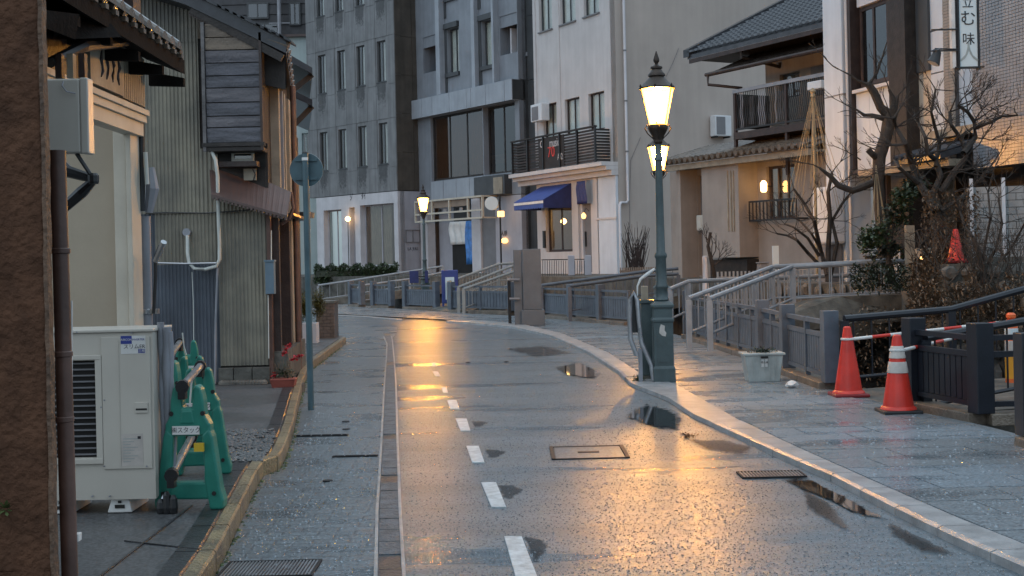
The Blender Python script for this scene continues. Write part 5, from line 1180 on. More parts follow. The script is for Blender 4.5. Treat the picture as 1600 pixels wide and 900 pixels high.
q_.fbox(F, s(850, 370), s(853, 370), U + .9, U + 1.5, .002, .06); tag(q_.build('letter_box', M['black']), 'slim black letter box on the wall left of the shop window', 'letter box')
# awnings
aw = thing('blue_awning', 'sloping blue canvas awning with a white stripe over the shop window', 'awning', F.pt(s(870, 300), z(870, 325), .3))
a0, a1 = s(846, 300), s(893, 300); zt_, zf = z(890, 291), z(862, 316)
za = z(870, 289)
zlow = za - .55
MB().hexa([F.pt(a0, za - .03, .0 + .01), F.pt(a1, za - .03, .01), F.pt(a1, zlow - .03, 1.1), F.pt(a0, zlow - .03, 1.1), F.pt(a0, za, .01), F.pt(a1, za, .01), F.pt(a1, zlow, 1.1), F.pt(a0, zlow, 1.1)]).build('canvas', M['blue'], aw)
MB().fbox(F, a0, a1, zlow - .12, zlow - .035, 1.085, 1.11).build('white_stripe', M['white_p'], aw)
n = 12; b = MB(); vs = []
for i in range(n * 4 + 1):
    a = a0 + (a1 - a0) * i / (n * 4); vs += [F.pt(a, zlow - .12, 1.095), F.pt(a, zlow - .25 - .04 * abs(math.sin(i * math.pi / 4)), 1.095)]
b.add(vs, [(2 * i, 2 * i + 2, 2 * i + 3, 2 * i + 1) for i in range(n * 4)]); b.build('valance', M['blue'], aw)
b = MB(); b.add([F.pt(a1, za, .01), F.pt(a1, zlow, 1.1), F.pt(a1, zlow - .28, 1.1), F.pt(a1, zlow - .28, .01)], [(0, 1, 2, 3)]); b.build('side_cloth', M['navy'], aw)
b = MB(); b.add([F.pt(a0, za, .01), F.pt(a0, zlow, 1.1), F.pt(a0, zlow - .28, 1.1), F.pt(a0, zlow - .28, .01)], [(0, 1, 2, 3)]); b.build('side_cloth', M['navy'], aw)
cloth(F, s(916, 300), s(930, 300), z(922, 319), z(922, 283), .35, M['navy'], 'navy_banner', 'narrow navy cloth banner hanging under the white cornice', 'banner', .03)
uc = thing('balcony_air_conditioner', 'white air conditioner hung above the left end of the slatted balcony', 'air conditioner', F.pt(s(852, 175), z(852, 190), .3))
MB().fbox(F, s(843, 175), s(860, 175), z(852, 190), z(852, 163), .03, .36).build('casing', M['acw'], uc, bev=.02); MB().fbox(F, s(845, 175), s(855, 175), z(852, 188), z(852, 167), .361, .37).build('grille', M['gfab'], uc)

# ---------------- D: tan house with balcony and ornate lower roof
oD = xy(1110, 31); F = FD = Facade(oD, (.55, -1)); s = lambda px, py=200: F.uv(px, py)[0]; z = lambda px, py: F.uv(px, py)[1]
D = thing('tan_house', 'tan two-storey house with dark balcony and blue-grey tiled roof', 'house', (*oD, U))
sr_ = s(1330, 200); 
s0 = s(1150, 150); zfl = z(1200, 210); ze = z(1165, 88)
wD = [(s(1171, 125), s(1202, 125), z(1186, 150), z(1186, 111)), (s(1240, 110), s(1286, 110), z(1262, 140), z(1262, 94))]
wall(F, s0, sr_, zfl - .5, ze + .35, wD, .2, 'upper_wall', M['D_up'], D, d=-.9)
for h, nx_ in zip(wD, (2, 3)): window(F, h, D, M['B_dark'], M['glass_d'], nx_, 1, .05, -1.0); backing(F, h[0] - .1, h[1] + .1, h[2], h[3], -1.6, D)
MB().fbox(F, s(1222, 120), s(1240, 120), z(1231, 146), z(1231, 100), -.89, -.84).build('storm_shutter', M['gfab'], D)
# the part of the upper floor facing left, and a shallow return wall
MB().hexa([F.pt(s0, zfl - .5, -.95), F.pt(s0 + .06, zfl - .5, -.95), F.pt(s0 + .06, zfl - .5, -5), F.pt(s0, zfl - .5, -5), F.pt(s0, ze + .3, -.95), F.pt(s0 + .06, ze + .3, -.95), F.pt(s0 + .06, ze + .3, -5), F.pt(s0, ze + .3, -5)]).build('return_wall', M['D_wall'], D)
# main roof
e0, e1 = s(1092, 75), s(1330, 30) + .3; zev = z(1200, 62)
th = .08; run = 4.0; rise = 1.9
rf = MB().hexa([F.pt(e0, zev - .1, .35), F.pt(e1, zev - .1, .35), F.pt(e1, zev + rise - .1, .35 - run), F.pt(e0, zev + rise - .1, .35 - run), F.pt(e0, zev, .35), F.pt(e1, zev, .35), F.pt(e1, zev + rise, .35 - run), F.pt(e0, zev + rise, .35 - run)]).build('roof', M['rtile_b'], D)
rows_ = 16; pitch = .2
nb_ = int((e1 - e0) / pitch)
for i in range(nb_):         # each column of pantiles is one ribbed strip with stepped courses
    a = e0 + pitch * (i + .5); m = MB()
    for j in range(rows_):
        k0, k1 = j / rows_, (j + 1.05) / rows_
        for kk, (dd, zz_) in enumerate(((.40 - run * k0, zev + rise * k0 + .075), (.40 - run * k1, zev + rise * k1 + .035))):
            for q in range(4): an = math.pi * q / 3; m.v.append(tuple(F.pt(a + .075 * math.cos(an), zz_ + .05 * math.sin(an) - .02, dd)))
        o = 8 * j; m.f += [(o + q, o + q + 1, o + 5 + q, o + 4 + q) for q in range(3)] + [(o, o + 1, o + 2, o + 3)]
    m.build('tile_column', M['rtile_b'], rf)
MB().hexa([F.pt(e0 - .1, zev - .05, .4), F.pt(e0 + .12, zev - .05, .4), F.pt(e0 + .12, zev + rise - .05, .4 - run), F.pt(e0 - .1, zev + rise - .05, .4 - run), F.pt(e0 - .1, zev + .14, .4), F.pt(e0 + .12, zev + .14, .4), F.pt(e0 + .12, zev + rise + .14, .4 - run), F.pt(e0 - .1, zev + rise + .14, .4 - run)]).build('verge_ridge', M['rtile'], rf)
MB().fbox(F, e0 + .05, e1, zev - .2, zev - .102, .30, .345).build('fascia', M['rwood'], D)
MB().fbox(F, e0 + .1, e1, zev - .13, zev - .103, -.9, .29).build('soffit', M['dwood'], D)
q_ = F.pt(s(1173, 75), 0, .28); MB().tube([Vector((q_.x, q_.y, zev - .18)), Vector((q_.x, q_.y, zev - .32)), F.pt(s(1176, 75), zev - .5, -.8), F.pt(s(1176, 75), z(1176, 95), -.8)], .04, 8).build('downpipe', M['dwood'], D)
# upper pent roof over the balcony
p0, p1 = s(1124, 118), sr_; zp = z(1200, 98)
pr_ = MB().hexa([F.pt(p0, zp - .10, .35), F.pt(p1, zp - .10, .35), F.pt(p1, zp + .36, -.85), F.pt(p0 + .5, zp + .36, -.85), F.pt(p0, zp - .02, .35), F.pt(p1, zp - .02, .35), F.pt(p1, zp + .46, -.85), F.pt(p0 + .5, zp + .46, -.85)]).build('pent_roof', M['rtile_lamp'], D)
for i in range(18):
    a = p0 + .5 + (p1 - p0 - .5) * i / 18; MB().bar(F.pt(a, zp + .02, .35), F.pt(a, zp + .48, -.8), .025, .025).build('roof_batten', M['dwood'], pr_)
MB().tube([F.pt(p0 + .02, zp - .06, .42), F.pt(p1, zp - .06, .42)], .045, 8).build('gutter', M['rwood'], D)
MB().tube([F.pt(p0 + .1, zp - .08, .42), F.pt(p0 + .1, zp - .3, .42), F.pt(p0 + .6, zp - .42, -.2)], .035, 8).build('gutter_elbow', M['rwood'], D)
# balcony
b0, b1 = s(1157, 175), s(1302, 160); zr1, zr0 = z(1225, 131), z(1225, 198)
bd = thing('iron_balcony', 'dark iron balcony with wavy bars on the tan house', 'balcony', F.pt((b0 + b1) / 2, zr0, .2))
MB().fbox(F, b0, b1, zr0 - .16, zr0, -.88, .22).build('floor', M['rwood'], bd)
MB().fbox(F, b0 - .02, b1 + .02, zr1 - .04, zr1 + .04, .13, .22).build('top_rail', M['gpipe'], bd); MB().fbox(F, b0, b1, zr0 + .05, zr0 + .09, .155, .195).build('bottom_rail', M['black'], bd)
me_ = None; NB_ = 48
for i in range(NB_):
    a = b0 + (b1 - b0) * (i + .5) / NB_; pts = [F.pt(a + .022 * math.sin(k * 1.35) * (1 if k < 7 else .3), zr0 + .09 + (zr1 - zr0 - .13) * k / 8, .175) for k in range(9)]
    MB().tube(pts, .011, 5).build('baluster', M['gpipe'] if i in (3, 4, 13, 14, 15, 16, 22) else M['black'], bd)
for a in (b0 + .02, (b0 + b1) / 2 + .25, b1 - .03): MB().fbox(F, a - .035, a + .035, zr0 - 1.1 if a < b1 - .1 else zr0, zr1 - .041, .13, .2).build('post', M['rwood'], bd)
MB().fbox(F, b0 - .01, b0 + .03, zr0 + .1, zr1 - .05, -.85, .12).build('side_panel', M['black'], bd)
MB().fbox(F, s(1284, 130), s(1306, 130), z(1295, 141), z(1295, 128), .23, .42).build('white_case', M['acw'], bd, bev=.02)
cl = thing('hung_laundry', 'pale towels hung in a row behind the balcony bars', 'laundry', F.pt((b0 + b1) / 2, zr0, -.2)); 
for px0, px1 in ((1160, 1167), (1203, 1210), (1212, 1219)): MB().fbox(F, s(px0, 170), s(px1, 170), zr0 + .2, zr1 - .1, -.22, -.2).build('towel', M['gfab'], cl)
# lower roof with round end tiles
l0, l1 = s(1062, 262), s(1302, 240); zl_ = z(1150, 247)
lr = MB().hexa([F.pt(l0, zl_ - .06, .75), F.pt(l1, zl_ - .06, .75), F.pt(l1, zl_ + .38, -.9), F.pt(l0, zl_ + .38, -.9), F.pt(l0, zl_, .75), F.pt(l1, zl_, .75), F.pt(l1, zl_ + .45, -.9), F.pt(l0, zl_ + .45, -.9)]).build('lower_roof', M['rtile_lamp'], D)
n = 26
for i in range(n):
    a = l0 + (l1 - l0) * (i + .5) / n; m = MB()
    m.tube([F.pt(a, zl_ + .02, .82), F.pt(a, zl_ + .46, -.85)], .055, 8); m.tube([F.pt(a, zl_ + .015, .86), F.pt(a, zl_ + .02, .80)], .07, 8)
    m.build('round_tile', M['rtile_lamp'], lr)
MB().fbox(F, l0 + .05, l1, zl_ - .20, zl_ - .065, .62, .70).build('lower_fascia', M['cwood'], D); MB().fbox(F, l0 + .1, l1, zl_ - .12, zl_ - .07, -.9, .61).build('lower_soffit', M['cwood'], D)
# ground floor
zg = zl_ - .13
win = (s(1198, 300), s(1242, 300), z(1220, 342), z(1220, 258)); dr_ = (s(1090, 320), s(1103, 320), U + .05, z(1096, 274))
wall(F, s(1048, 330), sr_, U - .05, zg + .05, [win, (s(1058, 330), s(1084, 330), U, z(1070, 282)), dr_], .2, 'lower_wall', M['D_wall'], D)
window(F, win, D, M['rwood'], M['glass_c'], 3, 1, .06, -.08, curtain=M['curt_b'], curt=(.3, 1)); backing(F, win[0] - .1, win[1] + .1, win[2], win[3], -.8, D, M['curt_b'])
backing(F, s(1056, 330), s(1104, 330), U, z(1070, 280), -1.6, D)
MB().fbox(F, dr_[0], dr_[1], dr_[2], dr_[3], -.14, -.10).build('door', M['gfab'], D)
MB().fbox(F, s(1084, 340), s(1090, 340), U, zg, .002, .5).build('porch_pier', M['D_wall'], D)
bay = MB(); y0_, y1_ = s(1126, 320), s(1184, 320); zb_ = z(1140, 402)
bay.fbox(F, y0_, y1_, zb_, zg - .01, .002, .55); bay.build('bay', M['D_wall'], D)
for px in (1125, 1130, 1134): a = F.uv(px + 12, 310, .55)[0]; MB().fbox(F, a, a + .035, F.uv(px, 362, .55)[1], F.uv(px, 268, .55)[1], .551, .575).build('brass_strip', M['cwood'], D)
MB().fbox(F, y0_, y1_, U, zb_ - .05, .002, .35).build('painted_shade_base', M['dwood'], D)  # dark timber colour stands in for the shade below the bay
c = F.pt(s(1205, 288), z(1205, 292), .22); lp = thing('wall_lantern', 'glowing lantern beside the ground-floor window of the tan house', 'lamp', c)
MB().lathe(c - Vector((0, 0, .12)), [(.04, 0), (.07, .03), (.075, .2), (.03, .26)], 8).build('shade', M['bulb'], lp); MB().fbox(F, s(1205, 288) - .02, s(1205, 288) + .02, c.z, c.z + .03, .002, .15).build('bracket', M['black'], lp)
rl_ = thing('window_rail', 'small dark metal rail below the lit window of the tan house', 'window rail', F.pt(s(1220, 330), z(1220, 343), .3))
r0, r1 = s(1188, 325), s(1262, 325); za_, zb_ = z(1225, 343), z(1225, 313)
for zz_ in (za_, zb_): MB().fbox(F, r0, r1, zz_ - .02, zz_ + .02, .3, .34).build('rail', M['black'], rl_)
for i in range(14): a = r0 + (r1 - r0) * i / 13; MB().fbox(F, a - .012, a + .012, za_ + .021, zb_ - .021, .31, .33).build('baluster', M['black'], rl_)
for a in (r0, r1): MB().fbox(F, a - .02, a + .02, za_ - .02, za_ + .02, .002, .299).build('stay', M['black'], rl_)
for (nm, lab, pxr, mt) in (('wall_air_conditioner', 'white air conditioner on the beige side wall left of the balcony', (1108, 214, 1133, 182), 'acw'), ('utility_box', 'pale utility box on the tan bay wall', (1104, 360, 1117, 336), 'ac')):
    if nm[0] == 'w':
        FF, dd = FCs, .05; h = FF.rect(pxr[0], pxr[3], pxr[2], pxr[1])
    else: FF, dd = F, .01; h = FF.rect(pxr[0], pxr[3], pxr[2], pxr[1])
    t = thing(nm, lab, 'air conditioner' if nm[0] == 'w' else 'utility box', FF.pt(h[0], h[2], dd)); MB().fbox(FF, *h, dd, dd + .3).build('casing', M[mt], t, bev=.02)
    MB().fbox(FF, h[0] + .04, h[0] + (h[1] - h[0]) * .6, h[2] + .05, h[3] - .05, dd + .301, dd + .312).build('grille' if nm[0] == 'w' else 'cover', M['gfab'] if nm[0] == 'w' else M['ac'], t)
    if nm[0] == 'w':
        for a in (h[0] + .06, h[1] - .1): MB().fbox(FF, a, a + .04, h[2] - .05, h[2] - .002, .002, dd + .3).build('bracket', M['black'], t)

# ---------------- E: modern white-panelled restaurant building
oE = xy(1330, 24); F = FE = Facade(oE, (.27, -1)); s = lambda px, py=200: F.uv(px, py)[0]; z = lambda px, py: F.uv(px, py)[1]
E = thing('white_panel_building', 'modern building of white panels, dark timber and grey tile at right', 'building', (*oE, U))
eR = s(1640, 200); ztE = 6.6
MB().fbox(F, -.35, eR, U - .05, z(1450, 262), -3.0, -.9).build('core_wall', M['dwood'], E)
MB().fbox(F, -.35, eR, z(1450, 262), ztE + .3, -3.0, -.45).build('core_wall', M['B_dark'], E)
MB().fbox(F, s(1300, 200), s(1329, 200), U, ztE, -.4, .15).build('white_column', M['E_white'], E, bev=.01)
MB().fbox(F, s(1300, 150) - .01, s(1329, 150) + .01, z(1315, 151), z(1315, 149), -.39, .158).build('joint_band', M['gfab'], E)
MB().tube([F.pt(s(1331, 100), U + .3, .1), F.pt(s(1331, 100), ztE, .1)], .03, 8).build('gutter_pipe', M['C_wall'], E, smooth=True)
MB().fbox(F, s(1335, 200), s(1339, 200), z(1337, 265), ztE, -.2, .1).build('timber_post', M['rwood'], E)
w1 = (s(1340, 60), s(1405, 60), z(1370, 129), z(1370, 2))
window(F, w1, E, M['rwood'], M['glass'], 3, 1, .07, -.05, 'tall_window', curtain=M['curtain'], curt=(.0, .62))
zw = z(1372, 131)
MB().fbox(F, s(1340, 130), s(1405, 130), zw - .09, zw - .03, -.2, .12).build('ledge', M['white'], E)
MB().fbox(F, s(1340, 0), s(1405, 0), w1[3] + .01, ztE, -.3, .02).build('head_panel', M['white'], E)
for i in range(3):
    a = s(1340, 200) + (s(1405, 200) - s(1340, 200)) * i / 3; MB().fbox(F, a + .006, a + (s(1405, 200) - s(1340, 200)) / 3 - .006, z(1372, 263), zw - .095, -.3, .02).build('white_panel', M['E_white'], E)
MB().fbox(F, s(1408, 100), s(1435, 100), U + .6, ztE, -.44, .25).build('dark_pier', M['dwood'], E)
MB().fbox(F, s(1435, 60), s(1454, 60), z(1445, 112), ztE, -.44, .05).build('dark_panel', M['B_dark'], E)
cp = [(1436, 1455, 112, 250, 'E_cream'), (1455, 1478, -60, 45, 'E_white'), (1455, 1478, 47, 112, 'E_white'), (1455, 1478, 114, 245, 'E_white')]
for (x0, x1, y0, y1, mt) in cp: MB().fbox(F, s(x0, 150) + .004, s(x1, 150) - .004, z((x0 + x1) / 2, y1), min(ztE, z((x0 + x1) / 2, y0)), -.44, .0).build('wall_panel', M[mt], E)
def tiles(F, a0, a1, z0, z1, tw, thh, d, m, parent, name='tile_cladding'):
    MB().fbox(F, a0, a1, z0, z1, d - .3, d).build('tile_bed', M['grout'], parent)
    b_ = MB(); nx_ = max(1, int((a1 - a0) / tw)); nz_ = int((z1 - z0) / thh)
    for i in range(nx_):
        for j in range(nz_):
            x = a0 + (a1 - a0) * i / nx_; zz_ = z0 + thh * j; e = random.uniform(.008, .013)
            b_.fbox(F, x + .004, x + (a1 - a0) / nx_ - .004, zz_ + .004, zz_ + thh - .004, d + .001, d + e)
    o = b_.build(name, m, parent, kind='stuff'); return o
tiles(F, s(1479, 100), s(1496, 100), z(1487, 262), ztE, .10, .05, .05, M['tile_b'], E)
tiles(F, s(1534, 100), s(1549, 100), z(1541, 240), ztE, .10, .05, -.05, M['tile_b'], E)
MB().fbox(F, s(1497, 150) + .003, s(1534, 150) - .003, z(1515, 200), ztE, -.44, -.02).build('wall_panel', M['E_white'], E)
tiles(F, s(1549, 100), eR, z(1570, 262), ztE, .075, .05, .35, M['tile_g'], E)
MB().fbox(F, s(1478, 215), s(1548, 215), z(1510, 213), z(1510, 200), -.2, .3).build('tan_beam', M['cwood'], E)
# low tiled canopy
k0, k1 = s(1470, 250), s(1549, 250); zk = z(1510, 245)
ck = MB().hexa([F.pt(k0, zk - .08, .9), F.pt(k1, zk - .08, .9), F.pt(k1, zk + .15, 0), F.pt(k0, zk + .15, 0), F.pt(k0, zk, .9), F.pt(k1, zk, .9), F.pt(k1, zk + .25, 0), F.pt(k0, zk + .25, 0)]).build('tiled_canopy', M['rtile_b'], E)
for i in range(8): a = k0 + (k1 - k0) * (i + .5) / 8; MB().tube([F.pt(a, zk + .02, .93), F.pt(a, zk + .26, .02)], .04, 8).build('round_tile', M['rtile_b'], ck)
MB().fbox(F, s(1400, 262), k1, z(1470, 268), z(1470, 258), .5, .75).build('canopy_beam', M['cwood'], E)
# lower walls behind the garden
for (x0, x1, mt) in ((1330, 1348, 'E_white'), (1356, 1372, 'E_white'), (1384, 1402, 'E_cream'), (1404, 1424, 'E_cream')):
    MB().fbox(F, s(x0, 330), s(x1, 330), U, z(1370, 265), -.89, -.5).build('lower_panel', M[mt], E)
for px in (1350, 1354, 1374, 1380): MB().fbox(F, s(px, 330), s(px + 2, 330), U, z(1370, 265), -.89, -.4).build('timber_slat', M['rwood'], E)
MB().fbox(F, s(1335, 270), s(1410, 270), z(1370, 268), z(1370, 263), -.6, .1).build('floor_band', M['rwood'], E)
MB().fbox(F, s(1560, 300), s(1580, 300), U, z(1570, 268), -.89, -.5).build('lower_panel', M['cwood'], E)
wt = thing('white_water_tank', 'tall pale steel cabinet with rounded shoulders by the white column', 'cabinet', F.pt(s(1321, 350), U, .3))
MB().fbox(F, s(1306, 350), s(1334, 350), z(1320, 381), z(1320, 292), .16, .5).build('casing', M['E_white'], wt, bev=.05); MB().fbox(F, s(1308, 390), s(1330, 390), U, z(1320, 382), .2, .45).build('stand', M['gfab'], wt)
# pale block wall of the garden at right
Fw = Facade(xy(1515, 18.2), (.5, -.35)); Fw = Facade(xy(1513, 18.6), (1, -.25))
bw = thing('garden_block_wall', 'pale grey block garden wall with slim piers at far right', 'wall', (*xy(1560, 18.5), U))
wz0, wz1 = Fw.uv(1560, 402)[1], Fw.uv(1560, 291)[1]; wa1 = Fw.uv(1640, 350)[0]
MB().fbox(Fw, 0, wa1, U - .1, wz0, -.2, .02).build('base', M['conc_d'], bw)
MB().fbox(Fw, 0, wa1, wz0, wz1, -.2, -.03).build('mortar', M['conc_d'], bw)
nz_ = 10; 
for j in range(nz_):
    for i in range(6):
        w_ = wa1 / 5; x = w_ * (i - .5 * (j % 2)); x0_, x1_ = max(0, x), min(wa1, x + w_)
        if x1_ - x0_ < .03: continue
        MB().fbox(Fw, x0_ + .004, x1_ - .004, wz0 + (wz1 - wz0) * j / nz_ + .004, wz0 + (wz1 - wz0) * (j + 1) / nz_ - .004, -.029, random.uniform(.0, .012)).build('block', M['block'], bw)
for px in (1518, 1568): a = Fw.uv(px, 340)[0]; MB().fbox(Fw, a - .025, a + .025, wz0, wz1 + .12, .015, .06).build('pier', M['E_white'], bw)

# hanging vertical sign
zs_ = lambda py: P(1513, py, 18.6).z
FS = Facade((P(1496, 50, 18.6).x, 18.6), (1, 0)); q0, q1 = 0, P(1530, 50, 18.6).x - P(1496, 50, 18.6).x
zb_, zt_ = P(1513, 104, 18.6).z, P(1513, -30, 18.6).z
sg = thing('vertical_sign', 'tall white hanging sign in a black frame with brush lettering', 'sign', FS.pt((q0 + q1) / 2, zb_, 0))
fc_ = MB().fbox(FS, q0 + .03, q1 - .03, zb_, zt_, -.08, .0).build('sign_face', M['signw'], sg)
for a in (q0, q1 - .025): MB().fbox(FS, a, a + .025, zb_ - .05, zt_, -.10, .02).build('frame_side', M['black'], sg)
MB().fbox(FS, q0 - .05, q1 + .06, zb_ - .02, zb_ - .002, -.11, .025).build('frame_bottom', M['black'], sg)
MB().fbox(FS, q0 - .08, q0 - .03, zb_ - .02, zt_, -.10, .0).build('white_side_post', M['white_p'], sg)
mx_ = (q0 + q1) / 2
for ch, py, sz, mt in (('立', 5, .17, 'ink'), ('む', 30, .24, 'ink'), ('味', 62, .19, 'ink'), ('人', 84, .30, 'inkg')):
    text('lettering', ch, sz, FS, mx_, P(1513, py, 18.6).z, .004, M[mt], fc_, .002)
for py in (45, 78): MB().box(P(1455, py, 18.6).x, P(1496, py, 18.6).x, 18.58, 18.62, P(1490, py + 2, 18.6).z, P(1490, py, 18.6).z).build('arm', M['black'], sg)
c = P(1461, 88, 18.6); sp = thing('black_spotlight', 'black outdoor spotlight on an arm left of the hanging sign', 'spotlight', c)
MB().tube([c + Vector((.02, -.02, .10)), c + Vector((.03, 0, .05)), c + Vector((-.01, 0, -.06)), c + Vector((-.03, 0, -.10))], [.05, .06, .085, .10], 12).build('head', M['black'], sp, smooth=True)
MB().tube([c + Vector((-.03, 0, -.10)), c + Vector((-.033, 0, -.105))], .085, 12).build('lens', M['acw'], sp)
MB().tube([c + Vector((0, 0, .11)), P(1497, 77, 18.6)], .012, 6).build('arm', M['black'], sp)
# ================================================================ railings along the canal
def xyz(p, z=0.0): return Vector((p[0], p[1], z))
def on_nb(Y, off=-.09): return Vector((nb(Y) + off, Y, 0))
def fence_run(name, label, pts, thick, m, mk, slat=.09, group=None, H=.86, kerb=True, panel=True, post_m=None):
    """pts: ground points of the posts, thick: indices of the broad posts"""
    t = thing(name, label, 'railing', pts[0], group)
    kz_ = .10 if kerb else 0
    for i, p in enumerate(pts):
        w_ = .16 if i in thick else .06
        d = (pts[min(i + 1, len(pts) - 1)] - pts[max(i - 1, 0)]).normalized(); n = Vector((-d.y, d.x, 0))
        h_ = H if i in thick else H - .10
        b = MB(); a = d * w_ / 2; c = n * w_ / 2
        b.hexa([p - a - c + Vector((0, 0, kz_)), p + a - c + Vector((0, 0, kz_)), p + a + c + Vector((0, 0, kz_)), p - a + c + Vector((0, 0, kz_)), p - a - c + Vector((0, 0, h_)), p + a - c + Vector((0, 0, h_)), p + a + c + Vector((0, 0, h_)), p - a + c + Vector((0, 0, h_))])
        b.build('post', post_m or m, t, bev=.006)
    for i, (p, q) in enumerate(zip(pts, pts[1:])):
        d = (q - p).normalized(); n = Vector((-d.y, d.x, 0)); L_ = (q - p).length
        a0 = .085 if i in thick else .033; a1 = .085 if i + 1 in thick else .033
        A, B = p + d * a0, q - d * a1
        for zz_, hh, ww in ((H - .13, .045, .06), (H - .27, .05, .045), (kz_ + .07, .045, .045)):
            MB().bar(A + Vector((0, 0, zz_)), B + Vector((0, 0, zz_)), ww, hh).build('rail', m, t)
        if panel:
            k = max(1, int((L_ - a0 - a1) / slat))
            for j in range(k):
                c = A + (B - A) * (j + .5) / k; wv_ = (B - A).length / k
                e = d * (wv_ * .42); f = n * .012
                z0_, z1_ = kz_ + .096, H - .30
                MB().hexa([c - e - f + Vector((0, 0, z0_)), c + e - f + Vector((0, 0, z0_)), c + e + f + Vector((0, 0, z0_)), c - e + f + Vector((0, 0, z0_)), c - e - f + Vector((0, 0, z1_)), c + e - f + Vector((0, 0, z1_)), c + e + f + Vector((0, 0, z1_)), c - e + f + Vector((0, 0, z1_))]).build('slat', m, t)
        if kerb:
            k = max(1, round(L_ / .9))
            for j in range(k):
                a = p + (q - p) * (j / k) + d * .003; c = p + (q - p) * ((j + 1) / k) - d * .003
                MB().hexa([a - n * .13, c - n * .13, c + n * .13, a + n * .13, a - n * .12 + Vector((0, 0, kz_)), c - n * .12 + Vector((0, 0, kz_)), c + n * .12 + Vector((0, 0, kz_)), a + n * .12 + Vector((0, 0, kz_))]).build('kerb_stone', mk, t, bev=.008)
    return t
KC = mat('railing_kerb', (.16, .13, .10), .4, .25, 6, .5, 40)
p0_, p1_ = G(1430, 642), G(1534, 664)
fence_run('near_railing', 'dark blue-grey slatted railing panel behind the striped cone', [p0_, p1_], {0, 1}, M['fence_d'], KC, .085)
fence_run('corner_railing', 'dark open railing turning along the footbridge at the right edge', [p1_ + Vector((.04, .02, 0)), p1_ + Vector((.16 + .5, .06, 0)), p1_ + Vector((1.3, .2, 0))], {1}, M['fence_d'], KC, .3, panel=False)
e0_ = G(1610, 702)
fence_run('edge_railing', 'end of a dark railing on a mossy kerb, lowest at the right edge', [e0_, e0_ + Vector((.06, -1.4, 0)), e0_ + Vector((.1, -3.0, 0))], {0}, M['fence_d'], KC, .085)
# main run from the bridge mouth back to the lamp
Ys = [13.55, 14.45, 15.4, 16.3, 17.0, 17.7, 18.45, 19.2, 19.95, 20.7, 21.45, 22.3]
fence_run('long_railing', 'long slatted railing from the footbridge back past the white crate', [on_nb(y, .02) for y in Ys], {0, 2, 4, 11}, M['fence'], KC, .09)
Ys = [26.6, 27.9, 29.4, 31.1]
fence_run('middle_railing', 'slatted railing between the lamp post and the grey stone pillar', [on_nb(y, .02) for y in Ys], {1, 2}, M['fence'], KC, .11)
secs = [((800, 492), (706, 489), 'slatted railing panel just left of the grey pillar'), ((682, 486), (634, 484), 'slatted railing panel behind the far lamp post'), ((612, 483), (584, 482), 'short slatted railing panel left of the far lamp'), ((566, 481), (549, 480), 'shortest slatted railing panel at the far left end')]
for (a, c, lab) in secs:
    a_, c_ = G(*a), G(*c); n = max(1, round((a_ - c_).length / 1.6)); fence_run('far_railing', lab, [a_ + (c_ - a_) * i / n for i in range(n + 1)], {0, n}, M['fence'], KC, .12, group='far railings along the bend')

# ================================================================ footbridges
def bridge(name, label, rails, deck, m, hb=.62, every=.16, thick_m='conc_d', beam=.28):
    t = thing(name, label, 'footbridge', deck[0])
    for r in rails:
        pts = [Vector(p) for p in r]
        MB().tube(pts, .038, 8).build('handrail', m, t, smooth=True)
        low = [p - Vector((0, 0, hb)) for p in pts]
        MB().tube(low, .02, 6).build('bottom_rail', m, t)
        tot = 0
        for a, c in zip(pts, pts[1:]):
            L_ = (c - a).length; n = max(1, int(L_ / every))
            for i in range(n):
                q_ = a + (c - a) * ((i + .5) / n); MB().tube([q_ - Vector((0, 0, hb)), q_ - Vector((0, 0, .03))], .010, 5).build('baluster', m, t)
        for q_ in pts: MB().box(q_.x - .04, q_.x + .04, q_.y - .04, q_.y + .04, q_.z - hb - .25, q_.z - .02).build('post', m, t)
    L0, L1, R1, R0 = [Vector(p) for p in deck]
    dz = Vector((0, 0, beam))
    MB().hexa([L0 - dz, L1 - dz, R1 - dz, R0 - dz, L0, L1, R1, R0]).build('deck', M[thick_m], t)
    return t
# bridge 1: coned-off entry at right
Yb1, Yb2 = 13.3, 11.25
bridge('footbridge', 'flat footbridge closed off by two red cones and striped bars', [[(nb(13.3) + .1, 13.35, .78), (nb(13.3) + 1.3, 13.6, .84), (6.9, 14.0, 1.35)], [P(1446, 528, 11.7), P(1640, 495, 12.3)]],
       [(nb(11.3) - .02, 11.25, .03), (7.0, 12.0, .12), (7.0, 14.2, .12), (nb(13.3) - .02, 13.35, .03)], M['fence_d'], .62, .2)
# bridge 2: ramp with pale blue rails
ra = [P(1108, 467, 18.3), P(1238, 417, 20.2), P(1428, 407, 20.3)]; rb_ = [P(1046, 452, 21.5), P(1075, 440, 22.0), P(1180, 435, 23.0), P(1400, 428, 23.0)]
bridge('footbridge', 'humped footbridge with pale blue handrails behind the white crate', [ra, [p + Vector((-.25, .35, .0)) for p in ra[:2]] + [ra[2] + Vector((-.3, .5, 0))], rb_],
       [(nb(18.2), 18.2, .05), (ra[2].x, ra[2].y - .02, .60), (ra[2].x, 23.2, .60), (nb(22), 22.0, .05)], M['rail'], .50, .17)
bm_ = thing('bridge_beam', 'stained concrete beam below the pale blue handrails', 'beam', P(1300, 480, 20))
pa = [P(1205, 500, 19.2), P(1260, 472, 19.8), P(1310, 463, 20.0), P(1430, 459, 20.1), P(1430, 500, 20.1), P(1205, 520, 19.2)]
MB().prism(pa, (0, -.1, 0), (0, .5, 0)).build('beam', M['conc_d'], bm_)
ep = P(1431, 432, 20.2); MB().box(ep.x - .07, ep.x + .07, ep.y - .07, ep.y + .07, P(1431, 462, 20.2).z, P(1431, 403, 20.2).z).build('end_post', M['fence'], bm_)
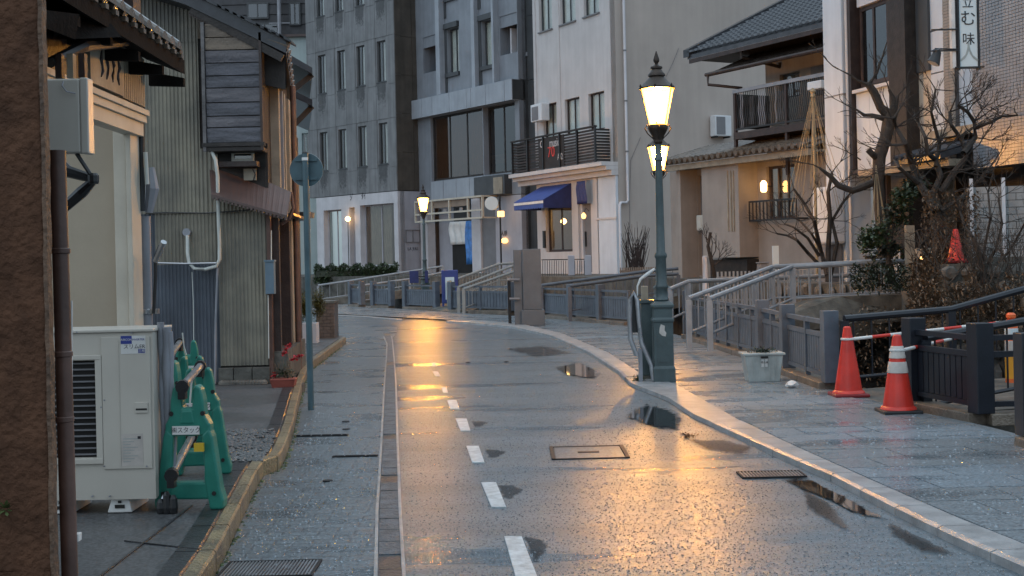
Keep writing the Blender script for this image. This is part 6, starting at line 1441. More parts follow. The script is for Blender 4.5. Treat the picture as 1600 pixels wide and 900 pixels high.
# bridge 3
bridge('footbridge', 'footbridge with long pale rails left of the near lamp post', [[P(846, 446, 30.8), P(1010, 424, 31.5), P(1092, 417, 31.5)], [P(890, 447, 28.8), P(1010, 431, 29.5), P(1060, 428, 29.6)]],
       [(nb(29), 29, .05), (3.9, 29.5, .55), (3.9, 31.6, .55), (nb(31.2), 31.2, .05)], M['fence'], .55, .22)
bridge('footbridge', 'footbridge with cream rails rising behind the grey stone pillar', [[P(700, 441, 36.5), P(778, 413, 39.5), P(806, 411, 40)], [P(716, 449, 34.8), P(802, 415, 38)], [P(724, 452, 34.0), P(804, 424, 37)]],
       [(nb(34.5), 34.5, .05), (1.0, 38, .6), (-1.4, 40, .6), (nb(36.5), 36.5, .05)], M['rail_c'], .5, .2)
bridge('footbridge', 'farthest footbridge, its rail rising in front of the hedge', [[P(497, 446, 46), P(545, 439, 46), P(692, 416, 46)], [P(560, 447, 43), P(640, 436, 44), P(700, 424, 44.5)]],
       [(-8.0, 44, .05), (-2.4, 43.5, .6), (-2.4, 46.2, .6), (-8.0, 46.2, .05)], M['rail'], .5, .25)
# slatted low fence of the yard behind bridge 2
yf = thing('yard_fence', 'low grey picket fence of the yard behind the pale blue rails', 'fence', P(1200, 470, 25.5))
for i in range(44):
    q_ = P(1122 + i * 6.2, 460, 25.5); MB().box(q_.x - .018, q_.x + .018, 25.48, 25.51, .45, 1.12).build('picket', M['rail'], yf)
for zz_ in (.55, 1.0): MB().bar(Vector((P(1120, 440, 25.5).x, 25.53, zz_)), Vector((P(1392, 440, 25.5).x, 25.53, zz_)), .03, .04).build('rail', M['rail'], yf)
# small black iron fence by the cream building, and the pickets right of it
bf = thing('black_iron_fence', 'small black iron fence in front of the cream shop door', 'fence', P(880, 430, 39))
for i in range(20):
    q_ = P(848 + i * 3.6, 430, 39.2); MB().tube([Vector((q_.x, q_.y, U)), P(848 + i * 3.6, 407, 39.2)], .010, 5).build('bar', M['black'], bf)
MB().bar(P(846, 406, 39.2), P(917, 405, 39.2), .03, .03).build('rail', M['black'], bf)
for px in (893, 919): q_ = P(px, 430, 39.1); MB().box(q_.x - .1, q_.x + .1, 39.05, 39.25, U, P(px, 399, 39.1).z).build('post', M['lav'], bf, bev=.02)
pk = thing('brown_picket_fence', 'brown picket fence beyond the pale rail left of the lamp post', 'fence', P(990, 430, 34))
for i in range(17):
    q_ = P(970 + i * 3.4, 430, 34); MB().box(q_.x - .018, q_.x + .018, 34, 34.03, .5, P(980, 418, 34).z).build('picket', M['curt_b'], pk)
MB().bar(P(968, 424, 34.05), P(1026, 423, 34.05), .02, .05).build('rail', M['curt_b'], pk)

# ================================================================ grey stone pillar, black gate, information board
g0 = G(828, 511); Yq = g0.y
pil = thing('grey_stone_pillar', 'plain grey stone pillar at the bend beside the black bollards', 'pillar', g0)
zt_ = P(828, 389, Yq).z; zm = P(828, 484, Yq).z
MB().box(P(817, 450, Yq).x, P(846, 450, Yq).x, Yq, Yq + .5, zm, zt_).build('shaft', M['gpipe'] if False else mat('grey_granite', (.115, .13, .145), .5, .08, 4, .08, 60), pil, bev=.01)
MB().box(P(814, 450, Yq).x, P(850, 450, Yq).x, Yq - .03, Yq + .53, .03, zm - .003).build('base', bpy.data.materials['grey_granite'], pil, bev=.01)
MB().box(P(803, 450, Yq).x, P(816.5, 450, Yq).x, Yq + .06, Yq + .4, .03, zt_ - .01).build('side_slab', bpy.data.materials['grey_granite'], pil, bev=.01)
for px, yt in ((796, 434), (813, 437)):
    q_ = G(px + 1, 509); t = thing('black_bollard', 'slim black post nearest the grey pillar' if px > 800 else 'slim black post left of its twin by the grey pillar', 'bollard', q_, 'pair of black posts at the pillar')
    MB().box(q_.x - .035, q_.x + .035, q_.y - .035, q_.y + .035, .03, P(px, yt + 4, q_.y).z).build('post', M['black'], t); MB().box(q_.x - .04, q_.x + .04, q_.y - .04, q_.y + .04, P(px, yt + 4, q_.y).z + .001, P(px, yt, q_.y).z).build('cap', M['steel'], t)
gb = thing('gate_bars', 'two dark cross bars joining the black posts', 'bar', G(805, 509)); 
for py in (437, 467): MB().tube([P(796, py, Yq + .0), P(812, py, Yq + .0)], .03, 6).build('bar', M['gfab'], gb)
g0 = G(703, 487); ib = thing('blue_notice_board', 'blue notice board with a pale map panel behind the railing', 'notice board', g0)
Yi = g0.y + .4
MB().box(P(690, 450, Yi).x, P(716, 450, Yi).x, Yi, Yi + .08, P(703, 474, Yi).z, P(703, 422, Yi).z).build('board', M['bluesign'], ib, bev=.02)
MB().box(P(696, 450, Yi).x, P(710, 450, Yi).x, Yi - .012, Yi - .001, P(703, 468, Yi).z, P(703, 433, Yi).z).build('map_panel', M['signw'], ib)
FI = Facade((P(703, 450, Yi).x, Yi), (1, 0))
for k in range(5): MB().box(P(699, 450, Yi).x, P(705 + k % 2 * 3, 450, Yi).x, Yi - .016, Yi - .0125, P(703, 441 + 5 * k, Yi).z, P(703, 439 + 5 * k, Yi).z).build('print_line', M['inkg'], ib)
for px in (692, 714): q_ = P(px, 450, Yi); MB().box(q_.x - .03, q_.x + .03, Yi + .01, Yi + .07, 0.03, P(703, 474, Yi).z).build('leg', M['bluesign'], ib)

# ================================================================ street lamps
def make_lamp():
    t = thing('street_lamp', '', 'street lamp', (0, 0, 0), 'gas-style street lamps along the canal')
    s4 = math.pi / 4; r2 = math.sqrt(2)
    b = MB(); b.lathe((0, 0, 0), [(.125 * r2, 0), (.125 * r2, .16), (.118 * r2, .18), (.11 * r2, .19), (.11 * r2, .70), (.122 * r2, .715), (.122 * r2, .74), (.105 * r2, .76), (.105 * r2, .86), (.125 * r2, .885), (.125 * r2, .91), (.08 * r2, .95)], 4, s4); b.build('pedestal', M['lampgreen'], t, bev=.004)
    b = MB()
    for k in range(4):
        an = k * math.pi / 2; c_, s_ = math.cos(an), math.sin(an)
        pts = [(-.07, .24), (.07, .24), (.07, .65), (-.07, .65)]
        MB().prism([Vector((c_ * .111 - s_ * x, s_ * .111 + c_ * x, z_)) for x, z_ in pts], (0, 0, 0), (c_ * .004, s_ * .004, 0)).build('panel', M['lampgreen'], t)
    b.lathe((0, 0, 0), [(.075, .951), (.085, .97), (.07, 1.0), (.07, 1.10), (.078, 1.11), (.078, 1.13), (.066, 1.15), (.06, 1.45), (.072, 1.47), (.072, 1.50), (.052, 1.53), (.046, 2.0), (.042, 2.5), (.040, 2.60), (.052, 2.61), (.052, 2.64), (.038, 2.66), (.036, 2.80)], 12); b.build('shaft', M['lampgreen'], t, smooth=True)
    MB().lathe((0, 0, 0), [(.036, 2.801), (.055, 2.83), (.05, 2.86), (.10, 2.95), (.118, 2.99), (.108, 3.03)], 12).build('cup', M['bronze'], t, smooth=True)
    for k in range(4):
        an = k * math.pi / 2; d = Vector((math.cos(an), math.sin(an), 0))
        MB().tube([d * .05 + Vector((0, 0, 2.86)), d * .12 + Vector((0, 0, 2.93)), d * .15 + Vector((0, 0, 2.99)), d * .125 + Vector((0, 0, 3.03)), d * .105 + Vector((0, 0, 3.01))], .007, 6).build('scroll', M['bronze'], t)
    n = 6; r0, r1, z0_, z1_ = .105, .195, 3.035, 3.45
    for k in range(n):
        a0, a1 = 2 * math.pi * (k + .06) / n + .3, 2 * math.pi * (k + .94) / n + .3; am = (a0 + a1) / 2; off = Vector((math.cos(am), math.sin(am), 0)) * .004
        p = [Vector((r0 * math.cos(a0), r0 * math.sin(a0), z0_)), Vector((r0 * math.cos(a1), r0 * math.sin(a1), z0_)), Vector((r1 * math.cos(a1), r1 * math.sin(a1), z1_)), Vector((r1 * math.cos(a0), r1 * math.sin(a0), z1_))]
        MB().prism(p, (0, 0, 0), off).build('glass_pane', M['lamp'], t)
        a0 = 2 * math.pi * k / n + .3; MB().bar((r0 * math.cos(a0), r0 * math.sin(a0), z0_), ((r1 + .003) * math.cos(a0), (r1 + .003) * math.sin(a0), z1_), .012, .012).build('glazing_bar', M['bronze'], t)
    MB().lathe((0, 0, 0), [(.02, 3.07), (.06, 3.10), (.085, 3.20), (.11, 3.33), (.09, 3.40), (.03, 3.43)], 12).build('bulb', M['bulb_hot'], t, smooth=True)
    h = MB(); h.lathe((0, 0, 0), [(.208, 3.451), (.21, 3.468), (.20, 3.475), (.115, 3.56), (.085, 3.60), (.10, 3.605), (.10, 3.625), (.07, 3.66), (.055, 3.69), (.068, 3.695), (.068, 3.715), (.03, 3.735), (.018, 3.75), (.034, 3.78), (.036, 3.80), (.018, 3.86), (.006, 3.90)], 12); h.build('roof', M['bronze'], t, smooth=True)
    for k in range(6):
        an = 2 * math.pi * k / 6 + .3; c_, s_ = math.cos(an), math.sin(an)
        MB().lathe((.205 * c_, .205 * s_, 3.47), [(.010, 0), (.014, .012), (.004, .035)], 6).build('finial', M['bronze'], t)
    return t
lamp = make_lamp()
base = G(1037, 601); base.z = .035; lamp.location = base; lamp.scale = (1, 1, .972); lamp['label'] = 'nearest lit gas-style street lamp on green-grey square pedestal beside the kerb'
q_ = P(1029, 246, 22.6); l2 = dup(lamp, (q_.x, q_.y, .03), .2, 'second lit street lamp seen directly behind the nearest lamp post')
q_ = P(661, 300, 39.6); l3 = dup(lamp, (q_.x, q_.y, .03), .3, 'farthest lit street lamp, standing by the railing at the bend')
fb2 = thing('navy_plate', 'pair of navy plates strapped to the far lamp post', 'plate', P(661, 430, 39.5))
for a, c in ((640, 654), (664, 669)): MB().box(P(a, 430, 39.5).x, P(c, 430, 39.5).x, 39.46, 39.5, P(655, 442, 39.5).z, P(655, 423, 39.5).z).build('plate', M['navy'], fb2)
MB().box(P(640, 430, 39.5).x, P(669, 430, 39.5).x, 39.501, 39.53, P(655, 433, 39.5).z, P(655, 431, 39.5).z).build('strap', M['black'], fb2)
stk = thing('faded_sticker', 'faded yellowish sticker peeling on the near lamp pedestal', 'sticker', P(1031, 500, 14.6))
F = Facade((base.x, base.y - .1105), (1, 0))
MB().prism([F.pt(a, z_, .006) for a, z_ in ((-.05, .60), (-.02, .57), (.02, .56), (.03, .60), (.01, .63), (.015, .68), (-.03, .70), (-.045, .66))], (0, 0, 0), (0, -.003, 0)).build('paper', M['refl'], stk)

# cabinet and bent steel guard behind the lamp
Yc_ = base.y + .28
cab = thing('green_cabinet', 'green-grey equipment cabinet close behind the near lamp pedestal', 'cabinet', (P(1013, 595, Yc_).x, Yc_, .03))
MB().box(P(1002, 500, Yc_).x, P(1024, 500, Yc_).x, Yc_, Yc_ + .25, .08, P(1013, 474, Yc_).z).build('body', M['lampgreen'], cab, bev=.008)
MB().box(P(1000, 500, Yc_).x, P(1026, 500, Yc_).x, Yc_ - .02, Yc_ + .27, P(1013, 474, Yc_).z + .001, P(1013, 469, Yc_).z).build('top', M['lampgreen'], cab, bev=.004)
MB().box(P(999, 500, Yc_).x, P(1025, 500, Yc_).x, Yc_ - .03, Yc_ + .28, .03, .079).build('plinth', M['conc_d'], cab)
MB().box(P(1004, 500, Yc_).x, P(1014, 500, Yc_).x, Yc_ + .02, Yc_ + .12, P(1013, 469, Yc_).z + .001, P(1013, 447, Yc_).z).build('vent_box', M['cwood'], cab, bev=.006)
gr_ = thing('bent_steel_guard', 'bent galvanised steel pipe guard with a black board beside the cabinet', 'guard', (P(990, 590, Yc_).x, Yc_ - .1, .03))
Yz = base.y - .05
MB().tube([P(1021, 594, Yz), P(1018, 570, Yz), P(1002, 535, Yz), P(998, 500, Yz), P(995, 468, Yz), P(990, 457, Yz), P(985, 468, Yz), P(984, 500, Yz), P(985, 530, Yz), P(995, 556, Yz)], .028, 12).build('pipe', M['steel'], gr_, smooth=True)
MB().box(P(985, 500, Yz).x, P(997, 500, Yz).x, Yz + .03, Yz + .05, P(990, 520, Yz).z, P(990, 460, Yz).z).build('board', M['black'], gr_, bev=.004)
MB().box(P(998, 560, Yz).x, P(1004, 560, Yz).x, Yz + .02, Yz + .07, .03, P(1000, 545, Yz).z).build('leg', M['gpipe'], gr_)
MB().tube([P(996, 462, Yz), P(996, 447, Yz), P(1001, 436, Yz), P(1012, 428, Yz), P(1023, 420, Yz)], [.006, .010, .016, .02, .014], 8).build('strap', M['white_p'], gr_, smooth=True)

# ================================================================ traffic cones, bars, crate
def cone(loc, label, m, mb_, bands, h=.70, r0=.14, rb=.172):
    t = thing('traffic_cone', label, 'traffic cone', loc, 'traffic cones at the footbridge')
    z0_ = .035; MB().box(loc.x - rb, loc.x + rb, loc.y - rb, loc.y + rb, loc.z, loc.z + z0_).build('base', mb_, t, bev=.012)
    rad = lambda z_: r0 + (.035 - r0) * (z_ - z0_) / (h - z0_)
    MB().lathe(loc, [(r0 + .02, z0_ + .001), (r0 + .012, z0_ + .02), (rad(z0_ + .03), z0_ + .03), (rad(h - .01), h - .01), (.025, h)], 24).build('body', m, t, smooth=True)
    for (a, c, mm) in bands: MB().lathe(loc, [(rad(a) + .002, a), (rad(a) + .005, a + .003), (rad(c) + .005, c - .003), (rad(c) + .002, c)], 24).build('band', mm, t, smooth=True)
    return t
c1 = G(1326, 619, .03); c2 = G(1404, 645, .03)
cone(c1, 'plain red traffic cone at the left side of the footbridge entry', M['red'], M['red_d'], [])
cone(c2, 'red traffic cone with two worn reflective bands beside the near railing', M['red'], M['black'], [(.36, .46, M['refl']), (.49, .60, M['refl'])])
q_ = P(1494, 410, 21); q_ = P(1494, 411, 18.0)
cone(q_, 'distant red cone half hidden by the bare tree on the raised garden edge', M['red'], M['red_d'], [], h=.48, r0=.12, rb=.13)
def bar_(name, label, a, b_, n, first=0):
    t = thing(name, label, 'striped bar', a)
    for i in range(n):
        p, q = a.lerp(b_, i / n), a.lerp(b_, (i + 1) / n); MB().tube([p, q], .017, 10).build('stripe', (M['white_p'], M['red'])[(i + first) % 2], t, smooth=True)
    return t
zt_ = P(1318, 530, c1.y)
A_ = Vector((c1.x - .0, c1.y, zt_.z)); Bq = P(1582, 502, 13.4)
rg = thing('cone_ring', 'white plastic ring on the plain red cone top holding the striped bar', 'ring', A_)
MB().lathe(A_ - Vector((0, 0, .01)), [(.055, 0), (.068, .004), (.068, .02), (.055, .024)], 16).build('ring', M['white_p'], rg)
bar_('striped_bar', 'long red and white striped bar from the plain cone to the orange post', A_ + Vector((.06, 0, 0)), Bq, 9)
A2 = Vector((c2.x, c2.y, P(1404, 547, c2.y).z)); rg = thing('cone_ring', 'white plastic ring on the banded cone top', 'ring', A2)
MB().lathe(A2 - Vector((0, 0, .01)), [(.058, 0), (.070, .004), (.070, .02), (.058, .024)], 16).build('ring', M['white_p'], rg)
bar_('striped_bar', 'short red and white striped bar from the banded cone behind the railing', A2 + Vector((.06, 0, 0)), P(1500, 526, 12.6), 6)
dl_ = P(1582, 600, 13.4); dl_.z = .0
t = thing('delineator_post', 'orange delineator post with white bands on the footbridge', 'delineator post', dl_)
MB().lathe(dl_, [(.13, 0), (.13, .03), (.07, .05), (.065, .70), (.05, .73)], 16).build('body', M['orange'], t, smooth=True); MB().lathe(dl_, [(.068, .37), (.069, .38), (.069, .50), (.068, .51)], 16).build('band', M['refl'], t); MB().lathe(dl_, [(.068, .54), (.069, .545), (.069, .63), (.068, .64)], 16).build('band', M['signw'], t)
MB().lathe(dl_, [(.068, .10), (.0695, .11), (.0695, .34), (.068, .35)], 16).build('band', M['amber'], t); MB().lathe(dl_ + Vector((0, 0, .731)), [(.03, 0), (.05, .02), (.05, .05), (.03, .07)], 12).build('top_knob', M['orange'], t, smooth=True)
# crate planter
g0 = G(1195, 597, .035); cr_ = thing('white_crate', 'pale ribbed plastic crate planter with moss against the railing', 'crate', g0)
W0, W1, Hc = .175, .225, .33
def fru(w0, w1, z0_, z1_, d0, d1): return [(g0.x - w0, g0.y - d0 + .15, g0.z + z0_), (g0.x + w0, g0.y - d0 + .15, g0.z + z0_), (g0.x + w0, g0.y + d0 + .15, g0.z + z0_), (g0.x - w0, g0.y + d0 + .15, g0.z + z0_), (g0.x - w1, g0.y - d1 + .15, g0.z + z1_), (g0.x + w1, g0.y - d1 + .15, g0.z + z1_), (g0.x + w1, g0.y + d1 + .15, g0.z + z1_), (g0.x - w1, g0.y + d1 + .15, g0.z + z1_)]
crm = mat('crate_plastic', (.44, .47, .45), .4, .15, 5, streak=.25)
MB().hexa(fru(W0, W1 - .012, 0, Hc - .03, .13, .16)).build('body', crm, cr_, bev=.006)
MB().hexa(fru(W1 + .01, W1 + .012, Hc - .03, Hc - .005, .175, .177)).build('rim', crm, cr_, bev=.005)
for i in range(7):
    k = -1 + 2 * i / 6; MB().bar((g0.x + k * (W0 - .012), g0.y + .018, g0.z + .01), (g0.x + k * (W1 - .03), g0.y - .012, g0.z + Hc - .035), .014, .014).build('rib', crm, cr_)
MB().hexa([(g0.x - .035, g0.y - .004, g0.z + .17), (g0.x + .035, g0.y - .004, g0.z + .17), (g0.x + .035, g0.y + .02, g0.z + .17), (g0.x - .035, g0.y + .02, g0.z + .17), (g0.x - .035, g0.y - .015, g0.z + .26), (g0.x + .035, g0.y - .015, g0.z + .26), (g0.x + .035, g0.y + .0, g0.z + .26), (g0.x - .035, g0.y + .0, g0.z + .26)]).build('label_plate', M['white_p'], cr_)
FCx = Facade((g0.x, g0.y - .012), (1, 0)); text('lettering', '花と緑', .026, FCx, 0, g0.z + .222, .003, M['ink'], cr_, .001)
MB().hexa([(g0.x - .04, g0.y - .026, g0.z + .27), (g0.x + .04, g0.y - .026, g0.z + .27), (g0.x + .04, g0.y - .0, g0.z + .27), (g0.x - .04, g0.y - .0, g0.z + .27), (g0.x - .04, g0.y - .028, g0.z + .29), (g0.x + .04, g0.y - .028, g0.z + .29), (g0.x + .04, g0.y - .0, g0.z + .29), (g0.x - .04, g0.y, g0.z + .29)]).build('hand_hole', M['dark'], cr_)
def leaves(name, c, rad, n, size, m, parent=None, kind=None, seed=1, clump=0, shell_=.3, asp=.45):
    random.seed(seed); b = MB(); cl_ = [Vector((random.gauss(0, .45), random.gauss(0, .45), random.gauss(0, .45))) for _ in range(clump)] if clump else None
    for i in range(n):
        if cl_:
            q_ = random.choice(cl_) + Vector((random.gauss(0, .2), random.gauss(0, .2), random.gauss(0, .2)))
        else:
            d = Vector((random.gauss(0, 1), random.gauss(0, 1), random.gauss(0, 1))).normalized(); q_ = d * (shell_ + (1 - shell_) * random.random())
        p = Vector(c) + Vector((q_.x * rad[0], q_.y * rad[1], q_.z * rad[2]))
        d = Vector((random.uniform(-1, 1), random.uniform(-1, 1), random.uniform(-.6, .8))).normalized(); s_ = d.cross(Vector((random.uniform(-.3, .3), random.uniform(-.3, .3), 1))).normalized()
        L_ = size * random.uniform(.6, 1.3); nn = d.cross(s_) * L_ * .12
        b.add([p, p + d * L_ * .5 + s_ * L_ * asp * .5, p + d * L_ + nn, p + d * L_ * .5 - s_ * L_ * asp * .5], [(0, 1, 2), (0, 2, 3)])
    return b.build(name, m, parent, kind=kind)
mo = thing('crate_moss', 'low green moss filling the top of the white crate', 'plants', (g0.x, g0.y + .15, g0.z + Hc - .02))
leaves('foliage', (g0.x, g0.y + .15, g0.z + Hc), (.19, .15, .05), 700, .035, M['leaf_d'], mo, seed=3, shell_=0)
g1 = G(1237, 606, .036); b = MB(); random.seed(31); bm = bmesh.new(); bmesh.ops.create_icosphere(bm, subdivisions=2, radius=1)
for v in bm.verts: v.co = Vector((g1.x + v.co.x * .075 * random.uniform(.7, 1.15), g1.y + v.co.y * .06 * random.uniform(.7, 1.1), g1.z + max(0, .035 + v.co.z * .045 * random.uniform(.6, 1.2))))
me = bpy.data.meshes.new('crumpled_bag'); bm.to_mesh(me); bm.free(); me.materials.append(M['white_p']); tag(link('crumpled_bag', me), 'small crumpled white plastic bag on the wet slabs right of the crate', 'plastic bag')
# weeds at the kerb and lamp foot
wq = G(998, 597, .03); wt_ = thing('kerb_weeds', 'tuft of green weeds at the foot of the near lamp cabinet', 'weeds', wq)
leaves('blades', wq + Vector((0, 0, .03)), (.10, .05, .05), 160, .05, M['grassm'], wt_, seed=4, shell_=0, asp=.2)
wq = G(1075, 682, .01); wt_ = thing('gutter_leaves', 'wet leaf litter caught at the end of the large puddle', 'leaf litter', wq)
leaves('leaves', wq + Vector((0, 0, .01)), (.10, .05, .02), 60, .035, M['dry'], wt_, seed=5, shell_=0)
random.seed(17); mm_ = MB()
for i in range(420):
    y = random.uniform(6, 22); x = kl(y) + random.uniform(.003, .03); r = random.uniform(.006, .016)
    mm_.lathe((x, y, 0), [(r, .002), (r * .8, r * .5), (r * .2, r * .9)], 5, i)
mm_.build('kerb_moss', M['grassm'], kind='stuff')

# ================================================================ road sign seen from the back
g0 = G(486, 641, .004); rs = thing('round_road_sign', 'back of a round road sign on a green-grey pole at the kerb', 'road sign', g0)
tp = P(478, 240, g0.y)
MB().tube([(g0.x, g0.y, 0), (g0.x, g0.y, tp.z)], .032, 12).build('pole', M['sign_b'], rs, smooth=True)
c = Vector((g0.x, g0.y + .05, P(479, 265, g0.y).z)); MB().tube([c + Vector((0, -.004, 0)), c + Vector((0, .004, 0))], .168, 32).build('disc', M['sign_b'], rs)
MB().tube([c + Vector((0, .0045, 0)), c + Vector((0, .008, 0))], .170, 32).build('sign_face', M['signw'], rs)
for dz in (-.09, .10): MB().box(c.x - .11, c.x + .11, c.y - .022, c.y - .005, c.z + dz - .012, c.z + dz + .012).build('bracket', M['sign_b'], rs)
MB().box(c.x - .03, c.x + .03, g0.y - .036, g0.y - .032, tp.z - .07, tp.z - .04).build('tape', M['white_p'], rs); MB().lathe((g0.x, g0.y, tp.z), [(.033, 0), (.033, .01), (.02, .02)], 12).build('cap', M['black'], rs)

# ================================================================ green barricade stands
def barricade():
    t = thing('barricade_stand', '', 'barricade', (0, 0, 0), 'green barricade stands stored by the wall')
    def pr(pts, d): return [Vector((x, 0, z_)) for x, z_ in pts]
    def pz(pts, th, name, par=t): return MB().prism([Vector((x, 0, z_)) for x, z_ in pts], (0, -th / 2, 0), (0, th / 2, 0)).build(name, M['green'], par, bev=.012)
    for sx in (-1, 1):
        pts = [(.205 * sx, 0), (.125 * sx, 0), (.118 * sx, .045), (.095 * sx, .16), (.098 * sx, .22), (.085 * sx, .41), (.13 * sx, .45), (.15 * sx, .40), (.19 * sx, .12), (.21 * sx, .05)]
        pz(pts, .10, 'leg')
        MB().lathe((sx * .155, -.052, .0), [(0.001, 0)], 3) if False else None
        MB().tube([(.155 * sx, -.056, .09), (.155 * sx, -.04, .09)], .013, 8).build('recess', M['dark'], t); MB().tube([(.095 * sx, -.051, .53), (.095 * sx, -.03, .53)], .014, 8).build('recess', M['dark'], t)
    pz([(-.135, .055), (.135, .055), (.115, .15), (-.115, .15)], .086, 'foot_bar')
    pz([(-.14, .405), (.14, .405), (.135, .47), (.105, .52), (.10, .60), (.085, .67), (.055, .69), (.036, .66), (.03, .56), (-.03, .56), (-.036, .66), (-.055, .69), (-.085, .67), (-.10, .60), (-.105, .52), (-.135, .47)], .094, 'head')
    pz([(-.05, .47), (.05, .47), (.035, .55), (-.035, .55)], .104, 'head_rib')
    FL = Facade((0, -.0475), (1, 0))
    lb = MB().fbox(FL, -.09, .075, .415, .462, .001, .004).build('label', M['white_p'], t)
    text('lettering', '㈱スタック', .036, FL, -.006, .438, .0045, M['ink'], lb, .0004)
    return t
b0 = barricade()
bs = [(297, 7.30, -.06, 'front green barricade stand with yellow tape, nearest the camera', 1), (314, 8.5, .1, 'green barricade stand second in the row, right behind the front one', 0), (263, 9.2, -.1, 'green barricade stand half hidden behind the beige air conditioner', 0), (303, 9.6, .12, 'green barricade stand in the middle of the right row', 0), (277, 10.6, 0, 'green barricade stand fifth from the front', 0), (296, 11.6, .15, 'rearmost green barricade stand against the blue-grey cladding', 0)]
for i, (px, Y, rz, lab, k) in enumerate(bs):
    x = P(px, 700, Y).x; o = b0 if i == 0 else dup(b0)
    o.location = (x, Y, KH); o.rotation_euler = (0, 0, rz); o.scale = (.95, .95, 1.03); o['label'] = lab
yt = tag(MB().box(P(304, 690, 7.24).x, P(319, 690, 7.24).x, 7.22, 7.242, P(310, 705, 7.24).z, P(310, 692, 7.24).z).build('yellow_tape', M['yellow']), 'yellow tape wrapped round the leg of the front green barricade', 'tape')
def pipe(a, b_, lab, r=.024):
    t = thing('scaffold_pipe', lab, 'pipe', a, 'scaffold pipes on the barricades'); MB().tube([a, b_], r, 12).build('tube', M['steel'], t, smooth=True)
    for q_ in (a, b_):
        d = (b_ - a).normalized() * .03; MB().tube([q_ - d, q_ + d], r + .014, 10).build('clamp', M['black'], t); MB().box(q_.x - .02, q_.x + .02, q_.y - .03, q_.y + .03, q_.z - .07, q_.z - .01).build('clamp_jaw', M['black'], t)
pipe(P(285, 604, 7.25), P(313, 572, 8.4), 'silver pipe clamped across the tops of the front two stands')
pipe(P(268, 742, 7.15), P(300, 682, 8.4), 'silver pipe clamped low between the front stands')
pipe(P(262, 562, 9.15), P(281, 535, 10.5), 'silver pipe clamped on top of the left row of stands')
for (a, c, e_, Y, lab) in (((303, 585), (299, 600), (296, 640), 8.2, 'pale cord dangling from the second green stand'), ((285, 520), (287, 540), (291, 555), 10.4, 'pale cord dangling at the back of the green stands')):
    tag(MB().tube([P(*a, Y), P(*c, Y), P(*e_, Y)], .006, 6).build('hanging_cord', M['hvac']), lab, 'cord')

# ================================================================ flower trough, pot, brick pier
Yf = 14.35
fx0, fx1 = P(424, 598, Yf).x, P(463, 598, Yf).x; z0_ = P(442, 605, Yf).z; z1_ = P(442, 591, Yf).z
ft = thing('flower_trough', 'terracotta plastic trough on the step at the corner post', 'flower trough', ((fx0 + fx1) / 2, Yf, z0_))
MB().hexa([(fx0 + .02, Yf - .07, z0_), (fx1 - .02, Yf - .07, z0_), (fx1 - .02, Yf + .07, z0_), (fx0 + .02, Yf + .07, z0_), (fx0 + .004, Yf - .09, z1_ - .02), (fx1 - .004, Yf - .09, z1_ - .02), (fx1 - .004, Yf + .09, z1_ - .02), (fx0 + .004, Yf + .09, z1_ - .02)]).build('trough', M['terra'], ft)
MB().box(fx0, fx1, Yf - .095, Yf + .095, z1_ - .019, z1_).build('rim', M['terra'], ft, bev=.004)
MB().box(fx0 - .02, P(466, 620, Yf).x, Yf - .12, Yf + .5, .004, z0_ - .003).build('step', M['conc_d'], ft)
cy2 = thing('red_cyclamen', 'sparse red flowers with dry stems in the terracotta trough', 'flowers', ((fx0 + fx1) / 2, Yf, z1_)); random.seed(41)
st_ = MB()
for i in range(34):
    x = random.uniform(fx0 + .03, fx1 - .02); a = Vector((x, Yf + random.uniform(-.05, .05), z1_)); e_ = a + Vector((random.uniform(-.06, .06), random.uniform(-.04, .02), random.uniform(.06, .24))); st_.tube([a, (a + e_) / 2 + Vector((random.uniform(-.02, .02), 0, 0)), e_], .0025, 4, False)
st_.build('stems', M['dry'], cy2)
leaves('foliage', ((fx0 + fx1) / 2, Yf, z1_ + .06), (.13, .06, .07), 160, .04, M['leaf'], cy2, seed=8, shell_=0)
for (px, py, r) in ((448, 545, .035), (444, 552, .028), (452, 540, .026), (463, 560, .022), (457, 562, .02), (428, 587, .03), (469, 556, .014)):
    c = P(px, py, Yf - .02); leaves('flower', c, (r, r * .8, r), 26, .035, M['petal'], cy2, seed=px, asp=.8)
g0 = G(482, 546); Yv = g0.y
pt_ = thing('white_planter', 'white square planter beside the brick pier', 'planter', g0)
MB().box(P(469, 530, Yv).x, P(495, 530, Yv).x, Yv, Yv + .3, .03, P(480, 505, Yv).z).build('planter', M['white'], pt_, bev=.01)
shb = thing('yellowish_shrub', 'yellow-green conifer shrub in the white planter', 'shrub', (g0.x, Yv + .15, P(480, 505, Yv).z))
q_ = P(483, 478, Yv + .1)
leaves('foliage', P(475, 480, Yv + .1), (.12, .12, .33), 1500, .06, M['leaf_y'], shb, seed=21, shell_=0, asp=.25); leaves('foliage', P(497, 476, Yv + .2), (.14, .12, .30), 1500, .06, M['leaf_y'], shb, seed=22, shell_=0, asp=.25)
MB().tube([P(482, 505, Yv + .12), P(483, 470, Yv + .12)], .02, 6).build('stem', M['bark'], shb)
Ybp = 23.2; bp_ = thing('brick_pier', 'low brown brick pier at the end of the left kerb', 'pier', P(508, 530, Ybp))
bx0, bx1 = P(494, 500, Ybp).x, P(522, 500, Ybp).x; bz1 = P(508, 474, Ybp).z
MB().box(bx0 + .005, bx1 - .005, Ybp + .005, Ybp + .6, .0, bz1 - .01).build('core', M['grout'], bp_)
nz_ = 12
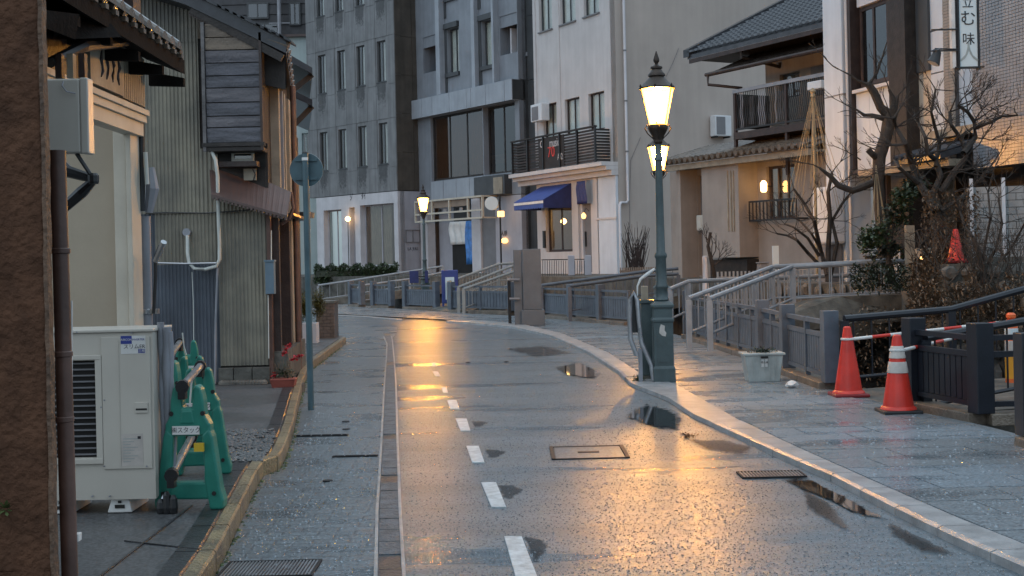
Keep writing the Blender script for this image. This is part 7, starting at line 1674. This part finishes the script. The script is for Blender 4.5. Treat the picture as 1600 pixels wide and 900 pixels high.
for j in range(nz_):
    for i in range(3):
        w_ = (bx1 - bx0) / 2.5; x = bx0 + w_ * (i - .5 * (j % 2)); a, c = max(bx0, x), min(bx1, x + w_)
        if c - a > .02: MB().box(a + .003, c - .003, Ybp - .01, Ybp + .08, .02 + (bz1 - .02) * j / nz_ + .003, .02 + (bz1 - .02) * (j + 1) / nz_ - .003).build('brick', M['brick'], bp_)
MB().box(bx0 - .02, bx1 + .02, Ybp - .02, Ybp + .62, bz1, bz1 + .04).build('coping', M['conc_d'], bp_)

rbd = thing('raised_garden_bed', 'raised garden bed edged with rough stones under the small red cone', 'garden bed', (6.6, 17.6, U))
zt_b = P(1494, 411, 18.0).z
MB().box(5.95, 9.5, 17.45, 19.6, -2.6, zt_b - .01).build('earth', M['conc_d'], rbd)
random.seed(14)
for j in range(7):
    for i in range(12):
        w_ = .30; x = 5.95 + w_ * (i + (.5 if j % 2 else 0)); zc_ = zt_b - .13 - j * .21; m = MB(); k = random.uniform(.13, .155); h_ = random.uniform(.09, .112)
        r0_ = [(x + k * math.cos(a), 17.44, zc_ + h_ * math.sin(a)) for a in [2 * math.pi * q / 7 + random.uniform(-.2, .2) for q in range(7)]]
        m.v = r0_ + [(x + (p[0] - x) * .7, 17.38, zc_ + (p[2] - zc_) * .7) for p in r0_] + [(x, 17.36, zc_)]
        m.f = [(q, (q + 1) % 7, 7 + (q + 1) % 7, 7 + q) for q in range(7)] + [(7 + q, 7 + (q + 1) % 7, 14) for q in range(7)]
        m.build('stone', M['stone'], rbd)

# ================================================================ planting on the far bank
def hedge_(name, label, c, rad, n, size, m, seed): 
    t = thing(name, label, 'hedge', (c[0], c[1], c[2] - rad[2])); random.seed(seed)
    b = MB()
    leaves('foliage', c, rad, n, size, m, t, seed=seed, shell_=.1)
    MB().box(c[0] - rad[0] * .8, c[0] + rad[0] * .8, c[1] - rad[1] * .4, c[1] + rad[1] * .4, c[2] - rad[2], c[2] + rad[2] * .35).build('inner_twigs', M['leaf_d'], t)
    return t
hd = thing('clipped_hedge', 'long clipped green hedge in front of the white shop', 'hedge', P(555, 440, 50)); random.seed(50); b = MB()
ha, hb_ = P(492, 430, 50.5), P(622, 427, 50.0)
for i in range(9000):
    k = random.random(); p = ha.lerp(hb_, k); p += Vector((0, random.uniform(-.35, .35), random.uniform(-.35, .35) + .08 * math.sin(k * 40)))
    d = Vector((random.uniform(-1, 1), random.uniform(-1, 1), random.uniform(-1, 1))).normalized() * .09; s_ = d.cross(Vector((.3, .2, 1))).normalized() * .03; b.add([p, p + d * .5 + s_, p + d, p + d * .5 - s_], [(0, 1, 2, 3)])
b.build('foliage', M['leaf'], hd); MB().box(ha.x + .1, hb_.x - .1, 50.1, 50.5, U, ha.z + .15).build('inner_twigs', M['leaf_d'], hd)
def twigs(b, p, d, L_, r, depth, spread=.55, up=.12):
    q = p + d * L_; mid = p + d * L_ * .5 + Vector((random.uniform(-1, 1), random.uniform(-1, 1), random.uniform(-1, 1))) * L_ * .07
    b.tube([p, mid, q], [r, r * .85, r * .68], 5 if depth > 1 else 4, False)
    if depth <= 0: return
    for i in range(random.choice((2, 2, 3))):
        nd = (d + Vector((random.uniform(-1, 1), random.uniform(-1, 1) * .7, random.uniform(-.8, 1))) * spread + Vector((0, 0, up))).normalized()
        twigs(b, q, nd, L_ * random.uniform(.6, .85), r * .62, depth - 1, spread, up)
# pruned tree with a knuckled head
Yt = 21.0
t1 = thing('pruned_tree', 'thick pruned bare tree with a knuckled head before the white panels', 'tree', P(1382, 420, Yt))
b = MB(); b.tube([P(1386, 440, Yt), P(1382, 390, Yt), P(1376, 330, Yt), P(1372, 280, Yt), P(1374, 245, Yt), P(1384, 215, Yt), P(1390, 185, Yt), P(1392, 172, Yt)], [.14, .115, .10, .095, .105, .10, .11, .13], 10); b.build('trunk', M['bark_g'], t1, smooth=True)
b = MB(); random.seed(61)
b.tube([P(1388, 180, Yt), P(1376, 168, Yt), P(1366, 145, Yt), P(1357, 132, Yt)], [.09, .075, .07, .06], 8); b.tube([P(1396, 172, Yt), P(1396, 155, Yt), P(1389, 140, Yt)], [.06, .045, .02], 6)
b.tube([P(1398, 170, Yt), P(1402, 152, Yt), P(1404, 148, Yt)], [.05, .03, .012], 6); b.tube([P(1357, 132, Yt), P(1370, 115, Yt), P(1380, 85, Yt), P(1386, 65, Yt)], [.03, .02, .015, .01], 6)
b.tube([P(1357, 133, Yt), P(1340, 126, Yt), P(1330, 118, Yt), P(1310, 108, Yt)], [.035, .02, .015, .008], 6)
b.tube([P(1380, 185, Yt), P(1362, 180, Yt), P(1350, 180, Yt), P(1338, 171, Yt)], [.05, .035, .03, .015], 6)
b.tube([P(1366, 283, Yt - .1), P(1368, 270, Yt - .1), P(1371, 245, Yt), ], [.03, .03, .03], 6); b.tube([P(1372, 250, Yt), P(1362, 240, Yt - .1), P(1356, 234, Yt - .1)], [.05, .05, .05], 6)
b.tube([P(1368, 284, Yt), P(1345, 293, Yt), P(1332, 298, Yt), P(1310, 290, Yt), P(1297, 275, Yt), P(1280, 262, Yt)], [.06, .06, .055, .05, .04, .02], 8)
for (px, py, dx, dz) in ((1338, 171, -1, .5), (1310, 108, -1, .8), (1389, 140, -.3, 1), (1404, 148, .8, .8), (1345, 250, -1, .6), (1280, 262, -1, .4), (1370, 235, -1, .5), (1362, 130, .3, 1), (1394, 200, 1, .2)):
    twigs(b, P(px, py, Yt), Vector((dx, random.uniform(-.3, .3), dz)).normalized(), .22, .013, 4, .6)
b.build('branches', M['bark'], t1)
# spreading bare tree at the garden edge
Yt = 18.6; t2 = thing('spreading_bare_tree', 'spreading bare tree with dark crossing limbs over the red cone', 'tree', P(1470, 430, Yt))
b = MB(); random.seed(67)
b.tube([P(1476, 440, Yt), P(1472, 400, Yt), P(1468, 360, Yt), P(1462, 325, Yt), P(1450, 300, Yt)], [.20, .15, .12, .10, .08], 8); b.build('trunk', M['bark_g'], t2, smooth=True)
b = MB(); L = [([(1462, 330), (1436, 285), (1424, 255), (1415, 225), (1400, 200), (1396, 185)], .06), ([(1440, 290), (1420, 275), (1405, 262), (1397, 250)], .04), ([(1455, 310), (1470, 275), (1462, 250), (1450, 240), (1446, 215), (1436, 195)], .05), ([(1470, 300), (1490, 270), (1510, 245), (1500, 215), (1486, 195), (1484, 175)], .05), ([(1505, 240), (1524, 215), (1522, 190), (1512, 175), (1497, 165)], .045), ([(1524, 200), (1550, 190), (1565, 182), (1590, 180)], .03), ([(1462, 260), (1468, 225), (1460, 195), (1455, 175), (1462, 140)], .035), ([(1470, 330), (1500, 310), (1520, 295), (1540, 270)], .04), ([(1475, 370), (1500, 395), (1520, 420), (1545, 440), (1560, 455)], .03), ([(1478, 390), (1450, 400), (1440, 380), (1432, 360)], .03)]
for pts, r in L:
    ps = [P(x, y, Yt + random.uniform(-.25, .25)) for x, y in pts]; n = len(ps); b.tube(ps, [r * (1 - .7 * i / n) for i in range(n)], 6, False)
    for i in range(1, n):
        for k in range(2): twigs(b, ps[i], Vector((random.uniform(-1, 1), random.uniform(-.5, .5), random.uniform(-.1, 1))).normalized(), .26, r * .25, 3, .6)
b.build('branches', M['bark'], t2)
# thin upright tree at right
Yt = 17.4; t3 = thing('slender_bare_tree', 'slender bare tree in front of the pale block wall', 'tree', P(1540, 460, Yt)); b = MB(); random.seed(71)
b.tube([P(1537, 470, Yt), P(1534, 420, Yt), P(1528, 390, Yt), P(1520, 370, Yt)], [.05, .045, .035, .03], 6); b.build('trunk', M['bark_g'], t3, smooth=True)
b = MB()
for pts in ([(1534, 420), (1540, 380), (1548, 340), (1544, 300), (1552, 270)], [(1536, 425), (1556, 390), (1566, 350), (1560, 310)], [(1520, 370), (1508, 355), (1500, 330), (1490, 300)], [(1537, 430), (1570, 400), (1585, 380), (1600, 350)]):
    ps = [P(x, y, Yt + random.uniform(-.2, .2)) for x, y in pts]; n = len(ps); b.tube(ps, [.022 * (1 - .6 * i / n) for i in range(n)], 5, False)
    for p in ps[1:]:
        for k in range(3): twigs(b, p, Vector((random.uniform(-1, 1), random.uniform(-.5, .5), random.uniform(0, 1))).normalized(), .2, .006, 3, .7)
b.build('branches', M['bark'], t3)
# multi-stem tree by the column
Yt = 22.5; t4 = thing('multi_stem_tree', 'small multi-stemmed bare tree left of the white column', 'tree', P(1292, 430, Yt)); b = MB(); random.seed(73)
for pts, r in (([(1294, 440), (1294, 390), (1297, 340), (1294, 300), (1300, 270)], .055), ([(1292, 430), (1282, 390), (1272, 345), (1258, 320), (1240, 295)], .045), ([(1298, 430), (1308, 380), (1300, 345), (1316, 318), (1330, 300)], .04), ([(1286, 420), (1262, 395), (1245, 375), (1230, 368), (1214, 365)], .035), ([(1280, 400), (1262, 372), (1240, 355), (1226, 350)], .03), ([(1292, 430), (1285, 395), (1268, 365), (1250, 345), (1232, 335)], .03)):
    ps = [P(x, y, Yt + random.uniform(-.2, .2)) for x, y in pts]; n = len(ps); b.tube(ps, [r * (1 - .65 * i / n) for i in range(n)], 6, False)
    for p in ps[2:]:
        for k in range(2): twigs(b, p, Vector((random.uniform(-1, 1), random.uniform(-.5, .5), random.uniform(-.1, 1))).normalized(), .24, r * .22, 3, .6)
b.build('stems', M['bark'], t4)
# evergreen shrub
Yt = 19.8; t5 = thing('evergreen_shrub', 'glossy dark evergreen shrub beside the cream post', 'shrub', P(1390, 430, Yt))
for i, (px, py, rx, rz, mt) in enumerate(((1372, 365, .30, .22, 'leaf'), (1400, 340, .28, .26, 'leaf_d'), (1356, 378, .16, .2, 'leaf'), (1410, 310, .22, .2, 'leaf'), (1388, 392, .30, .22, 'leaf_d'), (1430, 290, .2, .16, 'leaf_d'))):
    leaves('foliage', P(px, py, Yt + .1 * (i % 3)), (rx, .3, rz), 420, .085, M[mt], t5, seed=80 + i, shell_=.2, asp=.55)
MB().tube([P(1388, 440, Yt), P(1388, 390, Yt), P(1400, 330, Yt)], [.05, .04, .02], 6).build('stem', M['bark'], t5)
for k, (px0, px1, py0, py1, n, m_, sd) in enumerate(((1425, 1500, 400, 480, 3600, 'dry', 91), (1490, 1600, 415, 470, 2600, 'leaf_d', 92), (1440, 1530, 300, 420, 1800, 'dry', 93), (1330, 1420, 415, 455, 1400, 'leaf_d', 94), (1335, 1425, 480, 610, 700, 'dry', 96), (1430, 1600, 480, 540, 1200, 'dry', 95), (1420, 1610, 425, 495, 4200, 'dry', 98))):
    random.seed(sd); b = MB(); Yd = 18.2 if k < 4 else 16.5
    if k == 6: Yd = 16.6
    if k == 4: Yd = 16.8
    for i in range(n):
        qx = random.uniform(px0, px1); yt_ = py0 + (14 + 12 * math.sin(qx * .09) + 9 * math.sin(qx * .23 + 1) if k == 6 else 0); p = P(qx, py1 - (py1 - yt_) * random.random() ** (1.6 if k == 6 else 1), Yd + random.uniform(-.4, .5)); d = Vector((random.uniform(-1, 1), random.uniform(-1, .3), random.uniform(-.8, .8))).normalized() * random.uniform(.04, .10); s_ = d.cross(Vector((0, .5, 1))).normalized() * .012; b.add([p, p + d * .5 + s_, p + d, p + d * .5 - s_], [(0, 1, 2, 3)])
    b.build('ground_cover', M[m_], kind='stuff')
bb = thing('twiggy_bush', 'tangle of thin bare twigs in front of the pale block wall', 'bush', P(1540, 460, 17.0)); b = MB(); random.seed(111)
for i in range(26):
    p = P(random.uniform(1440, 1600), random.uniform(455, 480), 17.0 + random.uniform(-.3, .3)); twigs(b, p, Vector((random.uniform(-.6, .6), random.uniform(-.3, .3), 1)).normalized(), random.uniform(.22, .36), random.uniform(.008, .014), 4, .5)
b.build('twigs', M['bark_g'], bb)
# straw-rope snow support
Yt = 23.5; ys_ = thing('snow_rope_cone', 'straw ropes spread from a tall bamboo pole to protect a tree', 'rope support', P(1274, 420, Yt))
tp = P(1270, 141, Yt); MB().tube([P(1277, 430, Yt), tp], .028, 8).build('pole', M['rope'], ys_)
for i in range(16):
    an = 2 * math.pi * i / 16; e_ = P(1274, 290 if i % 2 else 330, Yt) + Vector((.46 * math.cos(an), .46 * math.sin(an), 0)); MB().tube([tp - Vector((0, 0, .03)), e_], .0045, 4).build('rope', M['rope'], ys_)
MB().lathe(tp - Vector((0, 0, .12)), [(.05, 0), (.04, .06), (.06, .1), (.02, .16)], 8).build('knot', M['rope'], ys_)
Yt = 20.6; y2 = thing('small_rope_bundle', 'short straw ropes tied round the pruned tree trunk', 'ropes', P(1374, 330, Yt)); a = P(1369, 258, Yt)
for i in range(6): MB().tube([a, P(1362 + i * 5, 350, Yt) + Vector((0, .1 * (i % 2), 0))], .006, 4).build('rope', M['rope'], y2)
# reeds against the side wall, small bare shrub, posts, motorbike-like cover, light
rd = thing('brown_reeds', 'clump of dry reddish brown stems against the beige wall', 'reeds', P(985, 420, 38)); b = MB(); random.seed(97)
for i in range(70):
    a = P(random.uniform(978, 1004), 425, 38); e_ = P(random.uniform(970, 1016), random.uniform(345, 395), 38); b.tube([a, a.lerp(e_, .5) + Vector((random.uniform(-.05, .05), 0, 0)), e_], [.014, .010, .004], 4, False)
b.build('stems', M['rwood'], rd)
t6 = thing('young_bare_shrub', 'young bare shrub with a dark bent stem by the tan bay', 'shrub', P(1116, 440, 27)); b = MB(); random.seed(99)
b.tube([P(1118, 440, 27), P(1112, 410, 27), P(1106, 385, 27), P(1110, 363, 27)], [.05, .045, .035, .03], 6); b.build('stem', M['bark'], t6); b = MB()
for (px, py) in ((1110, 390), (1112, 405), (1116, 415)):
    for k in range(2): twigs(b, P(px, py, 27), Vector((random.uniform(-1, 1), 0, .7)).normalized(), .2, .014, 3)
b.build('twigs', M['bark'], t6)
wp = thing('white_marker_post', 'plain white square post in the tan house yard', 'post', P(1212, 430, 26.5)); MB().box(P(1208, 400, 26.5).x, P(1217, 400, 26.5).x, 26.5, 26.6, .6, P(1212, 384, 26.5).z).build('post', M['signw'], wp)
cpst = thing('cream_gate_post', 'cream timber gate post right of the evergreen shrub', 'post', P(1425, 460, 19.4)); MB().hexa([P(1418, 458, 19.4), P(1431, 458, 19.4), P(1431, 458, 19.4) + Vector((0, .1, 0)), P(1418, 458, 19.4) + Vector((0, .1, 0)), P(1416, 352, 19.4), P(1429, 352, 19.4), P(1429, 352, 19.4) + Vector((0, .1, 0)), P(1416, 352, 19.4) + Vector((0, .1, 0))]).build('post', M['cwood'], cpst)
gl2 = thing('garden_light', 'tiny warm garden light beside the bridge end post', 'lamp', P(1440, 404, 19.8)); MB().lathe(P(1440, 408, 19.8), [(.01, 0), (.025, .02), (.025, .05), (.01, .07)], 8).build('bulb', M['bulb'], gl2); MB().tube([P(1440, 409, 19.8), P(1440, 440, 19.8)], .01, 5).build('stake', M['black'], gl2)
for (px, px1, py, py1, lab, mt) in ((1184, 1206, 412, 436, 'grey boxes stacked by the tan bay wall', 'gfab'), (1100, 1108, 402, 440, 'pale slim cabinet at the tan house porch', 'white'), (1355, 1400, 402, 425, 'dark covered motorbike shape behind the pale blue rail', 'black')):
    Yx = 26.5 if px < 1300 else 21.6; t = thing({'g': 'stacked_boxes', 'w': 'slim_cabinet', 'b': 'covered_cart'}[mt[0]], lab, {'g': 'boxes', 'w': 'cabinet', 'b': 'cart'}[mt[0]], P(px, py1, Yx))
    x0_, x1_ = P(px, py, Yx).x, P(px1, py, Yx).x; zb_, zt_ = .6, P(px, py, Yx).z
    MB().hexa([(x0_, Yx, zb_), (x1_, Yx, zb_), (x1_, Yx + .4, zb_), (x0_, Yx + .4, zb_), (x0_ + .05, Yx + .04, zt_), (x1_ - .08, Yx + .04, zt_), (x1_ - .08, Yx + .36, zt_), (x0_ + .05, Yx + .36, zt_)]).build('body', M[mt], t, bev=.02)
    MB().box(x0_ + .03, x1_ - .04, Yx + .02, Yx + .38, zt_ + .001, zt_ + .03).build('lid', M[mt], t, bev=.01)
